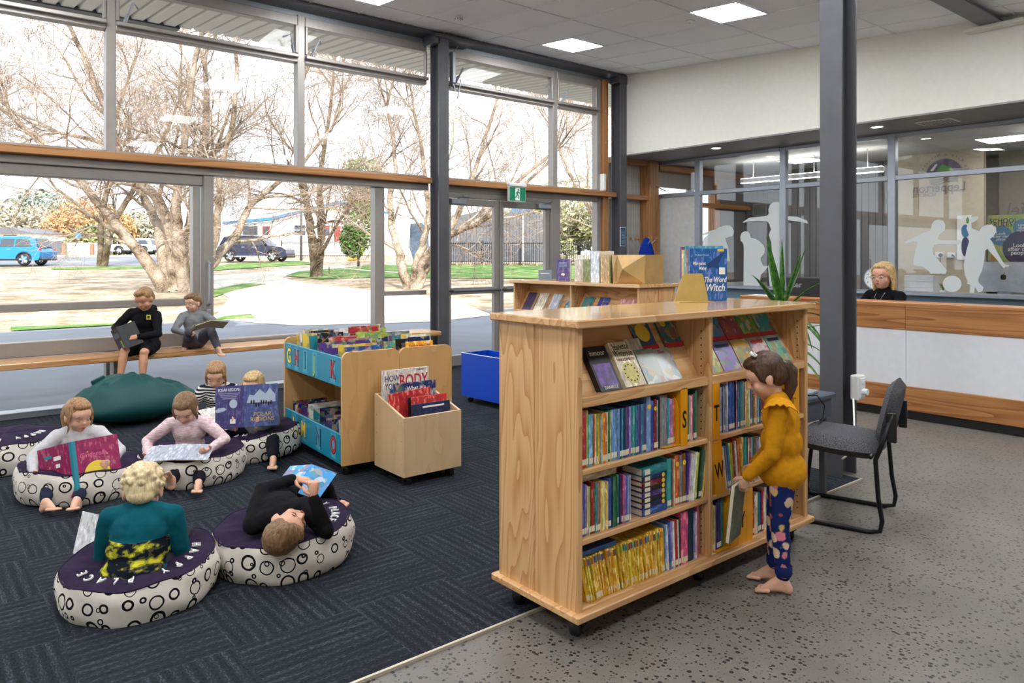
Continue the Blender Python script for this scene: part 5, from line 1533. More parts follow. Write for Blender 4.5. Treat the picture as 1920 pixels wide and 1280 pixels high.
b = bigbook(.035, .335, .155, .37, .56, .02, (222, 214, 204), .02, 'tall white book about the body at the back of the plywood box')
lettering('HOW', .062, NV, b, frame((.075, -.0012, .50), (1, 0, 0), (0, 0, 1)), sx=.72); lettering('YOUR', .062, NV, b, frame((.075, -.0012, .445), (1, 0, 0), (0, 0, 1)), sx=.66)
lettering('BODY', .125, RD, b, frame((.245, -.0012, .47), (1, 0, 0), (0, 0, 1)), bold=.01, sx=.68); lettering('Leader', .022, K, b, frame((.30, -.0012, .547), (1, 0, 0), (0, 0, 1)))
b = bigbook(.10, .27, .175, .33, .45, .014, (50, 60, 110), .05, 'navy space book with white title in the plywood box', 'art'); lettering('What is a', .04, WH, b, frame((.17, -.0012, .41), (1, 0, 0), (0, 0, 1)), bold=.01)
bigbook(.075, .29, .17, .06, .42, .012, (40, 110, 170), .03, 'narrow blue book peeking out left in the plywood box')
bigbook(.04, .21, .165, .33, .41, .012, (200, 52, 50), .06, 'bright red book slanting left in the plywood box', roll=-.05)
bigbook(.14, .155, .145, .30, .40, .012, (40, 36, 44), .06, 'black-backed book with red edge in the plywood box')
bigbook(.15, .13, .15, .28, .40, .012, (206, 60, 56), .05, 'red-bordered white book in the plywood box')
b = bigbook(.125, .085, .13, .30, .38, .012, (34, 48, 84), .05, 'dark blue book nearest the front of the plywood box', 'book'); MB().bbox(.08, .25, -.0012, 0, .35, .362, .0002).build('title_strip', WH, b)

# ---- blue bin by the exit doors
bb_ = thing('blue_book_bin', 'bright blue low book bin on casters near the exit doors', 'book bin', (4.50, 6.27, 0), radians(-88))
M['blue'] = plain('bright_blue', srgb(6, 70, 190), .35, 0, .5, .03)
Lb, Db = 1.10, .37
MB().bbox(0, Lb, 0, .016, .065, .505, .003).build('front_panel', M['blue'], bb_); MB().bbox(0, Lb, Db - .016, Db, .065, .505, .003).build('rear_panel', M['blue'], bb_)
for x in (0, Lb - .016): MB().bbox(x, x + .016, .016, Db - .016, .065, .505, .003).build('end_panel', M['blue'], bb_)
MB().bbox(.016, Lb - .016, .016, Db - .016, .065, .08, .002).build('floor_panel', M['blue'], bb_)
MB().bbox(-.001, Lb + .001, -.001, .017, .505, .508, .001).build('white_edge', WH, bb_); MB().bbox(Lb / 2 - .006, Lb / 2 + .006, .016, Db - .016, .08, .46, .002).build('bin_divider', M['blue'], bb_)
for x in (.08, Lb - .08):
    for y in (.06, Db - .06): MB().lathe([(.01, -.018), (.026, -.018), (.033, -.01), (.033, .01), (.026, .018), (.01, .018)], 14).build('caster', M['black'], bb_, True, (x, y, .033), (pi / 2, 0, .3))

# ---- window bench
bench = thing('window_bench', 'long timber bench running along the window wall', 'bench', (0, 8.0, 0))
MB().bbox(-4, 5.28, -.22, .20, .505, .56, .006).build('seat_board', M['benchw'], bench)
for x in (-2.3, -.33, 1.655, 3.64, 5.1): MB().bbox(x - .03, x + .03, .0, .17, .0, .505, .004).build('support', M['alu'], bench)

# ---- reception desk
dk = thing('reception_desk', 'white reception desk with timber top band and kick board', 'desk', (7.2, 3.4, 0))
Y1d = 1.35
j = .0                                   # vertical joint position
def dpan(y0, y1, z0, z1, nm, mt, x0=0.0): MB().bbox(x0, .04, y0 - 3.4, y1 - 3.4, z0, z1, .003).build(nm, M[mt], dk)
js = [-3.0, -.9, 1.2, 3.0, 4.75]
js = [-2.4, -.3, 1.25, 3.0, 4.75]
for a, b_ in zip(js[:-1], js[1:]):
    dpan(a + .001, b_ - .001, .82, 1.06, 'timber_band', 'desk', -.012); dpan(a + .001, b_ - .001, .30, .82, 'white_panel', 'white'); dpan(a + .001, b_ - .001, .08, .30, 'timber_kick', 'desk', -.012)
dpan(-2.4, 4.75, 0, .08, 'toe_kick', 'black', .015)
MB().bbox(-.015, .30, -5.8, 1.35, 1.045, 1.07, .004).build('counter_top', M['desk'], dk); MB().bbox(.04, .80, -5.8, 1.30, .70, .735, .004).build('work_surface', M['white'], dk)
for y in (-5.7, -3.6, -1.6, 1.25): MB().bbox(.04, .74, y - .015, y + .015, .0, .70, .003).build('support_panel', M['white'], dk)

# ---- sled-base chair
ch = thing('sled_chair', 'charcoal upholstered chair with black sled base beside the column', 'chair', (4.25, 2.13, 0), radians(16))
M['chairf'] = None
def fabric(name, c1, c2, sc=260):
    q = NT(name, .95, 0, .1); co = q.coords('Object'); f = q.noise(co, sc, 2); q.color(q.ramp(f, [(.35, c1), (.65, c2)])); q.bump(f, .4, .002); return q.mat
M['chairf'] = fabric('charcoal_weave', srgb(50, 50, 54), srgb(112, 112, 118))
# local: seat faces +y (towards the table), x across
def cushion(w, d, t, puff=.02, nx=10, ny=10, power=4.0):
    mb = MB(); vs = []; fs = []
    for s in (1, -1):
        for j_ in range(ny + 1):
            for i in range(nx + 1):
                u, v = 2 * i / nx - 1, 2 * j_ / ny - 1
                k = max(0, (1 - abs(u) ** power) * (1 - abs(v) ** power))
                rx = sqrt(1 - .34 * v * v); ry = sqrt(1 - .34 * u * u); rx *= 1.06; ry *= 1.06
                vs.append((u * w / 2 * rx, v * d / 2 * ry, s * (t / 2 * k ** .35 + (puff * k if s > 0 else 0))))
    n = (nx + 1) * (ny + 1)
    for s in (0, 1):
        for j_ in range(ny):
            for i in range(nx):
                a = s * n + j_ * (nx + 1) + i
                q = (a, a + 1, a + nx + 2, a + nx + 1); fs.append(q if s == 0 else q[::-1])
    return mb.add(vs, fs)
se = cushion(.45, .44, .085, .015, power=9.0).build('seat', M['chairf'], ch, True, (0, 0, .43), (.05, 0, 0))
ba = cushion(.42, .35, .06, .012, power=7.0).build('backrest', M['chairf'], ch, True, (0, -.255, .635), (pi / 2 + .22, 0, 0))
for s in (-1, 1):
    pts = [(s * .215, -.30, .66), (s * .225, -.245, .48), (s * .24, -.215, .40), (s * .25, -.23, .20), (s * .255, -.25, .08), (s * .255, -.24, .025), (s * .255, -.19, .012), (s * .255, .20, .012), (s * .252, .235, .02), (s * .245, .25, .06), (s * .235, .22, .30), (s * .22, .19, .42)]
    MB().tube(pts, .0125, 8).build('sled_frame', M['blacktube'], ch, True)
    MB().bbox(s * .215 - .012, s * .215 + .012, -.315, -.27, .50, .66, .004).build('back_bracket', M['black'], ch)
MB().tube([(-.24, .19, .415), (.24, .19, .415)], .011, 8).build('cross_bar', M['blacktube'], ch, True); MB().tube([(-.24, -.19, .41), (.24, -.19, .41)], .011, 8).build('cross_bar', M['blacktube'], ch, True)
# ---- small grey table with laptop
tb2 = thing('side_table', 'blue-grey work table behind the end of the bookcase', 'table', (4.18, 2.58, 0))
M['tabgrey'] = plain('table_grey', srgb(72, 82, 98), .4)
MB().bbox(-.36, .34, -.28, .26, .62, .65, .006).build('table_top', M['tabgrey'], tb2); MB().bbox(-.34, .32, -.26, -.22, .50, .62, .004).build('apron', M['tabgrey'], tb2)
for x in (-.30, .29):
    for y in (-.22, .22): MB().bbox(x - .018, x + .018, y - .018, y + .018, 0, .62, .003).build('leg', M['steel'], tb2)
lp = thing('laptop', 'closed silver laptop on the blue-grey table', 'laptop', (4.24, 2.46, .651), radians(8))
MB().bbox(-.17, .17, -.12, .12, .0, .010, .004).build('base', M['alu_light'], lp); MB().bbox(-.17, .17, -.12, .12, .0105, .018, .004).build('lid', M['alu_light'], lp)
cb_ = MB().tube([(4.20, 2.36, .662), (4.26, 2.285, .665), (4.32, 2.27, .60), (4.30, 2.27, .52), (4.2, 2.28, .46), (4.1, 2.3, .42)], .0045, 6).build('laptop_cable', M['black'], None, True); tag(cb_, 'thin black cable drooping from the laptop', 'cable')
tag(MB().tube([(4.93, 2.39, .55), (4.88, 2.36, .40), (4.75, 2.30, .30), (4.55, 2.25, .26), (4.4, 2.2, .28)], .006, 6).build('power_cable', M['whitep'], None, True), 'white power cable looping behind the chair to the column', 'cable')
pb_ = thing('power_outlet', 'white double power outlet box fixed on the charcoal column', 'power outlet', (5.07, 2.46, .60))
MB().bbox(-.05, .05, -.06, .0, -.08, .09, .008).build('box', M['whitep'], pb_); MB().bbox(-.035, .035, -.068, -.06, -.06, .07, .003).build('face_plate', M['white'], pb_)
MB().tube([(0, -.068, -.02), (0, -.10, -.02)], .022, 10).build('plug', M['whitep'], pb_); MB().cyl((0, -.068, .04), (0, -.076, .04), .015, 10).build('switch', M['white'], pb_)

# ---- yucca plant between the bookcase and the desk
pl = thing('potted_yucca', 'potted yucca with long arching green leaves behind the bookcase', 'plant', (5.28, 3.12, 0))
MB().lathe([(.0, 0), (.13, 0), (.16, .05), (.19, .40), (.20, .42), (.185, .42), (.175, .38), (0, .38)], 28).build('pot', plain('charcoal_pot', srgb(70, 72, 76), .5), pl, True)
MB().tube([(0, 0, .36), (.02, .01, .7), (.0, .0, 1.02)], [.035, .03, .025], 10).build('stalk', M['bark2'], pl, True)
def leafm():
    q = NT('yucca_leaf', .38, 0, .5); co = q.coords('Object', (1, 1, 1)); f = q.noise(co, 30, 2); q.color(q.ramp(f, [(.3, srgb(38, 92, 34)), (.7, srgb(96, 150, 60))])); return q.mat
M['yucca'] = leafm()
def blade(mb, p, d, L, w, droop):
    d = Vector(d).normalized(); side = d.cross(Vector((0, 0, 1))); side = side.normalized() if side.length > .05 else Vector((.8, -.6, 0))
    n = 9; vs = []; fs = []; q = Vector(p); dd = d.copy()
    for i in range(n + 1):
        f = i / n; ww = w * (.45 + 1.3 * f if f < .4 else .97 * (1 - ((f - .4) / .6) ** 1.6)) + .0006
        nn = side.cross(dd).normalized()
        vs += [q + side * ww - nn * ww * .0 + nn * ww * .35, q - nn * .002, q - side * ww + nn * ww * .35, q + nn * .001]
        dd = (dd + Vector((0, 0, -droop / n))).normalized(); q = q + dd * (L / n)
    for i in range(n):
        for k in range(4): fs.append((i * 4 + k, i * 4 + (k + 1) % 4, i * 4 + 4 + (k + 1) % 4, i * 4 + 4 + k))
    mb.add(vs, fs)
rr = random.Random(4)
def leaf_to(u, v, L, w, droop, t=5.55, base=(0, 0, 1.03)):
    tip = at_t(u, v, t); b0 = Vector((5.28, 3.12, 0)) + Vector(base)
    dv = (tip - b0); mb = MB(); blade(mb, base, (dv.x, dv.y, dv.z + droop * dv.length * .45), dv.length * 1.04, w, droop); mb.build('leaf', M['yucca'], pl, True)
for (u, v, w, dr, t) in ((1438, 446, .034, .05, 5.5), (1466, 452, .022, .05, 5.75), (1512, 462, .020, .12, 5.6), (1500, 478, .02, .1, 5.4), (1414, 512, .026, .35, 5.3), (1502, 500, .018, .2, 5.75), (1540, 520, .018, .6, 5.4), (1548, 552, .016, 1.0, 5.35), (1455, 556, .014, .8, 5.2), (1552, 640, .022, 1.5, 5.4), (1556, 720, .022, 1.9, 5.45), (1530, 640, .02, 1.7, 5.2), (1575, 600, .02, 1.2, 5.9), (1420, 600, .02, 1.5, 5.6), (1470, 640, .02, 1.9, 5.1), (1450, 500, .02, .3, 6.0)):
    leaf_to(u, v, 0, w, dr, t)
for (u, v, w, dr, zb) in ((1552, 690, .020, 1.2, .8), (1546, 650, .018, 1.0, .8), (1550, 725, .018, 1.4, .75), (1560, 600, .018, .6, .85)):
    leaf_to(u, v, 0, w, dr, 5.4, (0, 0, zb))
# ================================================================== POUFS
def pouf_mat():
    """cream cloth printed with hand-drawn black rings (object coordinates unrolled around the pouf)"""
    q = NT('ring_print_cloth', .9, 0, .15)
    tc = q.node('ShaderNodeTexCoord'); sp = q.node('ShaderNodeSeparateXYZ'); q.link(tc.outputs['Object'], sp.inputs[0])
    oi = q.node('ShaderNodeObjectInfo')
    ang = q.math('ARCTAN2', sp.outputs[1], sp.outputs[0])
    u = q.math('MULTIPLY', ang, .345)
    u = q.math('ADD', u, q.math('MULTIPLY', oi.outputs['Random'], 7.0))
    cb = q.node('ShaderNodeCombineXYZ'); q.link(u, cb.inputs[0])
    rad = q.math('SQRT', q.math('ADD', q.math('POWER', sp.outputs[0], 2.0), q.math('POWER', sp.outputs[1], 2.0)))
    v = q.math('SUBTRACT', sp.outputs[2], q.math('MULTIPLY', rad, .55))
    q.link(v, cb.inputs[1])
    wob = q.node('ShaderNodeTexNoise'); wob.inputs['Scale'].default_value = 30; q.link(cb.outputs[0], wob.inputs['Vector'])
    total = None
    for (sc, rmin, rmax, wd, off) in ((11.0, .17, .36, .055, 0.0), (17.0, .10, .2, .06, 3.7)):
        ad = q.node('ShaderNodeVectorMath', operation='ADD'); q.link(cb.outputs[0], ad.inputs[0]); ad.inputs[1].default_value = (off, off * .37, 0)
        vo = q.node('ShaderNodeTexVoronoi', voronoi_dimensions='2D'); vo.inputs['Scale'].default_value = sc; vo.inputs['Randomness'].default_value = .45
        q.link(ad.outputs[0], vo.inputs['Vector'])
        sc_ = q.node('ShaderNodeSeparateColor'); q.link(vo.outputs['Color'], sc_.inputs[0])
        r = q.math('ADD', q.math('MULTIPLY', sc_.outputs[0], rmax - rmin), rmin)
        d = q.math('ADD', vo.outputs['Distance'], q.math('MULTIPLY', q.math('SUBTRACT', wob.outputs['Fac'], .5), .07))
        band = q.math('LESS_THAN', q.math('ABSOLUTE', q.math('SUBTRACT', d, r)), q.math('MULTIPLY', q.math('ADD', sc_.outputs[1], .5), wd * .8))
        if off: band = q.math('MULTIPLY', band, q.math('GREATER_THAN', sc_.outputs[2], .62))
        total = band if total is None else q.math('MAXIMUM', total, band)
    base = q.ramp(q.noise(tc.outputs['Object'], 9, 3), [(.3, srgb(214, 206, 194)), (.7, srgb(234, 228, 218))])
    q.color(q.mix(total, base, srgb(22, 20, 24)))
    wv = q.noise(tc.outputs['Object'], 14, 2); q.bump(wv, .15, .02)
    return q.mat
M['ring'] = pouf_mat()
M['pouftop'] = plain('aubergine_cloth', srgb(44, 34, 56), .9, 0, .1, .15, 20)
def pouf_z(r, th, R, H, sag):
    """top surface height"""
    f = r / R
    rim = H * sqrt(max(0, 1 - max(0, (f - .78) / .24) ** 2)) if f > .78 else H
    dip = sag * exp(-(f / .55) ** 2)
    return rim - dip + .004 * sin(th * 9 + f * 3)
def pouf(loc, R, H, label, sag=.05, tx=0.0, ty=0.0, text='HAPPY PLACE', t0=0.0, span=2.6, trad=.56, rotz=0.0):
    r = thing('ring_pouf', label, 'pouf', loc, rotz, 'ring print poufs')
    r.rotation_euler = (tx, ty, rotz)
    n = 56
    side = MB(); top = MB()
    prof = []
    for k in range(15):
        a = -pi / 2 + pi * .80 * k / 14 + .12
        prof.append((R * .80 + R * .20 * cos(a) ** .8 if cos(a) > 0 else R * .80, H * .5 + H * .5 * sin(a)))
    prof = [(0, 0.0), (R * .6, 0.0)] + [(R * .80 + R * .2 * max(0, cos(-pi / 2 + pi * .78 * k / 12)) ** .7, H * .5 + H * .52 * sin(-pi / 2 + pi * .78 * k / 12)) for k in range(13)]
    vs = []; fs = []
    for i, (rr_, zz) in enumerate(prof):
        for k in range(n):
            th = 2 * pi * k / n
            w = 1 + .012 * sin(th * 5 + i) + .008 * sin(th * 11)
            vs.append((rr_ * cos(th) * w, rr_ * sin(th) * w, max(0, zz + (.006 * sin(th * 7) if i > 2 else 0))))
    for i in range(len(prof) - 1):
        for k in range(n):
            a = i * n + k; b = i * n + (k + 1) % n; fs.append((a, b, b + n, a + n))
    side.add(vs, fs); side.build('side_cover', M['ring'], r, True)
    rt, zt = prof[-1]
    vs = []; fs = []; m = 12
    for i in range(m + 1):
        f = i / m
        for k in range(n):
            th = 2 * pi * k / n; w = 1 + .012 * sin(th * 5 + len(prof) - 1) + .008 * sin(th * 11)
            rr_ = rt * f
            vs.append((rr_ * cos(th) * w, rr_ * sin(th) * w, zt + .006 * sin(th * 7) * f + .03 * (1 - f ** 3) * 1 - sag * (1 - f) ** 1.2 * 1.3 + .004 * sin(th * 13) * f * (1 - f) * 4))
    for i in range(m):
        for k in range(n):
            a = i * n + k; b = i * n + (k + 1) % n; fs.append((a, b, b + n, a + n)) if i else fs.append((a, b + n, a + n)) if False else fs.append((a, b, b + n, a + n))
    top.add(vs, fs); top.build('top_cover', M['pouftop'], r, True)
    # seam
    MB().tube([(rt * cos(2 * pi * k / n), rt * sin(2 * pi * k / n), zt + .006 * sin(2 * pi * k / n * 7)) for k in range(n + 1)], .004, 5, False).build('seam', M['pouftop'], r, True)
    # hand lettering running around the top
    m_ = len(text)
    for k, chr_ in enumerate(text):
        if chr_ == ' ': continue
        th = t0 - span * (k / (m_ - 1) - .5)
        f = trad / rt * R if False else trad
        z = zt + .03 * (1 - f ** 3) - sag * (1 - f) ** 1.2 * 1.3 + .006
        ex = Vector((sin(th), -cos(th), 0)); ey = Vector((cos(th), sin(th), -.10))
        lettering(chr_, R * .17, WH, r, frame((f * rt * cos(th), f * rt * sin(th), z), ex, ey - ex * ey.dot(ex)), 'letter', sx=.8, ext=.0035)
    return r
def camdir(x, y): return atan2(-y, -x)          # direction from a point towards the camera
PF = [((.845, 3.60, 0), .325, .195, 'ring print pouf under the blond boy in the teal top', .07, 'MY HAPPY PLACE', camdir(.845, 3.62) + .55, 3.6, .74, (.05, -.06)),
      ((1.49, 3.57, 0), .34, .21, 'ring print pouf under the boy lying on his back', .06, 'HAPPY PLACE', camdir(1.49, 3.57) + 2.0, 1.7, .78, (.0, -.05)),
      ((.905, 5.40, 0), .36, .22, 'ring print pouf under the girl with the magenta book', .06, 'PLACE', camdir(.9, 5.4) - 2.0, 1.2, .72, (0, .05)),
      ((1.56, 5.30, 0), .345, .21, 'ring print pouf under the girl in the pale pink top', .06, 'HAPPY', camdir(1.5, 5.3) - 1.6, 1.2, .75, (0, 0)),
      ((2.13, 5.62, 0), .345, .21, 'ring print pouf under the girl reading about polar regions', .05, 'MY PLACE', camdir(2.1, 5.6) - 1.2, 1.8, .70, (-.05, -.1)),
      ((.60, 6.42, 0), .37, .24, 'empty ring print pouf cut off by the left picture edge', .01, 'HAPPY PLACE', camdir(.6, 6.4) + .1, 2.2, .68, (0, 0))]
for (loc, R, H, lb, sag, tx_, t0, span, trad, tl) in PF:
    pouf(loc, R, H, lb, sag, tl[0], tl[1], tx_, t0, span, trad)

# ---- dark green bean bag
bbg = thing('bean_bag', 'large dark green bean bag on the carpet under the bench', 'bean bag', (1.70, 7.42, 0), radians(6))
mb = MB(); nu, nv = 64, 30; vs = []; fs = []
for j_ in range(nv + 1):
    ph = -pi / 2 + pi * j_ / nv
    for i in range(nu):
        th = 2 * pi * i / nu
        x = cos(ph) * cos(th); y = cos(ph) * sin(th); z = sin(ph)
        p = Vector((x, y, z)); nz = noise.noise(p * 1.3 + Vector((3, 1, 7))); n2 = noise.noise(p * 3.1)
        fold = .018 * sin(x * 16 + n2 * 5 + y * 6) * max(0, z)
        rx, ry = .57 * (1 + .06 * nz), .34 * (1 + .05 * nz)
        hgt = .37 - .13 * max(0, x + .05) ** 1.1 - .10 * max(0, -x - .55)
        zz = max(0, .16 + (hgt - .10) * z * (1 if z > 0 else .62) + .02 * nz + fold) if True else 0
        pinch = exp(-(((x - .42) ** 2 + (y + .05) ** 2) / .02)) * .06 * (z > 0)
        vs.append((x * rx, y * ry, max(0.0, zz - pinch)))
for j_ in range(nv):
    for i in range(nu):
        a = j_ * nu + i; b = j_ * nu + (i + 1) % nu; fs.append((a, b, b + nu, a + nu))
mb.add(vs, fs); mb.build('bag', plain('bottle_green_cloth', srgb(18, 72, 72), .55, 0, .35, .08, 6), bbg, True)
MB().bbox(-.06, .06, -.01, .012, 0, .05, .008).build('handle_loop', plain('bottle_green_cloth', (0, 0, 0)), bbg, loc=(-.30, .05, .375), rot=(0, -.35, .1))

# ================================================================== PEOPLE
def fused(mb, voxel=.006, smooth=4):
    me = mb.mesh('fuse')
    o = bpy.data.objects.new('fuse', me); TS.collection.objects.link(o)
    md = o.modifiers.new('r', 'REMESH'); md.mode = 'VOXEL'; md.voxel_size = voxel; md.use_smooth_shade = True
    TS.view_layers[0].update()
    out = bpy.data.meshes.new_from_object(o.evaluated_get(TS.view_layers[0].depsgraph))
    bpy.data.objects.remove(o, do_unlink=True)
    bpy.data.meshes.remove(me)
    bm = bmesh.new(); bm.from_mesh(out)
    for _ in range(smooth): bmesh.ops.smooth_vert(bm, verts=bm.verts[:], factor=.5, use_axis_x=True, use_axis_y=True, use_axis_z=True)
    bm.to_mesh(out); bm.free()
    out.shade_smooth()
    return out
def crumple(me, f):
    nrm = [p.normal.copy() for p in me.vertices]; out = []
    for p, pn in zip(me.vertices, nrm): out.extend(p.co + pn * f(p.co))
    me.vertices.foreach_set('co', out); me.update()
def limb(mb, pts, rad, n=12):
    pts = [Vector(p) for p in pts]
    mb.tube(pts, rad, n)
    for p, r in zip(pts, rad): mb.ell(p, r, nu=12, nv=8)
def ik(a, b, l1, l2, pole):
    a, b, pole = Vector(a), Vector(b), Vector(pole)
    d = b - a; L = d.length
    if L > (l1 + l2) * .999: b = a + d * ((l1 + l2) * .999 / L); d = b - a; L = d.length
    L = max(L, abs(l1 - l2) + .002)
    x = (l1 * l1 - l2 * l2 + L * L) / (2 * L); h = sqrt(max(0, l1 * l1 - x * x))
    u = d.normalized(); pv = pole - u * pole.dot(u); pv = pv.normalized() if pv.length > 1e-5 else u.orthogonal().normalized()
    return a + u * x + pv * h, b
def rotm(rx, ry, rz): return Euler((rx, ry, rz), 'XYZ').to_matrix()
def hand(mb_palm, fingers, wrist, d, nrm, sc, curl=.5, thumb_side=1, spread=.10):
    """d: direction wrist to knuckles, nrm: palm normal (the way the fingers curl)"""
    d = Vector(d).normalized(); nrm = Vector(nrm); nrm = (nrm - d * nrm.dot(d)).normalized(); s = d.cross(nrm) * thumb_side
    w = Vector(wrist)
    R3 = Matrix((s, d, nrm)).transposed()
    mb_palm.ell(w + d * .033 * sc, (.027 * sc, .034 * sc, .013 * sc), R3, 12, 8)
    limb(mb_palm, [w - d * .01, w + d * .02 * sc], [.017 * sc, .018 * sc])
    for k in range(4):
        o = (k - 1.5) * .0125 * sc
        L = (.034, .040, .037, .028)[k] * sc
        p0 = w + d * .056 * sc + s * (-o)
        dd = (d + s * (-o / (.02 * sc)) * spread * .4).normalized()
        c = curl
        q1 = p0 + (dd * cos(c) + nrm * sin(c)) * L * .5
        q2 = q1 + (dd * cos(c * 2.1) + nrm * sin(c * 2.1)) * L * .32
        q3 = q2 + (dd * cos(c * 3.0) + nrm * sin(c * 3.0)) * L * .26
        limb(fingers, [p0 - dd * .012 * sc, p0, q1, q2, q3], [.0070 * sc, .0072 * sc, .0066 * sc, .006 * sc, .005 * sc], 8)
    t0 = w + d * .014 * sc + s * .018 * sc
    t1 = t0 + (d * .5 + s * .75 + nrm * .3).normalized() * .024 * sc
    t2 = t1 + (d * .85 + s * .25 + nrm * (.25 + curl * .4)).normalized() * .022 * sc
    limb(fingers, [t0, t1, t2], [.0095 * sc, .0085 * sc, .006 * sc], 8)
def foot(mb, toes, ankle, d, up, sc):
    d = Vector(d).normalized(); up = Vector(up); up = (up - d * up.dot(d)).normalized(); s = d.cross(up)
    a = Vector(ankle)
    heel = a - up * .035 * sc - d * .018 * sc; ball = a + d * .085 * sc - up * .045 * sc
    mb.ell(heel, .024 * sc, nu=12, nv=8)
    limb(mb, [a, heel * .5 + a * .5], [.024 * sc, .024 * sc]); limb(mb, [heel + up * .004, (heel + ball) / 2 + up * .012, ball], [.022 * sc, .024 * sc, .017 * sc]); limb(mb, [a + d * .01, a + d * .045 * sc - up * .02 * sc, ball], [.023 * sc, .021 * sc, .014 * sc])
    for k in range(5):
        o = (k - 2) * .0125 * sc; p = ball + s * o + d * (.004 - .0025 * abs(k - 1)) * sc
        limb(toes, [p - d * .02 * sc, p + d * .018 * sc - up * .003, p + d * (.030 - .003 * k) * sc - up * .004], [.0095 * sc, .0080 * sc, .0068 * sc], 8)
SKIN = {}
def skin(name, c):
    if name not in SKIN:
        q = NT('skin_' + name, .5, 0, .35); co = q.coords('Object'); f = q.noise(co, 16, 3)
        q.color(q.ramp(f, [(.3, tuple(v * .9 for v in srgb(*c))), (.7, srgb(*c))]))
        q.b.inputs['Subsurface Weight'].default_value = .12; q.b.inputs['Subsurface Radius'].default_value = (.012, .005, .003); q.b.inputs['Subsurface Scale'].default_value = .5
        SKIN[name] = q.mat
    return SKIN[name]
def hairmat(name, c1, c2):
    if 'hair_' + name in _pc: return _pc['hair_' + name]
    q = NT('hair_' + name, .45, 0, .4); co = q.coords('Object', (1, 1, .22)); f = q.noise(co, 90, 4, .6, .6); q.color(q.ramp(f, [(.32, srgb(*c1)), (.68, srgb(*c2))])); q.bump(f, .7, .006)
    _pc['hair_' + name] = q.mat; return q.mat
LIP = plain('lips', srgb(178, 92, 88), .4); EYEW = plain('eye_white', srgb(226, 222, 216), .25); IRIS = plain('iris', srgb(66, 54, 44), .2); LASH = plain('lashes', srgb(58, 42, 34), .6)

def head_geo(mb, c, R, sc):
    def E(p, r): mb.ell(Vector(c) + R @ (Vector(p) * sc), tuple(q * sc for q in (r if hasattr(r, '__len__') else (r, r, r))), R, 20, 14)
    E((0, -.010, .024), (.071, .084, .078)); E((0, .020, -.028), (.056, .058, .070)); E((0, .050, -.074), (.022, .020, .018)); E((0, .040, .028), (.056, .042, .042))
    for s in (-1, 1):
        E((s * .032, .044, -.032), .026); E((s * .071, -.004, -.012), (.009, .018, .027)); E((s * .075, -.010, -.004), (.007, .012, .015)); E((s * .027, .066, .014), (.018, .010, .009))
    E((0, .084, -.020), (.0105, .013, .0115)); E((0, .077, -.004), (.0075, .012, .018))
    for s in (-1, 1): E((s * .009, .078, -.023), (.0075, .008, .007))
    E((0, .070, -.050), (.020, .012, .010))
def face_parts(parent, c, R, sc, eyes='down'):
    def E(p, r, nm, mt): 
        m_ = MB(); m_.ell(Vector(c) + R @ (Vector(p) * sc), tuple(q * sc for q in r), R, 12, 8); return m_.build(nm, mt, parent, True)
    E((0, .0815, -.0475), (.0145, .0040, .0030), 'upper_lip', LIP); E((0, .0805, -.0535), (.012, .0040, .0034), 'lower_lip', LIP)
    for s in (-1, 1):
        if eyes == 'down':
            m_ = MB(); m_.tube([Vector(c) + R @ (Vector((s * .031 + q * .0125, .0735 - abs(q) * .004 - (q * s > 0) * .0035 * abs(q), -.0035 - (1 - q * q) * .003)) * sc) for q in (-1, -.5, 0, .5, 1)], [.0008 * sc, .0015 * sc, .0018 * sc, .0016 * sc, .001 * sc], 6); m_.build('eyelashes', LASH, parent, True)
        else:
            e = E((s * .031, .0665, .0), (.0125, .0085, .0075), 'eye', EYEW); E((s * .031 + .001, .0715, -.001), (.0058, .004, .0058), 'iris', IRIS).parent = e
        m_ = MB(); m_.tube([Vector(c) + R @ (Vector((s * .031 + q * .016, .0755 - abs(q) * .005, .0185 + (1 - q * q) * .004)) * sc) for q in (-1, -.5, 0, .5, 1)], [.001 * sc, .002 * sc, .0024 * sc, .002 * sc, .001 * sc], 6); m_.build('eyebrow', LASH, parent, True)
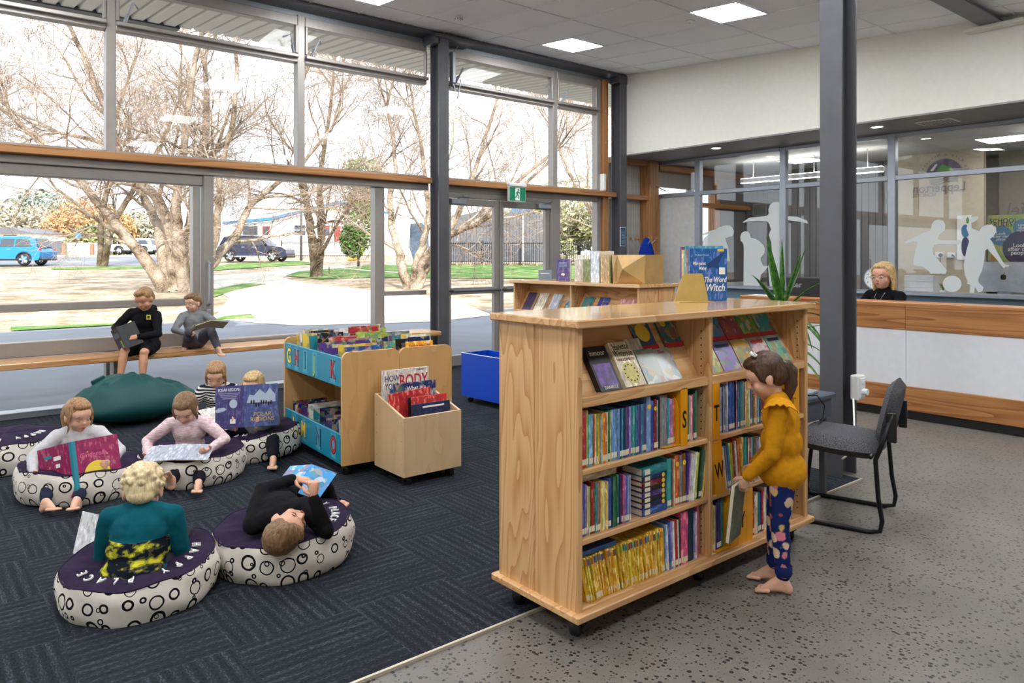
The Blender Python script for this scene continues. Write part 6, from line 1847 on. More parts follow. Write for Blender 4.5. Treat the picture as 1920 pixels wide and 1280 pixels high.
def hair_obj(parent, c, R, sc, mat, kind, seed=1):
    mb = MB(); V3 = lambda p: Vector(c) + R @ (Vector(p) * sc)
    def E(p, r): mb.ell(V3(p), tuple(q * sc for q in r), R, 20, 14)
    rnd = random.Random(seed)
    if kind in ('short', 'crop', 'curly'):
        E((0, -.018, .036), (.076, .086, .078)); E((0, -.045, .004), (.068, .056, .062)); E((0, .018, .078), (.056, .058, .030))
        if kind == 'short': E((.012, .050, .072), (.048, .034, .026))
        if kind == 'curly':
            for k in range(70):
                a = rnd.uniform(0, 2 * pi); h = rnd.uniform(-.25, 1)
                r = sqrt(max(0, 1 - h * h)); p = (.074 * r * cos(a), -.018 + .086 * r * sin(a), .034 + .078 * h)
                if p[1] > .045 and p[2] < .06: continue
                E(p, (.016, .016, .014))
            E((0, -.06, -.03), (.055, .035, .035))
    else:
        E((0, -.018, .033), (.0765, .086, .079)); E((0, -.045, .0), (.072, .056, .066)); E((0, .020, .078), (.056, .050, .027))
        for s in (-1, 1): E((s * .066, .004, .018), (.011, .034, .040))
    dn = Vector((0, 0, -1)); bk = R @ Vector((0, -1, 0)); bk = Vector((bk.x, bk.y, 0)).normalized()
    if kind == 'pony':           # ponytail at the back of the head, hanging down
        T = V3((0, -.090, .02))
        limb(mb, [T, T + (bk * .022 + dn * .002) * sc, T + (bk * .040 + dn * .030) * sc, T + (bk * .040 + dn * .085) * sc, T + (bk * .030 + dn * .14) * sc, T + (bk * .022 + dn * .18) * sc], [q * sc for q in (.016, .024, .029, .028, .020, .008)])
    if kind == 'sidepony':
        T = V3((.02, -.086, .015))
        limb(mb, [T, T + (bk * .024) * sc, T + (bk * .036 + dn * .05) * sc, T + (bk * .030 + dn * .11) * sc, T + (bk * .018 + dn * .17) * sc], [q * sc for q in (.018, .027, .031, .024, .010)])
        for s in (-1, 1): limb(mb, [V3((s * .066, .030, .03)), V3((s * .074, .036, -.02)), V3((s * .068, .040, -.06)), V3((s * .072, .036, -.10))], [q * sc for q in (.010, .008, .007, .003)])
    if kind == 'bob':            # shoulder length, parted
        for s in (-1, 1):
            limb(mb, [V3((s * .030, .040, .092)), V3((s * .066, .030, .055)), V3((s * .079, .012, .0)), V3((s * .080, .002, -.06)), V3((s * .074, .006, -.12)), V3((s * .066, .016, -.165))], [q * sc for q in (.010, .011, .012, .013, .011, .004)])
            limb(mb, [V3((s * .058, -.035, .03)), V3((s * .064, -.035, -.05)), V3((s * .058, -.030, -.12)), V3((s * .050, -.02, -.165))], [q * sc for q in (.022, .022, .020, .008)])
        limb(mb, [V3((0, -.07, .02)), V3((0, -.076, -.06)), V3((0, -.066, -.14))], [q * sc for q in (.045, .042, .022)])
    if kind == 'long':           # tied back loosely with loose locks
        limb(mb, [V3((0, -.085, .0)), V3((0, -.095, -.05)), V3((0, -.085, -.12))], [q * sc for q in (.03, .028, .012)])
        for s in (-1, 1): limb(mb, [V3((s * .066, .03, .02)), V3((s * .072, .03, -.04)), V3((s * .066, .034, -.09))], [q * sc for q in (.013, .010, .004)])
    me = fused(mb, .0045 * sc, 2)
    Rt = R.transposed(); nrm = [p.normal.copy() for p in me.vertices]; cos_ = []
    for p, pn in zip(me.vertices, nrm):
        q = Rt @ (p.co - Vector(c))
        n_ = noise.noise(Vector((q.x * 120, q.y * 60, q.z * 28))) * .0022 + noise.noise(Vector((q.x * 260, q.y * 120, q.z * 50))) * .0012
        cos_.extend(p.co + pn * (n_ * sc))
    me.vertices.foreach_set('co', cos_); me.update()
    me.materials.append(mat)
    return link('hair', me, parent)

def person(label, loc, rotz, J, sk, hairk, hm, top, bottom, sc=1.0, eyes='down', group=None, legs='long', sleeve='long', adult=False, lower=True, voxel=.006, hem=.006, fit=1.0, bulk=1.0, drop=-.02):
    """J: pelvis, chest, neck, head, hrot and for each side r/l: wrist, epole, hdir, hnrm, ankle, kpole, fdir.  local +y is forward, +x the person's right"""
    root = thing('person', label, 'person', loc, rotz, group)
    V3 = Vector
    pel, che, nek, hed = V3(J['pelvis']), V3(J['chest']), V3(J['neck']), V3(J['head'])
    up = (che - pel).normalized(); fwd = V3(J.get('fwd', (0, 1, 0))); fwd = (fwd - up * fwd.dot(up)).normalized(); rt = fwd.cross(up)
    up2 = (nek - che).normalized(); f2 = V3(J.get('cfwd', J.get('fwd', (0, 1, 0)))); f2 = (f2 - up2 * f2.dot(up2)).normalized(); rt2 = f2.cross(up2)
    RP = Matrix((rt, fwd, up)).transposed(); RC = Matrix((rt2, f2, up2)).transposed()
    wsc = sc * (1.15 if adult else 1.0) * bulk
    HS = 1.08 if adult else 1.0
    def torso(mb, g):
        mb.ell(pel, ((.098 * wsc + g), (.076 * wsc + g), (.078 * sc + g)), RP, 18, 12)
        mid = (pel + che) / 2
        mb.ell(mid, ((.086 * wsc + g), (.068 * wsc + g), (.10 * sc + g)), RP, 18, 12)
        mb.ell(che, ((.098 * wsc + g), (.072 * wsc + g), (.10 * sc + g)), RC, 18, 12)
        limb(mb, [sh['l'], che + up2 * .075 * sc, sh['r']], [.034 * sc + g, .050 * sc + g, .034 * sc + g])
    sw = .112 * wsc * (1.12 if adult else 1)
    sh = {'r': che + rt2 * sw + up2 * .062 * sc + V3(J.get('shr', (0, 0, 0))), 'l': che - rt2 * sw + up2 * .062 * sc + V3(J.get('shl', (0, 0, 0)))}
    body = MB(); fing = MB(); shirt = MB(); pants = MB()
    if 'hup' in J:
        hu = V3(J['hup']).normalized(); hf = V3(J['hfwd']); hf = (hf - hu * hf.dot(hu)).normalized(); R = Matrix((hf.cross(hu), hf, hu)).transposed()
    else: R = rotm(*J['hrot']).to_3x3()
    head_geo(body, hed, R, sc * HS)
    limb(body, [che + up2 * .08 * sc, nek, hed + R @ V3((0, -.015, -.055)) * sc], [.040 * sc, .031 * sc, .034 * sc])
    torso(body, -.008); torso(shirt, .010)
    shirt.ell(pel - up * drop, ((.106 * wsc + hem), (.084 * wsc + hem), (.075 * sc + hem)), RP, 18, 12)
    if hem > .02: shirt.ell((pel + che) / 2, ((.094 * wsc + hem * .7), (.076 * wsc + hem * .7), (.10 * sc)), RP, 18, 12)
    limb(shirt, [nek - up2 * .028 * sc, nek - up2 * .010 * sc], [.050 * sc, .043 * sc])
    ua, fa = (.185 * sc, .165 * sc); th, shn = (.25 * sc, .245 * sc)
    if adult: ua, fa = .27, .24
    for s, k in (('r', 1), ('l', -1)):
        el, wr = ik(sh[s], J['wrist_' + s], ua, fa, J.get('epole_' + s, (k * .5, -.3, -1)))
        limb(body, [sh[s], el, wr], [.027 * sc, .023 * sc, .0165 * sc])
        hd = J.get('hdir_' + s); hd = V3(hd) if hd else (wr - el)
        hand(body, fing, wr, hd, J.get('hnrm_' + s, (-k, 0, 0)), sc * (1.25 if adult else 1.0), J.get('curl_' + s, .55), J.get('thumb_' + s, k))
        if sleeve == 'long':
            e2 = el.lerp(wr, .93)
            limb(shirt, [sh[s], sh[s].lerp(el, .5), el, el.lerp(wr, .5), e2], [.046 * sc, .043 * sc, .037 * sc, .033 * sc, .027 * sc])
        else:
            limb(shirt, [sh[s], sh[s].lerp(el, .6)], [.046 * sc, .042 * sc])
        if not lower: continue
        hp = pel + rt * (k * .052 * sc) - up * .02 * sc
        kn, an = ik(hp, J['ankle_' + s], th, shn, J['kpole_' + s])
        limb(body, [hp, hp.lerp(kn, .5), kn, kn.lerp(an, .35), an], [.058 * sc, .050 * sc, .037 * sc, .038 * sc, .023 * sc])
        foot(body, fing, an, J.get('fdir_' + s, (0, 1, 0)), J.get('fup_' + s, (an - kn) * -1), sc)
        if legs == 'long': limb(pants, [hp, hp.lerp(kn, .5), kn, kn.lerp(an, .35), kn.lerp(an, .90)], [.072 * sc * fit, .062 * sc * fit, .049 * sc * fit, .047 * sc * fit, .036 * sc * fit])
        else: limb(pants, [hp, hp.lerp(kn, .45), hp.lerp(kn, .72)], [.074 * sc, .068 * sc, .064 * sc])
    if lower: pants.ell(pel - up * .01, ((.098 * wsc + .012) * fit, (.076 * wsc + .012) * fit, (.080 * sc)), RP, 18, 12)
    me = fused(body, voxel * max(1, sc), 3)
    fb = MB(); fb.v = [tuple(p.co) for p in me.vertices]; fb.f = [tuple(p.vertices) for p in me.polygons]; fb.m = [0] * len(fb.f)
    fm = fused(fing, .0032 * sc, 1); fb.add([p.co for p in fm.vertices], [tuple(p.vertices) for p in fm.polygons])
    bo = fb.build('body', skin(*sk), root, True)
    face_parts(bo, hed, R, sc * HS, eyes)
    me = fused(shirt, voxel * 1.15, 3)
    crumple(me, lambda q: noise.noise(q * 22) * .004 + noise.noise(q * 48) * .002)
    me.materials.append(top); link('top', me, root)
    if lower:
        me = fused(pants, voxel * 1.15, 3)
        crumple(me, lambda q: noise.noise(q * 26 + V3((5, 0, 0))) * .004)
        me.materials.append(bottom); link('trousers' if legs == 'long' else 'shorts', me, root)
    if hairk: hair_obj(root, hed, R, sc * HS, hm, hairk)
    root['head'] = tuple(hed)
    return root

FAIR = ('fair', (226, 178, 152)); TAN = ('tan', (206, 150, 118)); WARM = ('warm', (216, 164, 138))
BLOND = hairmat('blond', (196, 168, 118), (238, 222, 184)); LIGHTBR = hairmat('light_brown', (120, 84, 54), (186, 146, 100)); DARKBR = hairmat('dark_brown', (42, 28, 20), (96, 66, 46)); MIDBR = hairmat('mid_brown', (92, 66, 44), (150, 116, 80)); STRAW = hairmat('straw', (150, 116, 72), (224, 194, 140))
def cloth(name, c, var=.08): return plain('cloth_' + name, srgb(*c), .9, 0, .12, var, 40)
def stripe_mat():
    q = NT('striped_jersey', .9, 0, .1); co = q.coords('Object'); sp = q.node('ShaderNodeSeparateXYZ'); q.link(co, sp.inputs[0])
    f = q.math('FRACT', q.math('MULTIPLY', q.math('ADD', sp.outputs[2], q.math('MULTIPLY', sp.outputs[1], .35)), 46.0)); q.color(q.mix(q.math('GREATER_THAN', f, .45), srgb(220, 218, 214), srgb(34, 34, 46))); return q.mat
def camo_mat():
    q = NT('camo_back_jersey', .9, 0, .1); co = q.coords('Object'); sp = q.node('ShaderNodeSeparateXYZ'); q.link(co, sp.inputs[0])
    n1 = q.noise(q.coords('Object', (1, 1, 1.9)), 17, 2); camo = q.ramp(n1, [(.40, srgb(18, 26, 34)), (.47, srgb(74, 70, 48)), (.53, srgb(150, 152, 40)), (.60, srgb(206, 198, 60))], 'CONSTANT')
    zone = q.math('MULTIPLY', q.math('LESS_THAN', sp.outputs[2], .275), q.math('LESS_THAN', q.math('ABSOLUTE', sp.outputs[0]), .128))
    q.color(q.mix(zone, srgb(14, 84, 96), camo)); return q.mat
def floral_mat():
    q = NT('floral_leggings', .9, 0, .1); co = q.coords('Object'); vo = q.node('ShaderNodeTexVoronoi'); vo.inputs['Scale'].default_value = 19; q.link(co, vo.inputs['Vector'])
    d = q.math('ADD', vo.outputs['Distance'], q.math('MULTIPLY', q.noise(co, 45, 2), .35))
    sc_ = q.node('ShaderNodeSeparateColor'); q.link(vo.outputs['Color'], sc_.inputs[0])
    fl_ = q.ramp(sc_.outputs[0], [(.0, srgb(214, 130, 140)), (.35, srgb(226, 196, 170)), (.6, srgb(196, 90, 90)), (.8, srgb(214, 180, 110))], 'CONSTANT')
    q.color(q.mix(q.ramp(d, [(.56, (1, 1, 1)), (.64, (0, 0, 0))]), srgb(30, 44, 96), fl_)); return q.mat
def knit_mat():
    q = NT('pale_pink_knit', .9, 0, .1); co = q.coords('Object', (30, 30, 130)); f = q.noise(co, 1, 2); q.color(q.ramp(f, [(.35, srgb(206, 172, 178)), (.65, srgb(238, 218, 220))])); return q.mat
STRIPE, CAMO, FLORAL, KNIT = stripe_mat(), camo_mat(), floral_mat(), knit_mat()

def face_to(x, y, du, df):
    """rotz so that local +y points along RT*du - FW*df (df > 0 faces the camera)"""
    d = RT * du - FW * df
    return atan2(-d.x, d.y)

# books held open: two leaves hinged on a spine
def open_book(name, label, Mx, w, h, ang, c1, c2, mat='book', group=None, pages=True, t=.006):
    """spine along local z at the origin; leaves spread to +/-x bent by ang towards +y; covers on the -y side"""
    r = link(name, None); r.matrix_world = Mx; tag(r, label, 'book', group)
    for s, c, nm in ((1, c1, 'front_cover'), (-1, c2, 'back_cover')):
        ex = Vector((s * cos(ang), sin(ang), 0)); nz = Vector((-s * sin(ang) * 1, cos(ang), 0))
        q = MB(); q.prism([(0, 0), (w, 0), (w, h), (0, h)], (0, 0, 0), ex, (0, 0, 1), nz, .0025); o = q.build(nm, M[mat], r, fix=True); o.color = (*srgb(*c), 1)
        if pages: q = MB(); q.prism([(.002, .003), (w - .004, .003), (w - .004, h - .003), (.002, h - .003)], nz * .0026, ex, (0, 0, 1), nz, t); q.build('page_block', M['pages'], r, fix=True)
    return r
def leaf_frame(s, ang, a, z, off=-.0008):
    """text frame on the outside of a cover: a metres from the spine, height z"""
    ex = Vector((s * cos(ang), sin(ang), 0)); nz = Vector((-s * sin(ang), cos(ang), 0))
    return frame(ex * a + Vector((0, 0, z)) + nz * off, ex * s, (0, 0, 1))

# ---- 1 boy in the black hoodie on the bench
th1 = face_to(1.83, 7.85, .02, 1)
p1 = person('boy in black hoodie and shorts sitting on the bench reading', (1.885, 7.86, 0), th1, dict(
    pelvis=(0, .0, .66), chest=(0, .05, .88), neck=(-.01, .075, .985), head=(-.035, .115, 1.085), hrot=(-.42, .12, -.25),
    wrist_r=(.13, .26, .80), epole_r=(1, -.4, -.5), hdir_r=(-.5, .5, -.6), hnrm_r=(-.6, -.2, -.5), wrist_l=(-.03, .24, .74), epole_l=(-1, -.2, -.6), hdir_l=(.7, .5, 0), hnrm_l=(.3, -.5, -.4),
    ankle_r=(.10, .32, .36), kpole_r=(.1, 1, .5), fdir_r=(.05, 1, -.3), ankle_l=(-.10, .30, .34), kpole_l=(-.15, 1, .5), fdir_l=(-.1, 1, -.35)), TAN, 'crop', LIGHTBR, cloth('black_hoodie', (24, 24, 28)), cloth('black_shorts', (26, 26, 30)), 1.06, legs='short')
hood = MB()
hood.tube([(.075, .0, .985), (.05, -.05, 1.0), (0, -.075, 1.0), (-.05, -.05, 1.0), (-.08, .0, .985), (-.06, .06, .95), (0, .10, .93), (.055, .06, .95), (.075, 0, .985)], .026, 10); hood.build('hood', cloth('black_hoodie', (24, 24, 28)), p1, True)
MB().bbox(-.105, -.062, .1375, .1395, .895, .94, .001).build('crest', ink('crest', (206, 196, 70)), p1, rot=(0, 0, 0)); MB().bbox(-.095, -.072, .139, .1405, .905, .93, .001).build('crest_centre', K, p1)
lettering('NO', .038, WH, p1, frame((-.148, .112, .76), (-.55, -.8, .35), (.1, .35, .95)), 'sleeve_print', bold=.03)
Mx = p1.matrix_basis @ Matrix.Translation((.085, .30, .665)) @ Matrix.Rotation(.15, 4, 'Z') @ Matrix.Rotation(.45, 4, 'Y') @ Matrix.Rotation(-.22, 4, 'X')
b = open_book('reading_book', 'black picture book with rows of covers held by the boy in the hoodie', Matrix.Translation(Vector((1.885, 7.86, 0))) @ Matrix.Rotation(th1, 4, 'Z') @ Matrix.Translation((.035, .33, .64)) @ Matrix.Rotation(.42, 4, 'Y') @ Matrix.Rotation(pi, 4, 'Z'), .165, .22, .75, (26, 26, 32), (22, 22, 28))
for s in (-1,):
    for k in range(2):
        for i in range(4):
            Mq = leaf_frame(s, .75, .03 + i * .034, .035 + k * .04); m_ = MB(); m_.box(-.013, .013, -.016, .016, 0, .0004, Mq); m_.build('cover_thumbnail', ink(('crest', 'slate', 'midblue', 'brownink')[i], (0, 0, 0)), b)
    m_ = MB(); m_.box(-.06, .06, -.025, .025, 0, .0004, leaf_frame(s, .75, .085, .15)); m_.build('cover_panel', ink('slategrey', (88, 100, 118)), b)

# ---- 2 small boy in grey with knees up on the bench
th2 = face_to(2.39, 7.9, .75, .65)
p2 = person('small boy in grey top and trousers with knees up on the bench', (2.36, 7.95, 0), th2, dict(
    pelvis=(0, .0, .645), chest=(0, -.03, .83), neck=(0, -.03, .925), head=(.01, -.01, 1.02), hrot=(-.15, 0, -1.25),
    wrist_r=(.14, .16, .72), epole_r=(1, -.5, -.3), hdir_r=(.0, 1, .15), hnrm_r=(-1, 0, .3), wrist_l=(-.13, .27, .80), epole_l=(-1, -.3, -.5), hdir_l=(.1, 1, .1), hnrm_l=(1, 0, .2),
    ankle_r=(.11, .02, .585), kpole_r=(.35, 1, .8), fdir_r=(.6, .8, -.1), fup_r=(0, 0, 1), ankle_l=(-.06, .36, .585), kpole_l=(-.1, .5, 1), fdir_l=(.0, 1, -.2), fup_l=(0, 0, 1)), FAIR, 'short', MIDBR, cloth('grey_top', (128, 130, 134)), cloth('grey_trousers', (82, 82, 90)), .96, eyes='open')
open_book('reading_book', 'thin open picture book on the knees of the small grey boy', Matrix.Translation(Vector((2.36, 7.95, 0))) @ Matrix.Rotation(th2, 4, 'Z') @ Matrix.Translation((.02, .27, .80)) @ Matrix.Rotation(-1.15, 4, 'X') @ Matrix.Rotation(.15, 4, 'Y'), .17, .2, .22, (90, 110, 90), (90, 110, 90), 'art')

# ---- 3 girl with the magenta book
th3 = face_to(.9, 5.4, .42, .9)
p3 = person('girl with wavy ponytail in a pale top holding a magenta book', (.905, 5.44, 0), th3, dict(
    pelvis=(0, -.02, .13), chest=(0, .0, .305), neck=(0, .015, .40), head=(.0, .04, .49), hrot=(-.28, 0, .55),
    wrist_r=(.215, .24, .20), epole_r=(1, -.5, -.3), hdir_r=(-.25, .75, -.3), hnrm_r=(-1, 0, .1), wrist_l=(-.19, .24, .22), epole_l=(-1, -.3, -.5), hdir_l=(.2, .8, .1), hnrm_l=(1, 0, .1),
    ankle_r=(.13, .43, .075), kpole_r=(.5, .2, 1), fdir_r=(-.6, .8, .25), fup_r=(0, -.3, 1), ankle_l=(-.03, .45, .07), kpole_l=(-.6, .2, 1), fdir_l=(.15, 1, .3), fup_l=(0, -.3, 1)), FAIR, 'sidepony', LIGHTBR, cloth('pale_grey_top', (198, 196, 200)), cloth('navy_leggings', (38, 44, 62)), 1.0, fit=.9)
for s in (-1, 1):
    ru = MB(); base = Vector((s * .118, .0, .37)); pts = []
    for k in range(13):
        a = -1.2 + 2.4 * k / 12; pts.append((base + Vector((s * (.022 + .008 * sin(k * 2.6)), sin(a) * .055, cos(a) * .035 - .005)), base + Vector((-s * .006, sin(a) * .045, cos(a) * .030))))
    vs = [q for pr in pts for q in pr]; ru.add(vs, [(2 * k, 2 * k + 1, 2 * k + 3, 2 * k + 2) for k in range(12)]); ru.add([v + Vector((0, 0, -.004)) for v in vs], [(2 * k + 2, 2 * k + 3, 2 * k + 1, 2 * k) for k in range(12)]); ru.build('ruffle', cloth('pale_grey_top', (0, 0, 0)), p3, True)
A3 = .62
b3 = open_book('reading_book', 'large magenta picture book held open by the girl with wavy hair', Matrix.Translation(Vector((.905, 5.44, 0))) @ Matrix.Rotation(th3, 4, 'Z') @ Matrix.Translation((-.03, .42, .085)) @ Matrix.Rotation(-.10, 4, 'Z') @ Matrix.Rotation(.16, 4, 'Y') @ Matrix.Rotation(.25, 4, 'X') @ Matrix.Rotation(pi, 4, 'Z'), .27, .32, A3, (150, 20, 84), (150, 20, 84), 'book')
for s in (-1, 1):
    m_ = MB(); m_.box(-.011, .011, 0, .32, 0, .0006, leaf_frame(s, A3, .010, 0)); m_.build('spine_strip', ink('teal', (30, 130, 150)), b3)
    rr = random.Random(3 + s)
    for k in range(8):
        m_ = MB(); cx_, cz_ = rr.uniform(.05, .21), rr.uniform(.03, .26)
        m_.prism([(.007 * cos(2 * pi * q / 10) * (1 if q % 2 else .45), .007 * sin(2 * pi * q / 10) * (1 if q % 2 else .45)) for q in range(10)], leaf_frame(s, A3, cx_, cz_).translation, leaf_frame(s, A3, 0, 0).col[0][:3], (0, 0, 1), leaf_frame(s, A3, 0, 0).col[2][:3], .0004); m_.build('gold_star', GO, b3, fix=True)
for (a, z, w, h, mt) in ((.12, .245, .028, .012, WH), (.12, .20, .017, .011, WH), (.10, .03, .025, .016, WH), (.14, .03, .008, .014, YE), (.19, .262, .03, .009, ink('teal', (0, 0, 0)))):
    m_ = MB(); m_.box(-w, w, -h, h, 0, .0005, leaf_frame(-1, A3, a, z)); m_.build('cover_sticker', mt, b3)
m_ = MB(); m_.tube([leaf_frame(1, A3, .13, .11).translation, leaf_frame(1, A3, .13, .11, -.0012).translation], .075, 26); m_.build('yellow_moon', YE, b3)
lettering('Cinderella', .038, ink('rose', (214, 110, 150)), b3, leaf_frame(1, A3, .115, .225), shear=.2)

# ---- 4 girl in the pale pink top
th4 = face_to(1.56, 5.3, .12, 1)
p4 = person('girl in pale pink top reading a book on her lap', (1.55, 5.33, 0), th4, dict(
    pelvis=(0, -.04, .135), chest=(0, .01, .31), neck=(0, .045, .40), head=(0, .09, .478), hrot=(-.72, 0, -.05),
    wrist_r=(.20, .20, .20), epole_r=(1, -.3, -.5), hdir_r=(-.2, .8, -.2), hnrm_r=(-.6, 0, .8), wrist_l=(-.19, .24, .235), epole_l=(-1, -.3, -.4), hdir_l=(.2, .9, 0), hnrm_l=(.5, 0, .8),
    ankle_r=(-.04, .52, .10), kpole_r=(.3, .2, 1), fdir_r=(.1, .55, 1), fup_r=(0, -1, .4), ankle_l=(-.20, .50, .075), kpole_l=(-.5, .2, 1), fdir_l=(-.2, 1, .2), fup_l=(0, -.3, 1)), FAIR, 'long', MIDBR, KNIT, cloth('black_leggings', (26, 26, 34)), 1.0)
open_book('reading_book', 'thin book lying open on the lap of the girl in pink', Matrix.Translation(Vector((1.55, 5.33, 0))) @ Matrix.Rotation(th4, 4, 'Z') @ Matrix.Translation((-.02, .38, .215)) @ Matrix.Rotation(pi, 4, 'Z') @ Matrix.Rotation(-1.28, 4, 'X') , .20, .19, .06, (170, 176, 190), (170, 176, 190), 'book')

# ---- 5 girl in the striped top
th5 = face_to(2.07, 6.3, .35, 1)
p5 = person('girl in black and white striped top sitting on the floor', (2.06, 6.32, 0), th5, dict(
    pelvis=(0, -.04, .12), chest=(0, .0, .335), neck=(0, .025, .43), head=(.01, .06, .525), hrot=(-.55, 0, -.15),
    wrist_r=(.12, .24, .21), epole_r=(1, -.3, -.6), hdir_r=(-.5, .7, 0), hnrm_r=(-.5, 0, .8), wrist_l=(-.13, .25, .21), epole_l=(-1, -.3, -.6), hdir_l=(.5, .7, 0), hnrm_l=(.5, 0, .8),
    ankle_r=(-.02, .30, .06), kpole_r=(1, .3, .4), fdir_r=(-1, .3, 0), fup_r=(0, .3, 1), ankle_l=(.02, .36, .06), kpole_l=(-1, .3, .4), fdir_l=(1, .3, 0), fup_l=(0, .3, 1)), FAIR, 'long', LIGHTBR, STRIPE, cloth('black_leggings', (0, 0, 0)), 1.04)
sq = MB(); rr = random.Random(8)
for k in range(90):
    q = Vector((rr.gauss(-.01, .035), .088 + rr.uniform(-.004, .004), .335 + rr.gauss(0, .013)))
    sq.box(-.006, .006, -.001, .001, -.006, .006, Matrix.Translation(q) @ Matrix.Rotation(rr.uniform(-.6, .6), 4, 'X') @ Matrix.Rotation(rr.uniform(-.6, .6), 4, 'Z'))
o = sq.build('sequins', plain('silver_sequin', srgb(226, 226, 230), .15, .8), p5); o['kind'] = 'stuff'
open_book('reading_book', 'white-paged book on the lap of the girl in stripes', Matrix.Translation(Vector((2.06, 6.32, 0))) @ Matrix.Rotation(th5, 4, 'Z') @ Matrix.Translation((0, .33, .20)) @ Matrix.Rotation(pi, 4, 'Z') @ Matrix.Rotation(-1.15, 4, 'X'), .19, .2, .15, (210, 206, 198), (210, 206, 198), 'book')

# ---- 6 girl behind the polar regions book
th6 = face_to(2.13, 5.62, .05, 1)
p6 = person('girl in grey top hidden behind a blue book about polar regions', (2.14, 5.66, 0), th6, dict(
    pelvis=(0, .04, .16), chest=(0, .05, .335), neck=(0, .07, .43), head=(.0, .10, .52), hrot=(-.3, 0, -.1),
    wrist_r=(.065, .31, .255), epole_r=(1, -.2, -.8), hdir_r=(-.05, .25, 1), hnrm_r=(0, -1, .2), curl_r=.35, wrist_l=(-.085, .31, .255), epole_l=(-1, -.2, -.8), hdir_l=(.05, .25, 1), hnrm_l=(0, -1, .2), curl_l=.35,
    ankle_r=(.19, .50, .075), kpole_r=(.5, .2, 1), fdir_r=(.1, 1, .1), fup_r=(0, -.1, 1), ankle_l=(-.25, .48, .075), kpole_l=(-.6, .2, 1), fdir_l=(-.2, 1, .1), fup_l=(0, -.1, 1)), FAIR, 'long', STRAW, cloth('mid_grey_top', (136, 136, 140)), cloth('black_leggings', (0, 0, 0)), 1.03)
A6 = .28
b6 = open_book('reading_book', 'blue picture book about polar regions held open facing the camera', Matrix.Translation(Vector((2.14, 5.66, 0))) @ Matrix.Rotation(th6, 4, 'Z') @ Matrix.Translation((-.01, .36, .27)) @ Matrix.Rotation(.05, 4, 'Y') @ Matrix.Rotation(.16, 4, 'X') @ Matrix.Rotation(pi, 4, 'Z'), .235, .30, A6, (72, 86, 140), (66, 62, 120), 'book')
lettering('POLAR REGIONS', .030, WH, b6, leaf_frame(-1, A6, .12, .27), sx=.82)
for k in range(4): m_ = MB(); m_.box(-.085 + .01 * k, .085 - .01 * k, -.003, .003, 0, .0005, leaf_frame(-1, A6, .12, .245 - k * .012)); m_.build('print_line', ink('lilacgrey', (150, 146, 190)), b6)
m_ = MB(); m_.tube([leaf_frame(-1, A6, .085, .17).translation, leaf_frame(-1, A6, .085, .17, -.0014).translation], .032, 20); m_.build('photo_oval', ink('paleice', (176, 190, 206)), b6)
m_ = MB(); m_.prism([(-.05, -.01), (-.02, .012), (.03, .016), (.05, .0), (.02, -.012), (-.02, -.02)], leaf_frame(-1, A6, .19, .13).translation, leaf_frame(-1, A6, 0, 0).col[0][:3], (0, 0, 1), leaf_frame(-1, A6, 0, 0).col[2][:3], .0005); m_.build('seal_photo', ink('paleice', (0, 0, 0)), b6, fix=True)
for (a, z) in ((.09, .045),): m_ = MB(); m_.box(-.022, .022, -.016, .016, 0, .0006, leaf_frame(-1, A6, a, z)); m_.build('barcode', WH, b6)
m_ = MB(); m_.prism([(-.1, -.03), (-.08, .03), (-.05, .02), (-.01, .065), (.03, .03), (.06, .07), (.1, .02), (.1, -.03)], leaf_frame(1, A6, .118, .20).translation, leaf_frame(1, A6, 0, 0).col[0][:3], (0, 0, 1), leaf_frame(1, A6, 0, 0).col[2][:3], .0004); m_.build('mountain_photo', ink('paleice', (0, 0, 0)), b6, fix=True)
rr = random.Random(2)
for k in range(9): m_ = MB(); m_.ell(leaf_frame(1, A6, .05 + k * .017, .165 + rr.uniform(-.012, .012)).translation, (.007, .002, .016), None, 8, 6); m_.build('penguin_print', K, b6, True)
lettering('POLAR', .040, GO, b6, leaf_frame(1, A6, .125, .085), shear=.15); lettering('REGIONS', .040, GO, b6, leaf_frame(1, A6, .125, .05), shear=.15)

# ---- 7 blond boy seen from behind
th7 = face_to(.845, 3.62, -.12, -1)
p7 = person('blond boy in teal and camouflage top seen from behind', (.83, 3.58, 0), th7, dict(
    pelvis=(0, -.05, .135), chest=(.0, .0, .285), neck=(.0, .035, .37), head=(-.012, .075, .445), hrot=(-.45, 0, .2),
    wrist_r=(.10, .22, .17), epole_r=(.35, -.5, -1), hdir_r=(-.4, .8, 0), wrist_l=(-.14, .22, .14), epole_l=(-.4, -.5, -1), hdir_l=(-.3, .8, .1), hnrm_l=(1, 0, .1),
    ankle_r=(.12, .42, .08), kpole_r=(.4, .3, 1), fdir_r=(.1, 1, .1), fup_r=(0, -.1, 1), ankle_l=(-.12, .42, .08), kpole_l=(-.4, .3, 1), fdir_l=(-.1, 1, .1), fup_l=(0, -.1, 1)), FAIR, 'curly', BLOND, CAMO, cloth('dark_grey_trousers', (52, 54, 60)), 1.06, hem=.024, bulk=1.12, drop=.02)
open_book('reading_book', 'pale open book held out by the blond boy', Matrix.Translation(Vector((.83, 3.58, 0))) @ Matrix.Rotation(th7, 4, 'Z') @ Matrix.Translation((-.27, .20, .10)) @ Matrix.Rotation(.15, 4, 'Y') @ Matrix.Rotation(-.2, 4, 'X'), .14, .19, .5, (226, 226, 230), (226, 226, 230), 'book')

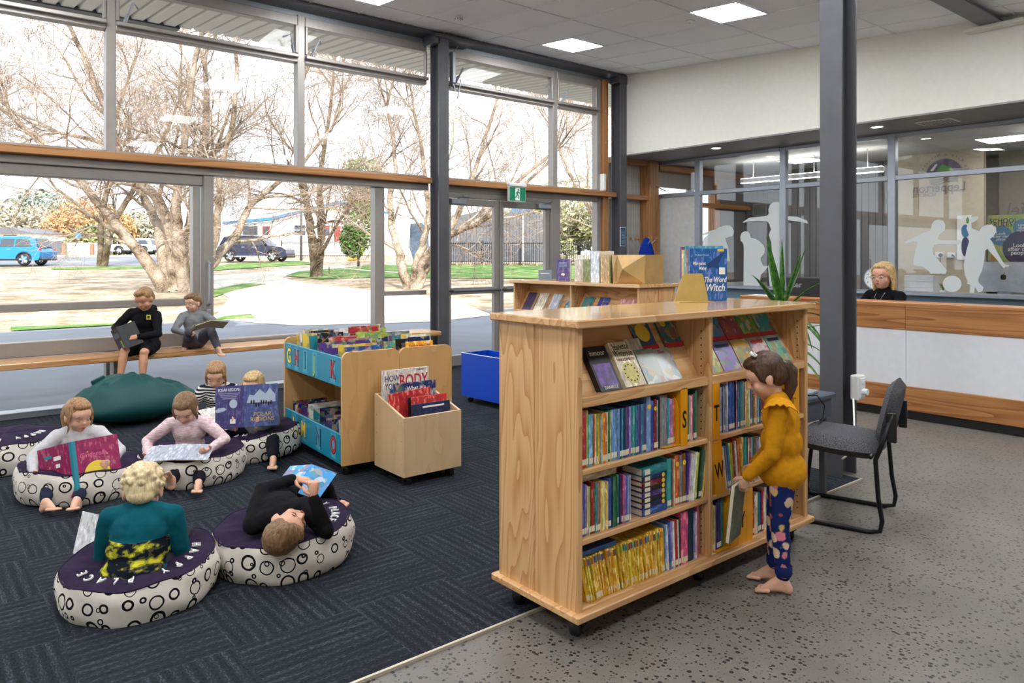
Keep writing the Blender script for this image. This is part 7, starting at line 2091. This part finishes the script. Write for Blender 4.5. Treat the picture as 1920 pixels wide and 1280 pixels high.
# ---- 8 boy lying on his back across a pouf
th8 = face_to(1.49, 3.57, .22, -1)
p8 = person('boy in black lying back across a pouf with a fist raised', (1.49, 3.57, 0), th8, dict(
    pelvis=(-.12, .11, .24), chest=(.01, -.09, .27), neck=(.08, -.185, .265), head=(.16, -.275, .255), fwd=(-.5, -.1, 1), cfwd=(-.3, 0, 1), hup=(.35, -.92, -.12), hfwd=(.75, .25, .62),
    wrist_r=(.25, -.19, .385), epole_r=(1, -.5, -.6), hdir_r=(-.05, .15, 1), hnrm_r=(-.6, .8, 0), curl_r=1.15, wrist_l=(.0, .09, .37), epole_l=(-1, -.2, .5), hdir_l=(.95, .2, -.1), hnrm_l=(.2, .3, -1), curl_l=.5,
    ankle_r=(-.02, .58, .07), kpole_r=(.3, .2, 1), fdir_r=(.1, 1, .3), fup_r=(0, -.3, 1), ankle_l=(-.20, .58, .07), kpole_l=(-.3, .2, 1), fdir_l=(-.1, 1, 0), fup_l=(0, -.1, 1)), WARM, 'short', MIDBR, cloth('black_jersey', (22, 21, 24)), cloth('black_track', (24, 24, 28)), 1.06)
b8 = open_book('reading_book', 'light blue comic held by the boy lying down', Matrix.Translation(Vector((1.49, 3.57, 0))) @ Matrix.Rotation(th8, 4, 'Z') @ Matrix.Translation((-.05, .16, .285)) @ Matrix.Rotation(-1.1, 4, 'X') @ Matrix.Rotation(.1, 4, 'Y'), .15, .2, .25, (70, 150, 210), (90, 170, 220), 'art')

# ---- black bag behind the lying boy
bg = thing('school_bag', 'small black school bag with white doodles behind the lying boy', 'bag', (1.74, 3.95, 0), .3)
mb = MB(); mb.ell((0, 0, .13), (.11, .075, .13), None, 20, 14); mb.ell((0, 0, .07), (.115, .085, .07), None, 20, 12); me = fused(mb, .006, 3)
def doodle():
    q = NT('doodle_cloth', .8, 0, .2); co = q.coords('Object'); vo = q.node('ShaderNodeTexVoronoi'); vo.inputs['Scale'].default_value = 26; q.link(co, vo.inputs['Vector'])
    b_ = q.math('LESS_THAN', q.math('ABSOLUTE', q.math('SUBTRACT', vo.outputs['Distance'], .3)), .045); q.color(q.mix(b_, srgb(22, 22, 26), srgb(190, 190, 196))); return q.mat
me.materials.append(doodle()); link('bag_body', me, bg)
MB().tube([(-.06, 0, .24), (-.05, .01, .30), (0, .015, .325), (.05, .01, .30), (.06, 0, .24)], .012, 8).build('handle', M['black'], bg, True); MB().tube([(-.09, .06, .22), (-.10, .10, .14), (-.09, .08, .04)], .014, 8).build('strap', M['black'], bg, True)
# ---- 9 girl in the mustard top at the bookcase
th9 = atan2(.52, .85)
p9 = person('girl in mustard top and floral leggings standing at the bookcase', (3.08, 1.83, 0), th9, dict(
    pelvis=(0, -.01, .575), chest=(0, -.005, .76), neck=(0, .015, .865), head=(0, .062, .955), hrot=(-.45, 0, .12),
    wrist_r=(.12, .11, .52), epole_r=(.6, -1, -.2), hdir_r=(-.1, .3, -1), hnrm_r=(-1, 0, 0), wrist_l=(-.105, .14, .52), epole_l=(-.7, -1, -.2), hdir_l=(.1, .35, -1), hnrm_l=(1, .2, 0),
    ankle_r=(.06, .02, .06), kpole_r=(.1, 1, 0), fdir_r=(.12, 1, 0), fup_r=(0, 0, 1), ankle_l=(-.055, -.015, .06), kpole_l=(-.1, 1, 0), fdir_l=(-.05, 1, 0), fup_l=(0, 0, 1)), FAIR, 'pony', DARKBR, cloth('mustard_knit', (206, 142, 22), .1), FLORAL, 1.0, hem=.022, fit=.86, drop=.035)
for s in (-1, 1):
    ru = MB(); pts = []
    for k in range(17):
        a = -1.35 + 2.7 * k / 16; base = Vector((s * .118, .0, .835))
        pts.append((base + Vector((s * (.064 + .008 * sin(k * 2.7)), sin(a) * .080, cos(a) * .045 - .018 + .005 * cos(k * 2.7))), base + Vector((s * .002, sin(a) * .06, cos(a) * .045 + .004))))
    vs = [q for pr in pts for q in pr]; n = len(vs); ru.add(vs + [v + Vector((-s * .004, 0, -.004)) for v in vs], [(2 * k, 2 * k + 1, 2 * k + 3, 2 * k + 2) for k in range(16)] + [(n + 2 * k + 2, n + 2 * k + 3, n + 2 * k + 1, n + 2 * k) for k in range(16)]); ru.build('ruffle', cloth('mustard_knit', (0, 0, 0)), p9, True)
Rh9 = rotm(-.45, 0, .12); hc9 = Vector((0, .062, .955))
for (q, c) in (((-.035, .005, .110), WH), ((0, -.100, .02), ink('mint', (130, 200, 150)))): MB().lathe([(.010, -.007), (.017, -.007), (.017, .007), (.010, .007)], 14).build('hair_tie', c, p9, True, hc9 + Rh9 @ (Vector(q) * 1.05), (.5, 0, 0))
MB().lathe([(.034, 0), (.037, .008), (.038, .035), (.034, .045)], 20).build('cuff', cloth('navy_cuff', (30, 44, 96)), p9, True, (-.055, -.015, .085)); MB().lathe([(.034, 0), (.037, .008), (.038, .035), (.034, .045)], 20).build('cuff', cloth('navy_cuff', (30, 44, 96)), p9, True, (.06, .02, .085))
m_ = MB(); m_.bbox(-.01, .01, -.10, .12, -.27, .02, .003)
hb = link('held_book', None); hb.matrix_world = Matrix.Translation(Vector((3.08, 1.83, 0))) @ Matrix.Rotation(th9, 4, 'Z') @ Matrix.Translation((-.075, .175, .475)) @ Matrix.Rotation(.10, 4, 'X') @ Matrix.Rotation(1.30, 4, 'Z')
tag(hb, 'grey-green hardback hanging from the hand of the standing girl', 'book')
for (x0, nm) in ((-.010, 'front_cover'), (.0075, 'back_cover')):
    o = MB().bbox(x0, x0 + .0025, -.08, .08, -.25, .01, .0008).build(nm, M['book'], hb); o.color = (*srgb(92, 104, 88), 1)
MB().box(-.0075, .0075, -.077, .077, -.247, .007).build('pages', M['pages'], hb)

# ---- 10 woman behind the reception desk
th10 = face_to(7.8, 3.45, -.9, .42)
p10 = person('blonde woman in glasses and black top behind the reception desk', (8.14, 3.59, 0), th10, dict(
    pelvis=(0, 0, .64), chest=(0, .02, 1.0), neck=(0, .03, 1.155), head=(0, .05, 1.29), hrot=(-.10, 0, .10),
    wrist_r=(.17, .34, .77), epole_r=(1, -.5, -.5), hdir_r=(-.2, 1, 0), hnrm_r=(0, 0, -1), wrist_l=(-.17, .34, .77), epole_l=(-1, -.5, -.5), hdir_l=(.2, 1, 0), hnrm_l=(0, 0, -1)), WARM, 'bob', STRAW, cloth('black_blouse', (18, 18, 22)), None, 1.28, eyes='open', adult=True, lower=False, voxel=.008)
hc = Vector((0, .05, 1.29)); R10 = rotm(-.10, 0, .10); s10 = 1.28 * 1.08
for s in (-1, 1):
    MB().tube([hc + R10 @ (Vector((s * .031 + .02 * cos(a), .086, .0 + .0125 * sin(a))) * s10) for a in [2 * pi * k / 14 for k in range(15)]], .0016, 6).build('glasses_rim', K, p10)
    MB().tube([hc + R10 @ (Vector((s * .051, .086, .003)) * s10), hc + R10 @ (Vector((s * .073, .03, .004)) * s10), hc + R10 @ (Vector((s * .076, -.01, .0)) * s10)], .0016, 6).build('glasses_arm', K, p10)
MB().tube([hc + R10 @ (Vector((-.011, .087, .003)) * s10), hc + R10 @ (Vector((.011, .087, .003)) * s10)], .0016, 6).build('glasses_bridge', K, p10)
MB().tube([(.055, .06, 1.145), (.045, .125, 1.07), (.0, .145, .97), (-.045, .125, 1.07), (-.055, .06, 1.145)], .002, 6).build('necklace', M['alu_light'], p10)
oc = thing('office_chair', 'dark office chair under the woman behind the desk', 'chair', (8.14, 3.59, 0), th10)
cushion(.48, .46, .07, .02).build('seat', M['chairf'], oc, True, (0, 0, .49)); cushion(.42, .36, .05, .01).build('backrest', M['chairf'], oc, True, (0, -.24, .80), (pi / 2 + .1, 0, 0))
MB().cyl((0, 0, .06), (0, 0, .46), .025, 10).build('column', M['blacktube'], oc); MB().tube([(0, -.2, .46), (0, -.28, .52), (0, -.275, .75)], .018, 8).build('back_post', M['blacktube'], oc)
for k in range(5): MB().tube([(0, 0, .08), (.28 * cos(k * 1.2566), .28 * sin(k * 1.2566), .04)], .018, 8).build('base_arm', M['blacktube'], oc)
# ================================================================== DETAILS
# ---- exit sign
ex_ = thing('exit_sign', 'green running man exit sign above the double doors', 'exit sign', (6.76, 8.06, 2.27))
GRN = plain('exit_green', srgb(0, 132, 92), .4)
MB().bbox(-.155, .155, 0, .04, 0, .205, .004).build('frame', M['whitep'], ex_); MB().bbox(-.145, .145, -.003, 0, .010, .195, .001).build('green_face', GRN, ex_)
MB().bbox(-.16, .16, -.02, .06, .205, .255, .008).build('housing', M['whitep'], ex_)
MB().bbox(-.045, .04, -.0045, -.003, .015, .19, .0005).build('door_symbol', WH, ex_)
rm = MB()
rm.tube([(.012, -.006, .163), (.012, -.0045, .163)], .014, 14)
for pts, w in (([(.005, .145), (-.006, .10)], .011), ([(-.006, .10), (.02, .075), (.008, .04)], .008), ([(-.006, .10), (-.025, .07), (-.045, .05)], .008), ([(.004, .14), (.03, .125), (.042, .105)], .006), ([(.004, .14), (-.022, .125), (-.03, .10)], .006)):
    rm.tube([(a, -.0055, b) for a, b in pts], w, 8, True, .25, (0, 1, 0))
rm.build('running_man', GRN, ex_)
# ---- things on the ceiling
def ceil_pt(x, y): return (x, y, ceil_z(y))
sd = thing('smoke_detector', 'small white smoke detector on the ceiling near the window', 'smoke detector', ceil_pt(5.15, 7.23))
MB().lathe([(0, -.052), (.028, -.052), (.045, -.04), (.05, -.018), (.05, 0), (0, 0)], 24).build('housing', M['whitep'], sd, True)
for k in range(8): MB().box(-.004, .004, .0465, .0505, -.036, -.022, Matrix.Rotation(k * pi / 4, 4, 'Z')).build('slot', K, sd)
sp = thing('ceiling_disc', 'small flat round fitting on the ceiling beside the light panel', 'sensor', ceil_pt(7.04, 5.31))
MB().lathe([(0, -.016), (.03, -.016), (.055, -.008), (.06, 0), (0, 0)], 24).build('disc', M['whitep'], sp, True); MB().lathe([(0, -.022), (.012, -.022), (.015, -.015)], 14).build('lens', M['alu_light'], sp, True)
M['down'] = emit('downlight_glow', (1, .96, .88), 22.0)
for k, (x, y, lb) in enumerate(((9.38, 6.6, 'round downlight in the grey soffit left of the column'), (9.38, 4.25, 'round downlight in the grey soffit right of the column'), (9.38, 1.9, 'round downlight in the soffit further right'), (9.38, -.4, 'round downlight in the soffit out of view'))):
    d = thing('downlight', lb, 'downlight', (x, y, 3.10), group='soffit downlights')
    MB().lathe([(.062, -.001), (.085, -.008), (.092, 0), (.062, 0)], 24).build('trim_ring', M['whitep'], d, True); MB().lathe([(0, -.004), (.062, -.002)], 24).build('lamp_face', M['down'], d)
vt = thing('air_vent', 'rectangular white air vent in the grey soffit', 'vent', (9.55, 3.62, 3.10))
MB().bbox(-.15, .15, -.20, .20, -.012, 0, .004).build('frame', M['whitep'], vt)
for k in range(9): MB().box(-.13, .13, -.17 + k * .04, -.15 + k * .04, -.016, -.011).build('louvre', M['soff2'], vt)

# ---- coat stand with a blue coat, notice on the corner column
cs_ = thing('coat_stand', 'coat stand with splayed wooden pegs in the alcove', 'coat stand', (9.36, 7.98, 0))
MB().tube([(0, 0, .02), (0, 0, 1.62)], .018, 10).build('pole', M['timberz'], cs_, True); MB().lathe([(0, 0), (.18, 0), (.18, .02), (.03, .035), (0, .035)], 24).build('base', M['steel'], cs_, True)
for k in range(6):
    a = k * pi / 3 + .3; p = (.21 * cos(a), .21 * sin(a), 1.78)
    g_ = MB().tube([(0, 0, 1.58), p], .008, 6).build('peg', M['alu_light'], cs_); MB().ell(p, .026, None, 12, 8).build('knob', M['timberz'], g_, True)
ct = MB(); n = 40; vs = []; fs = []
for i, (r_, z) in enumerate(((.02, 1.80), (.05, 1.78), (.10, 1.68), (.14, 1.55), (.17, 1.35), (.18, 1.15), (.185, .95))):
    for k in range(n):
        a = 2 * pi * k / n; w = 1 + (.10 * sin(a * 7 + i * .2) + .05 * sin(a * 11)) * min(1, i / 3); vs.append((r_ * w * cos(a), r_ * w * .75 * sin(a), z))
for i in range(6):
    for k in range(n): fs.append((i * n + k, i * n + (k + 1) % n, (i + 1) * n + (k + 1) % n, (i + 1) * n + k))
fs.append(tuple(range(n)))
ct.add(vs, fs); tag(ct.build('blue_coat', cloth('royal_blue', (22, 52, 150)), None, True, (9.36, 7.92, 0), fix=True), 'royal blue coat hanging on the coat stand', 'coat')
nt = thing('wall_notice', 'small navy notice with white print on the corner column', 'notice', (8.90, 8.015, 1.66))
MB().bbox(-.068, .068, -.008, 0, 0, .30, .002).build('board', WH, nt); MB().bbox(-.060, .060, -.0095, -.008, .008, .292, .0005).build('blue_face', ink('noticeblue', (56, 84, 116)), nt)
for k in range(9): MB().box(-.045, .045, -.0102, -.0095, .04 + k * .024, .046 + k * .024).build('print_line', ink('noticetext', (160, 184, 204)), nt)
lettering('NOTICE', .024, WH, nt, frame((0, -.0105, .268), (1, 0, 0), (0, 0, 1))) if False else None

# ---- frosted silhouettes on the office glass
q = bpy.data.materials.new('frosted_film'); q.use_nodes = True; t_ = q.node_tree; t_.nodes.clear()
_o = t_.nodes.new('ShaderNodeOutputMaterial'); _m = t_.nodes.new('ShaderNodeMixShader'); _m2 = t_.nodes.new('ShaderNodeMixShader'); _d = t_.nodes.new('ShaderNodeBsdfDiffuse'); _tl = t_.nodes.new('ShaderNodeBsdfTranslucent'); _tr = t_.nodes.new('ShaderNodeBsdfTransparent')
_d.inputs[0].default_value = (.86, .90, .90, 1); _tl.inputs[0].default_value = (.86, .90, .90, 1); _m2.inputs[0].default_value = .35; _m.inputs[0].default_value = .74
t_.links.new(_d.outputs[0], _m2.inputs[1]); t_.links.new(_tl.outputs[0], _m2.inputs[2]); t_.links.new(_tr.outputs[0], _m.inputs[1]); t_.links.new(_m2.outputs[0], _m.inputs[2]); t_.links.new(_m.outputs[0], _o.inputs[0])
M['frost'] = q
def decal(pts, ox, oy, sc, label, X=XG - .0075):
    P = [at_x(ox + a / sc, oy + b / sc, X) for a, b in pts]
    c = sum(P, Vector()) / len(P)
    bm = bmesh.new(); f = bm.faces.new([bm.verts.new(p - c) for p in P]); 
    r_ = bmesh.ops.extrude_face_region(bm, geom=[f]); bmesh.ops.translate(bm, verts=[e for e in r_['geom'] if isinstance(e, bmesh.types.BMVert)], vec=(.0015, 0, 0)); bmesh.ops.triangulate(bm, faces=bm.faces[:]); bmesh.ops.recalc_face_normals(bm, faces=bm.faces[:])
    me = bpy.data.meshes.new('frosted_silhouette'); bm.to_mesh(me); bm.free(); me.materials.append(M['frost'])
    return tag(link('frosted_silhouette', me, None, c), label, 'glass decal', 'frosted silhouettes on the office glass')
decal([(130, 780), (130, 600), (125, 520), (140, 470), (200, 422), (120, 437), (115, 415), (200, 380), (300, 355), (340, 330), (390, 310), (440, 297), (490, 300), (520, 330), (540, 375), (535, 420), (520, 447), (480, 450), (440, 472), (425, 460), (440, 520), (465, 590), (490, 780)], 1300, 380, 7.11, 'frosted silhouette of a girl bending over above the blue picture book')
decal([(668, 1120), (672, 620), (668, 560), (650, 520), (630, 512), (625, 450), (645, 400), (690, 378), (730, 385), (755, 420), (765, 465), (830, 480), (890, 520), (940, 570), (955, 620), (945, 680), (900, 730), (895, 750), (930, 840), (1000, 845), (960, 900), (900, 960), (880, 1120)], 1300, 380, 7.11, 'frosted silhouette of a crouching boy beside the yucca leaves')
decal([(1297, 405), (1297, 1050), (1215, 1050), (1200, 880), (1230, 780), (1225, 700), (1205, 640), (1222, 600), (1210, 560), (1195, 540), (1130, 535), (1060, 537), (1015, 550), (1010, 545), (1060, 512), (1130, 505), (1195, 495), (1205, 480), (1202, 450), (1215, 415), (1240, 394), (1275, 393)], 1140, 280, 4, 'frosted silhouette of a girl with outstretched arm')
decal([(1348, 500), (1420, 505), (1490, 532), (1500, 556), (1440, 542), (1348, 530)], 1140, 280, 4, 'frosted silhouette of a hand and forearm next to the girl decal')
decal([(250, 545), (400, 510), (430, 530), (400, 650), (370, 790), (380, 830), (500, 850), (590, 920), (600, 945), (800, 945), (820, 900), (760, 820), (690, 740), (640, 690), (630, 610), (660, 560), (720, 545), (970, 555), (1010, 530), (1000, 500), (720, 500), (700, 470), (740, 410), (790, 370), (800, 300), (770, 240), (720, 225), (660, 235), (620, 280), (600, 370), (520, 395), (400, 450), (255, 520)], 1660, 380, 7.11, 'frosted silhouette of a running boy above the white file box')
decal([(890 + 125 * cos(2 * pi * k / 28), 1080 + 108 * sin(2 * pi * k / 28)) for k in range(28)], 1660, 380, 7.11, 'frosted silhouette of a large ball at the running boy')
decal([(1110, 260), (1150, 185), (1235, 180), (1240, 215), (1190, 250), (1145, 268), (1135, 330), (1250, 380), (1290, 320), (1340, 295), (1420, 290), (1475, 330), (1480, 390), (1440, 450), (1395, 482), (1430, 530), (1480, 640), (1560, 780), (1600, 825), (1655, 835), (1640, 850), (1600, 850), (1580, 875), (1550, 840), (1480, 750), (1400, 660), (1360, 612), (1330, 640), (1320, 760), (1290, 900), (1240, 1000), (1240, 1060), (1310, 1130), (1290, 1180), (1240, 1195), (1195, 1120), (1180, 1200), (1125, 1200), (1130, 1090), (1085, 1075), (1100, 1050), (1060, 960), (1045, 830), (1080, 640), (1130, 470), (1080, 340)], 1660, 380, 7.11, 'frosted silhouette of a boy throwing beside the computer')
# ---- writing on the office walls, read from behind
LGm = ink('logogrey', (120, 110, 118)); LGl = ink('logolight', (140, 130, 128)); LGG = ink('logogreen', (96, 150, 72)); LGP = ink('logopurple', (96, 84, 112))
lg = thing('wall_logo', 'mirrored school logo with green hill on the beige office wall', 'logo', tuple(at_x(1768, 318, 12.585)))
def onw(du, dv, X=12.585): return at_x(1768 + du, 318 + dv, X) - Vector(lg.location)
def wtext(s, u, v, size, mt, X, parent, sx=1.0, shear=0.0, bold=0.0):
    o = at_x(u, v, X) - Vector(parent.location)
    return lettering(s, size, mt, parent, frame(o, (0, -1, 0), (0, 0, 1)), 'lettering', bold, shear, sx, True)
wtext('Lepperton', 1760, 352, .20, LGm, 12.585, lg, .92); wtext('SCHOOL', 1732, 366, .085, LGl, 12.585, lg, 1.1)
c = onw(2, 12)
MB().prism([(-.27 * cos(pi * k / 16), .27 * sin(pi * k / 16)) for k in range(17)], c, (0, -1, 0), (0, 0, 1), (-1, 0, 0), .002).build('logo_arch', LGP, lg, fix=True)
MB().prism([(-.16, 0), (-.08, .13), (-.02, .19), (.04, .15), (.10, .13), (.19, 0)], c, (0, -1, 0), (0, 0, 1), (-1, 0, 0), .004).build('logo_hill', LGG, lg, fix=True)
MB().prism([(-.20, .10), (-.12, .20), (-.09, .19), (-.16, .09)], c, (0, -1, 0), (0, 0, 1), (-1, 0, 0), .005).build('logo_bird', WH, lg, fix=True)
for k in range(3): MB().tube([(c.x - .003, c.y - a, c.z - .03 - .035 * k + .02 * sin(a * 14)) for a in [-.2 + .04 * i for i in range(11)]], .007, 5).build('logo_wave', LGl, lg)
for k, chr_ in enumerate('Te Kura o Manutahi'):
    if chr_ == ' ': continue
    a = pi * (.08 + .84 * (k / 17.0)); rr_ = .335
    o = c + Vector((0, -rr_ * cos(a), rr_ * sin(a))); exv = Vector((0, -sin(a), -cos(a))) ; lettering(chr_, .06, LGm, lg, frame(o + Vector((-.001, 0, 0)), exv, exv.cross(Vector((-1, 0, 0))) * -1), 'lettering', mirror=True)
lw = thing('wall_lettering', 'mirrored grey word ending at the right edge of the office wall', 'lettering', tuple(at_x(1900, 392, 13.29))); wtext('ifel', 1906, 394, .30, LGm, 13.285, lw, .9, -.25)
# school rules poster
sr = thing('rules_poster', 'colourful School Rules poster with round speech bubbles', 'poster', tuple(at_x(1905, 446, 13.28)))
def opt(u, v, X=13.28): return at_x(u, v, X) - Vector(sr.location)
def rainbow():
    qq = NT('poster_rainbow', .5); co = qq.coords('Object'); vn = qq.noise(co, 2.2, 3, .5, 1.0); qq.color(qq.ramp(vn, [(.30, srgb(90, 170, 190)), (.42, srgb(206, 196, 90)), (.52, srgb(150, 190, 110)), (.60, srgb(226, 160, 90)), (.72, srgb(206, 120, 130))])); return qq.mat
MB().prism([(-.38, -.36), (.75, -.36), (.75, .36), (-.38, .36)], (0, 0, 0), (0, -1, 0), (0, 0, 1), (-1, 0, 0), .006).build('sheet', rainbow(), sr, fix=True)
for (u, v, r_, cc) in ((1877, 442, .155, ink('bubbleblue', (64, 128, 176))), (1918, 426, .13, ink('bubbleblue', (0, 0, 0))), (1918, 465, .30, ink('bubblenavy', (30, 38, 92)))):
    p = opt(u, v); MB().tube([p + Vector((-.007, 0, 0)), p + Vector((-.010 if r_ < .2 else -.012, 0, 0))], r_ if r_ < .29 else .27, 30).build('speech_bubble', cc, sr)
def ptext(s, u, v, size, mt): lettering(s, size, mt, sr, frame(opt(u, v) + Vector((-.014, 0, 0)), (0, -1, 0), (0, 0, 1)), bold=.01)
ptext('SCHOOL', 1882, 414, .095, NV); ptext('RULES', 1881, 421, .095, NV)
for k, s_ in enumerate(('Look', 'after our', 'place')): ptext(s_, 1877, 437.5 + k * 5.5, .062, WH)
for k, s_ in enumerate(('Look', 'after', 'myself')): ptext(s_, 1917, 421.5 + k * 5, .055, WH)
for k, s_ in enumerate(('Look', 'after our', 'people')): ptext(s_, 1912, 460 + k * 7, .085, WH)
# banner and sockets on the beige wall
bn = thing('wall_banner', 'narrow white banner with blue ovals on the office wall', 'banner', tuple(at_x(1808, 487, 12.58)))
MB().bbox(-.012, 0, -.10, .10, 0, .68, .003).build('panel', WH, bn)
for (z, c_, rz) in ((.44, ink('bubbleblue', (0, 0, 0)), .10), (.20, ink('bubblenavy', (0, 0, 0)), .15)): MB().ell((-.013, -.02, z), (.004, .06, rz), None, 18, 10).build('oval', c_, bn, True)
MB().ell((-.013, -.05, .60), (.004, .02, .05), None, 12, 8).build('leaf_mark', LGG, bn, True)
so = thing('wall_sockets', 'pair of power sockets with black plugs on the office wall', 'power socket', tuple(at_x(1773, 478, 12.59)))
for d in (-.085, .09): MB().bbox(-.012, 0, d - .06, d + .06, -.04, .04, .004).build('face_plate', M['whitep'], so)
MB().ell((-.04, .06, 0), .03, None, 12, 8).build('plug', K, so, True); MB().tube([(-.05, .06, -.02), (-.05, .05, -.3)], .006, 6).build('cord', K, so); MB().tube([(-.015, -.1, .0), (-.06, -.15, -.03)], .012, 6).build('plug', K, so)
# office counter with things on it
oc_ = thing('office_counter', 'pale counter just behind the office glass', 'counter', (10.5, 3.0, 0))
MB().bbox(-.35, .30, -5, 4.3, .96, 1.0, .004).build('counter_top', M['white'], oc_)
for y in (-4.8, -2.4, 0, 2.2, 4.2): MB().bbox(-.33, .28, y - .01, y + .01, 0, .96, .003).build('panel', M['white'], oc_)
fb_ = thing('file_drawers', 'white three-drawer desktop file box behind the woman', 'file box', (10.38, 4.18, 1.001))
MB().bbox(0, .22, -.20, .17, 0, .245, .004).build('case', M['whitep'], fb_)
for k in range(3): MB().bbox(-.006, 0, -.19, .16, .006 + k * .08, .08 + k * .08, .003).build('drawer', M['white'], fb_)
ck = thing('round_clock', 'round white clock leaning on the ledge behind the woman', 'clock', tuple(at_x(1640, 522, 9.98)))
MB().tube([(.0, 0, 0), (.035, 0, 0)], .145, 40).build('case', M['alu_light'], ck); MB().tube([(-.002, 0, 0), (.0, 0, 0)], .130, 40).build('dial', WH, ck)
for k in range(12):
    a = k * pi / 6; lettering(str(k if k else 12), .032, K, ck, frame((-.003, -sin(a) * .105, cos(a) * .105), (0, -1, 0), (0, 0, 1)), 'numeral')
MB().box(-.004, -.003, -.003, .003, -.005, .06, Matrix.Rotation(1.9, 4, 'X')).build('hour_hand', K, ck); MB().box(-.005, -.004, -.002, .002, -.01, .10, Matrix.Rotation(-1.35, 4, 'X')).build('minute_hand', K, ck)
im = thing('desktop_computer', 'silver desktop computer with dark fruit emblem seen from behind', 'computer', tuple(at_x(1882, 549, 10.42)[:2]) + (1.001,), 0)
mb = MB(); mb.bbox(-.012, .01, -.31, .31, .06, .43, .008); mb.build('screen_back', plain('silver_shell', srgb(186, 190, 198), .3, .5), im); MB().bbox(-.06, .10, -.10, .10, 0, .008, .003).build('foot', M['alu_light'], im); MB().bbox(-.0, .05, -.07, .07, .008, .16, .006).build('neck', M['alu_light'], im)
ap = MB(); ap.prism([(.035 * cos(a) * (1 - .10 * cos(2 * a + .2)) , .036 * sin(a) - .004 * abs(sin(a / 2 + .8))) for a in [2 * pi * k / 26 for k in range(26)] if not (-.42 < ((a + pi) % (2 * pi)) - pi < .32)], (-.0125, 0, .245), (0, -1, 0), (0, 0, 1), (-1, 0, 0), .001); ap.prism([(.0, .036), (.006, .050), (.016, .056), (.013, .043)], (-.0125, 0, .245), (0, -1, 0), (0, 0, 1), (-1, 0, 0), .001); ap.build('emblem', K, im, fix=True)
gp = thing('desk_plant', 'tiny green plant between file box and ball decal', 'plant', (10.36, 3.86, 1.001)); MB().lathe([(0, 0), (.03, 0), (.036, .06), (0, .06)], 16).build('pot', M['whitep'], gp, True)
for k in range(9): mb = MB(); blade(mb, (0, 0, .05), (cos(k * .7) * .4, sin(k * .7) * .4, 1), .12, .008, .4); mb.build('leaf', M['yucca'], gp)
# monitor and papers on the reception desk
mo = thing('acer_monitor' if False else 'desk_monitor', 'black computer monitor seen from behind on the reception desk', 'monitor', (7.62, 4.16, .736), 0)
MB().bbox(-.02, .02, -.28, .28, .20, .535, .01).build('screen_back', M['black'], mo); MB().bbox(.0, .04, -.04, .04, .01, .3, .006).build('stand', M['black'], mo); MB().bbox(-.08, .12, -.12, .12, 0, .012, .004).build('foot', M['black'], mo)
lettering('acer', .085, ink('silvergrey', (150, 152, 156)), mo, frame((-.0208, .17, .45), (0, -1, 0), (0, 0, 1)), bold=.01, sx=1.1)
pp = tag(MB().bbox(-.10, .10, -.15, .15, 0, .006, .001).build('paper_pile', M['white'], None, loc=(7.32, 4.52, 1.0705), rot=(0, 0, .2)), 'small pile of white papers on the end of the reception counter', 'paper')
# hanging strip lights in the office
M['strip'] = emit('strip_glow', (1, .98, .94), 15.0)
for k, (x, y0, y1, z, lb) in enumerate(((11.3, 5.02, 7.45, 2.74, 'long hanging strip light behind the column in the office'), (11.3, .6, 3.12, 2.74, 'hanging strip light at the right edge of the office'))):
    r = thing('strip_light', lb, 'pendant light', (x, (y0 + y1) / 2, z), group='office strip lights'); h = (y1 - y0) / 2
    MB().bbox(-.035, .035, -h, h, .02, .09, .004).build('body', M['whitep'], r); MB().box(-.03, .03, -h + .02, h - .02, .012, .02).build('diffuser', M['strip'], r)
    MB().box(-.03, .03, -h + .02, h - .02, .09, .096).build('uplight', M['strip'], r)
    for yy in (-h * .8, -h * .1, h * .8): MB().cyl((0, yy, .09), (0, yy, 3.12 - z), .006, 6).build('rod', M['whitep'], r)
for k, (x, y) in enumerate(((11.8, 3.6), (11.8, 6.6), (8.6, -99))):
    if y < -50: continue
    r = thing('added_office_panel', ('flat light panel added in the office ceiling above the logo', 'flat light panel added in the office ceiling behind the column')[k], 'ceiling light', (x, y, 3.12)); MB().bbox(-.3, .3, -.3, .3, -.012, 0, .003).build('frame', M['whitep'], r); MB().box(-.28, .28, -.28, .28, -.014, -.012).build('diffuser', M['strip'], r)  # ceiling panels added to brighten the office besides its strip lights
# framed certificate on the dark office wall
fc = thing('framed_certificate', 'small silver-framed certificate on the dark office wall', 'picture frame', tuple(at_x(1425, 393, 12.96))); MB().bbox(-.02, 0, -.15, .15, -.12, .12, .004).build('frame', M['alu_light'], fc); MB().bbox(-.022, -.02, -.13, .13, -.10, .10, .001).build('print', ink('certificate', (110, 120, 112)), fc)
bpy.data.scenes.remove(TS)
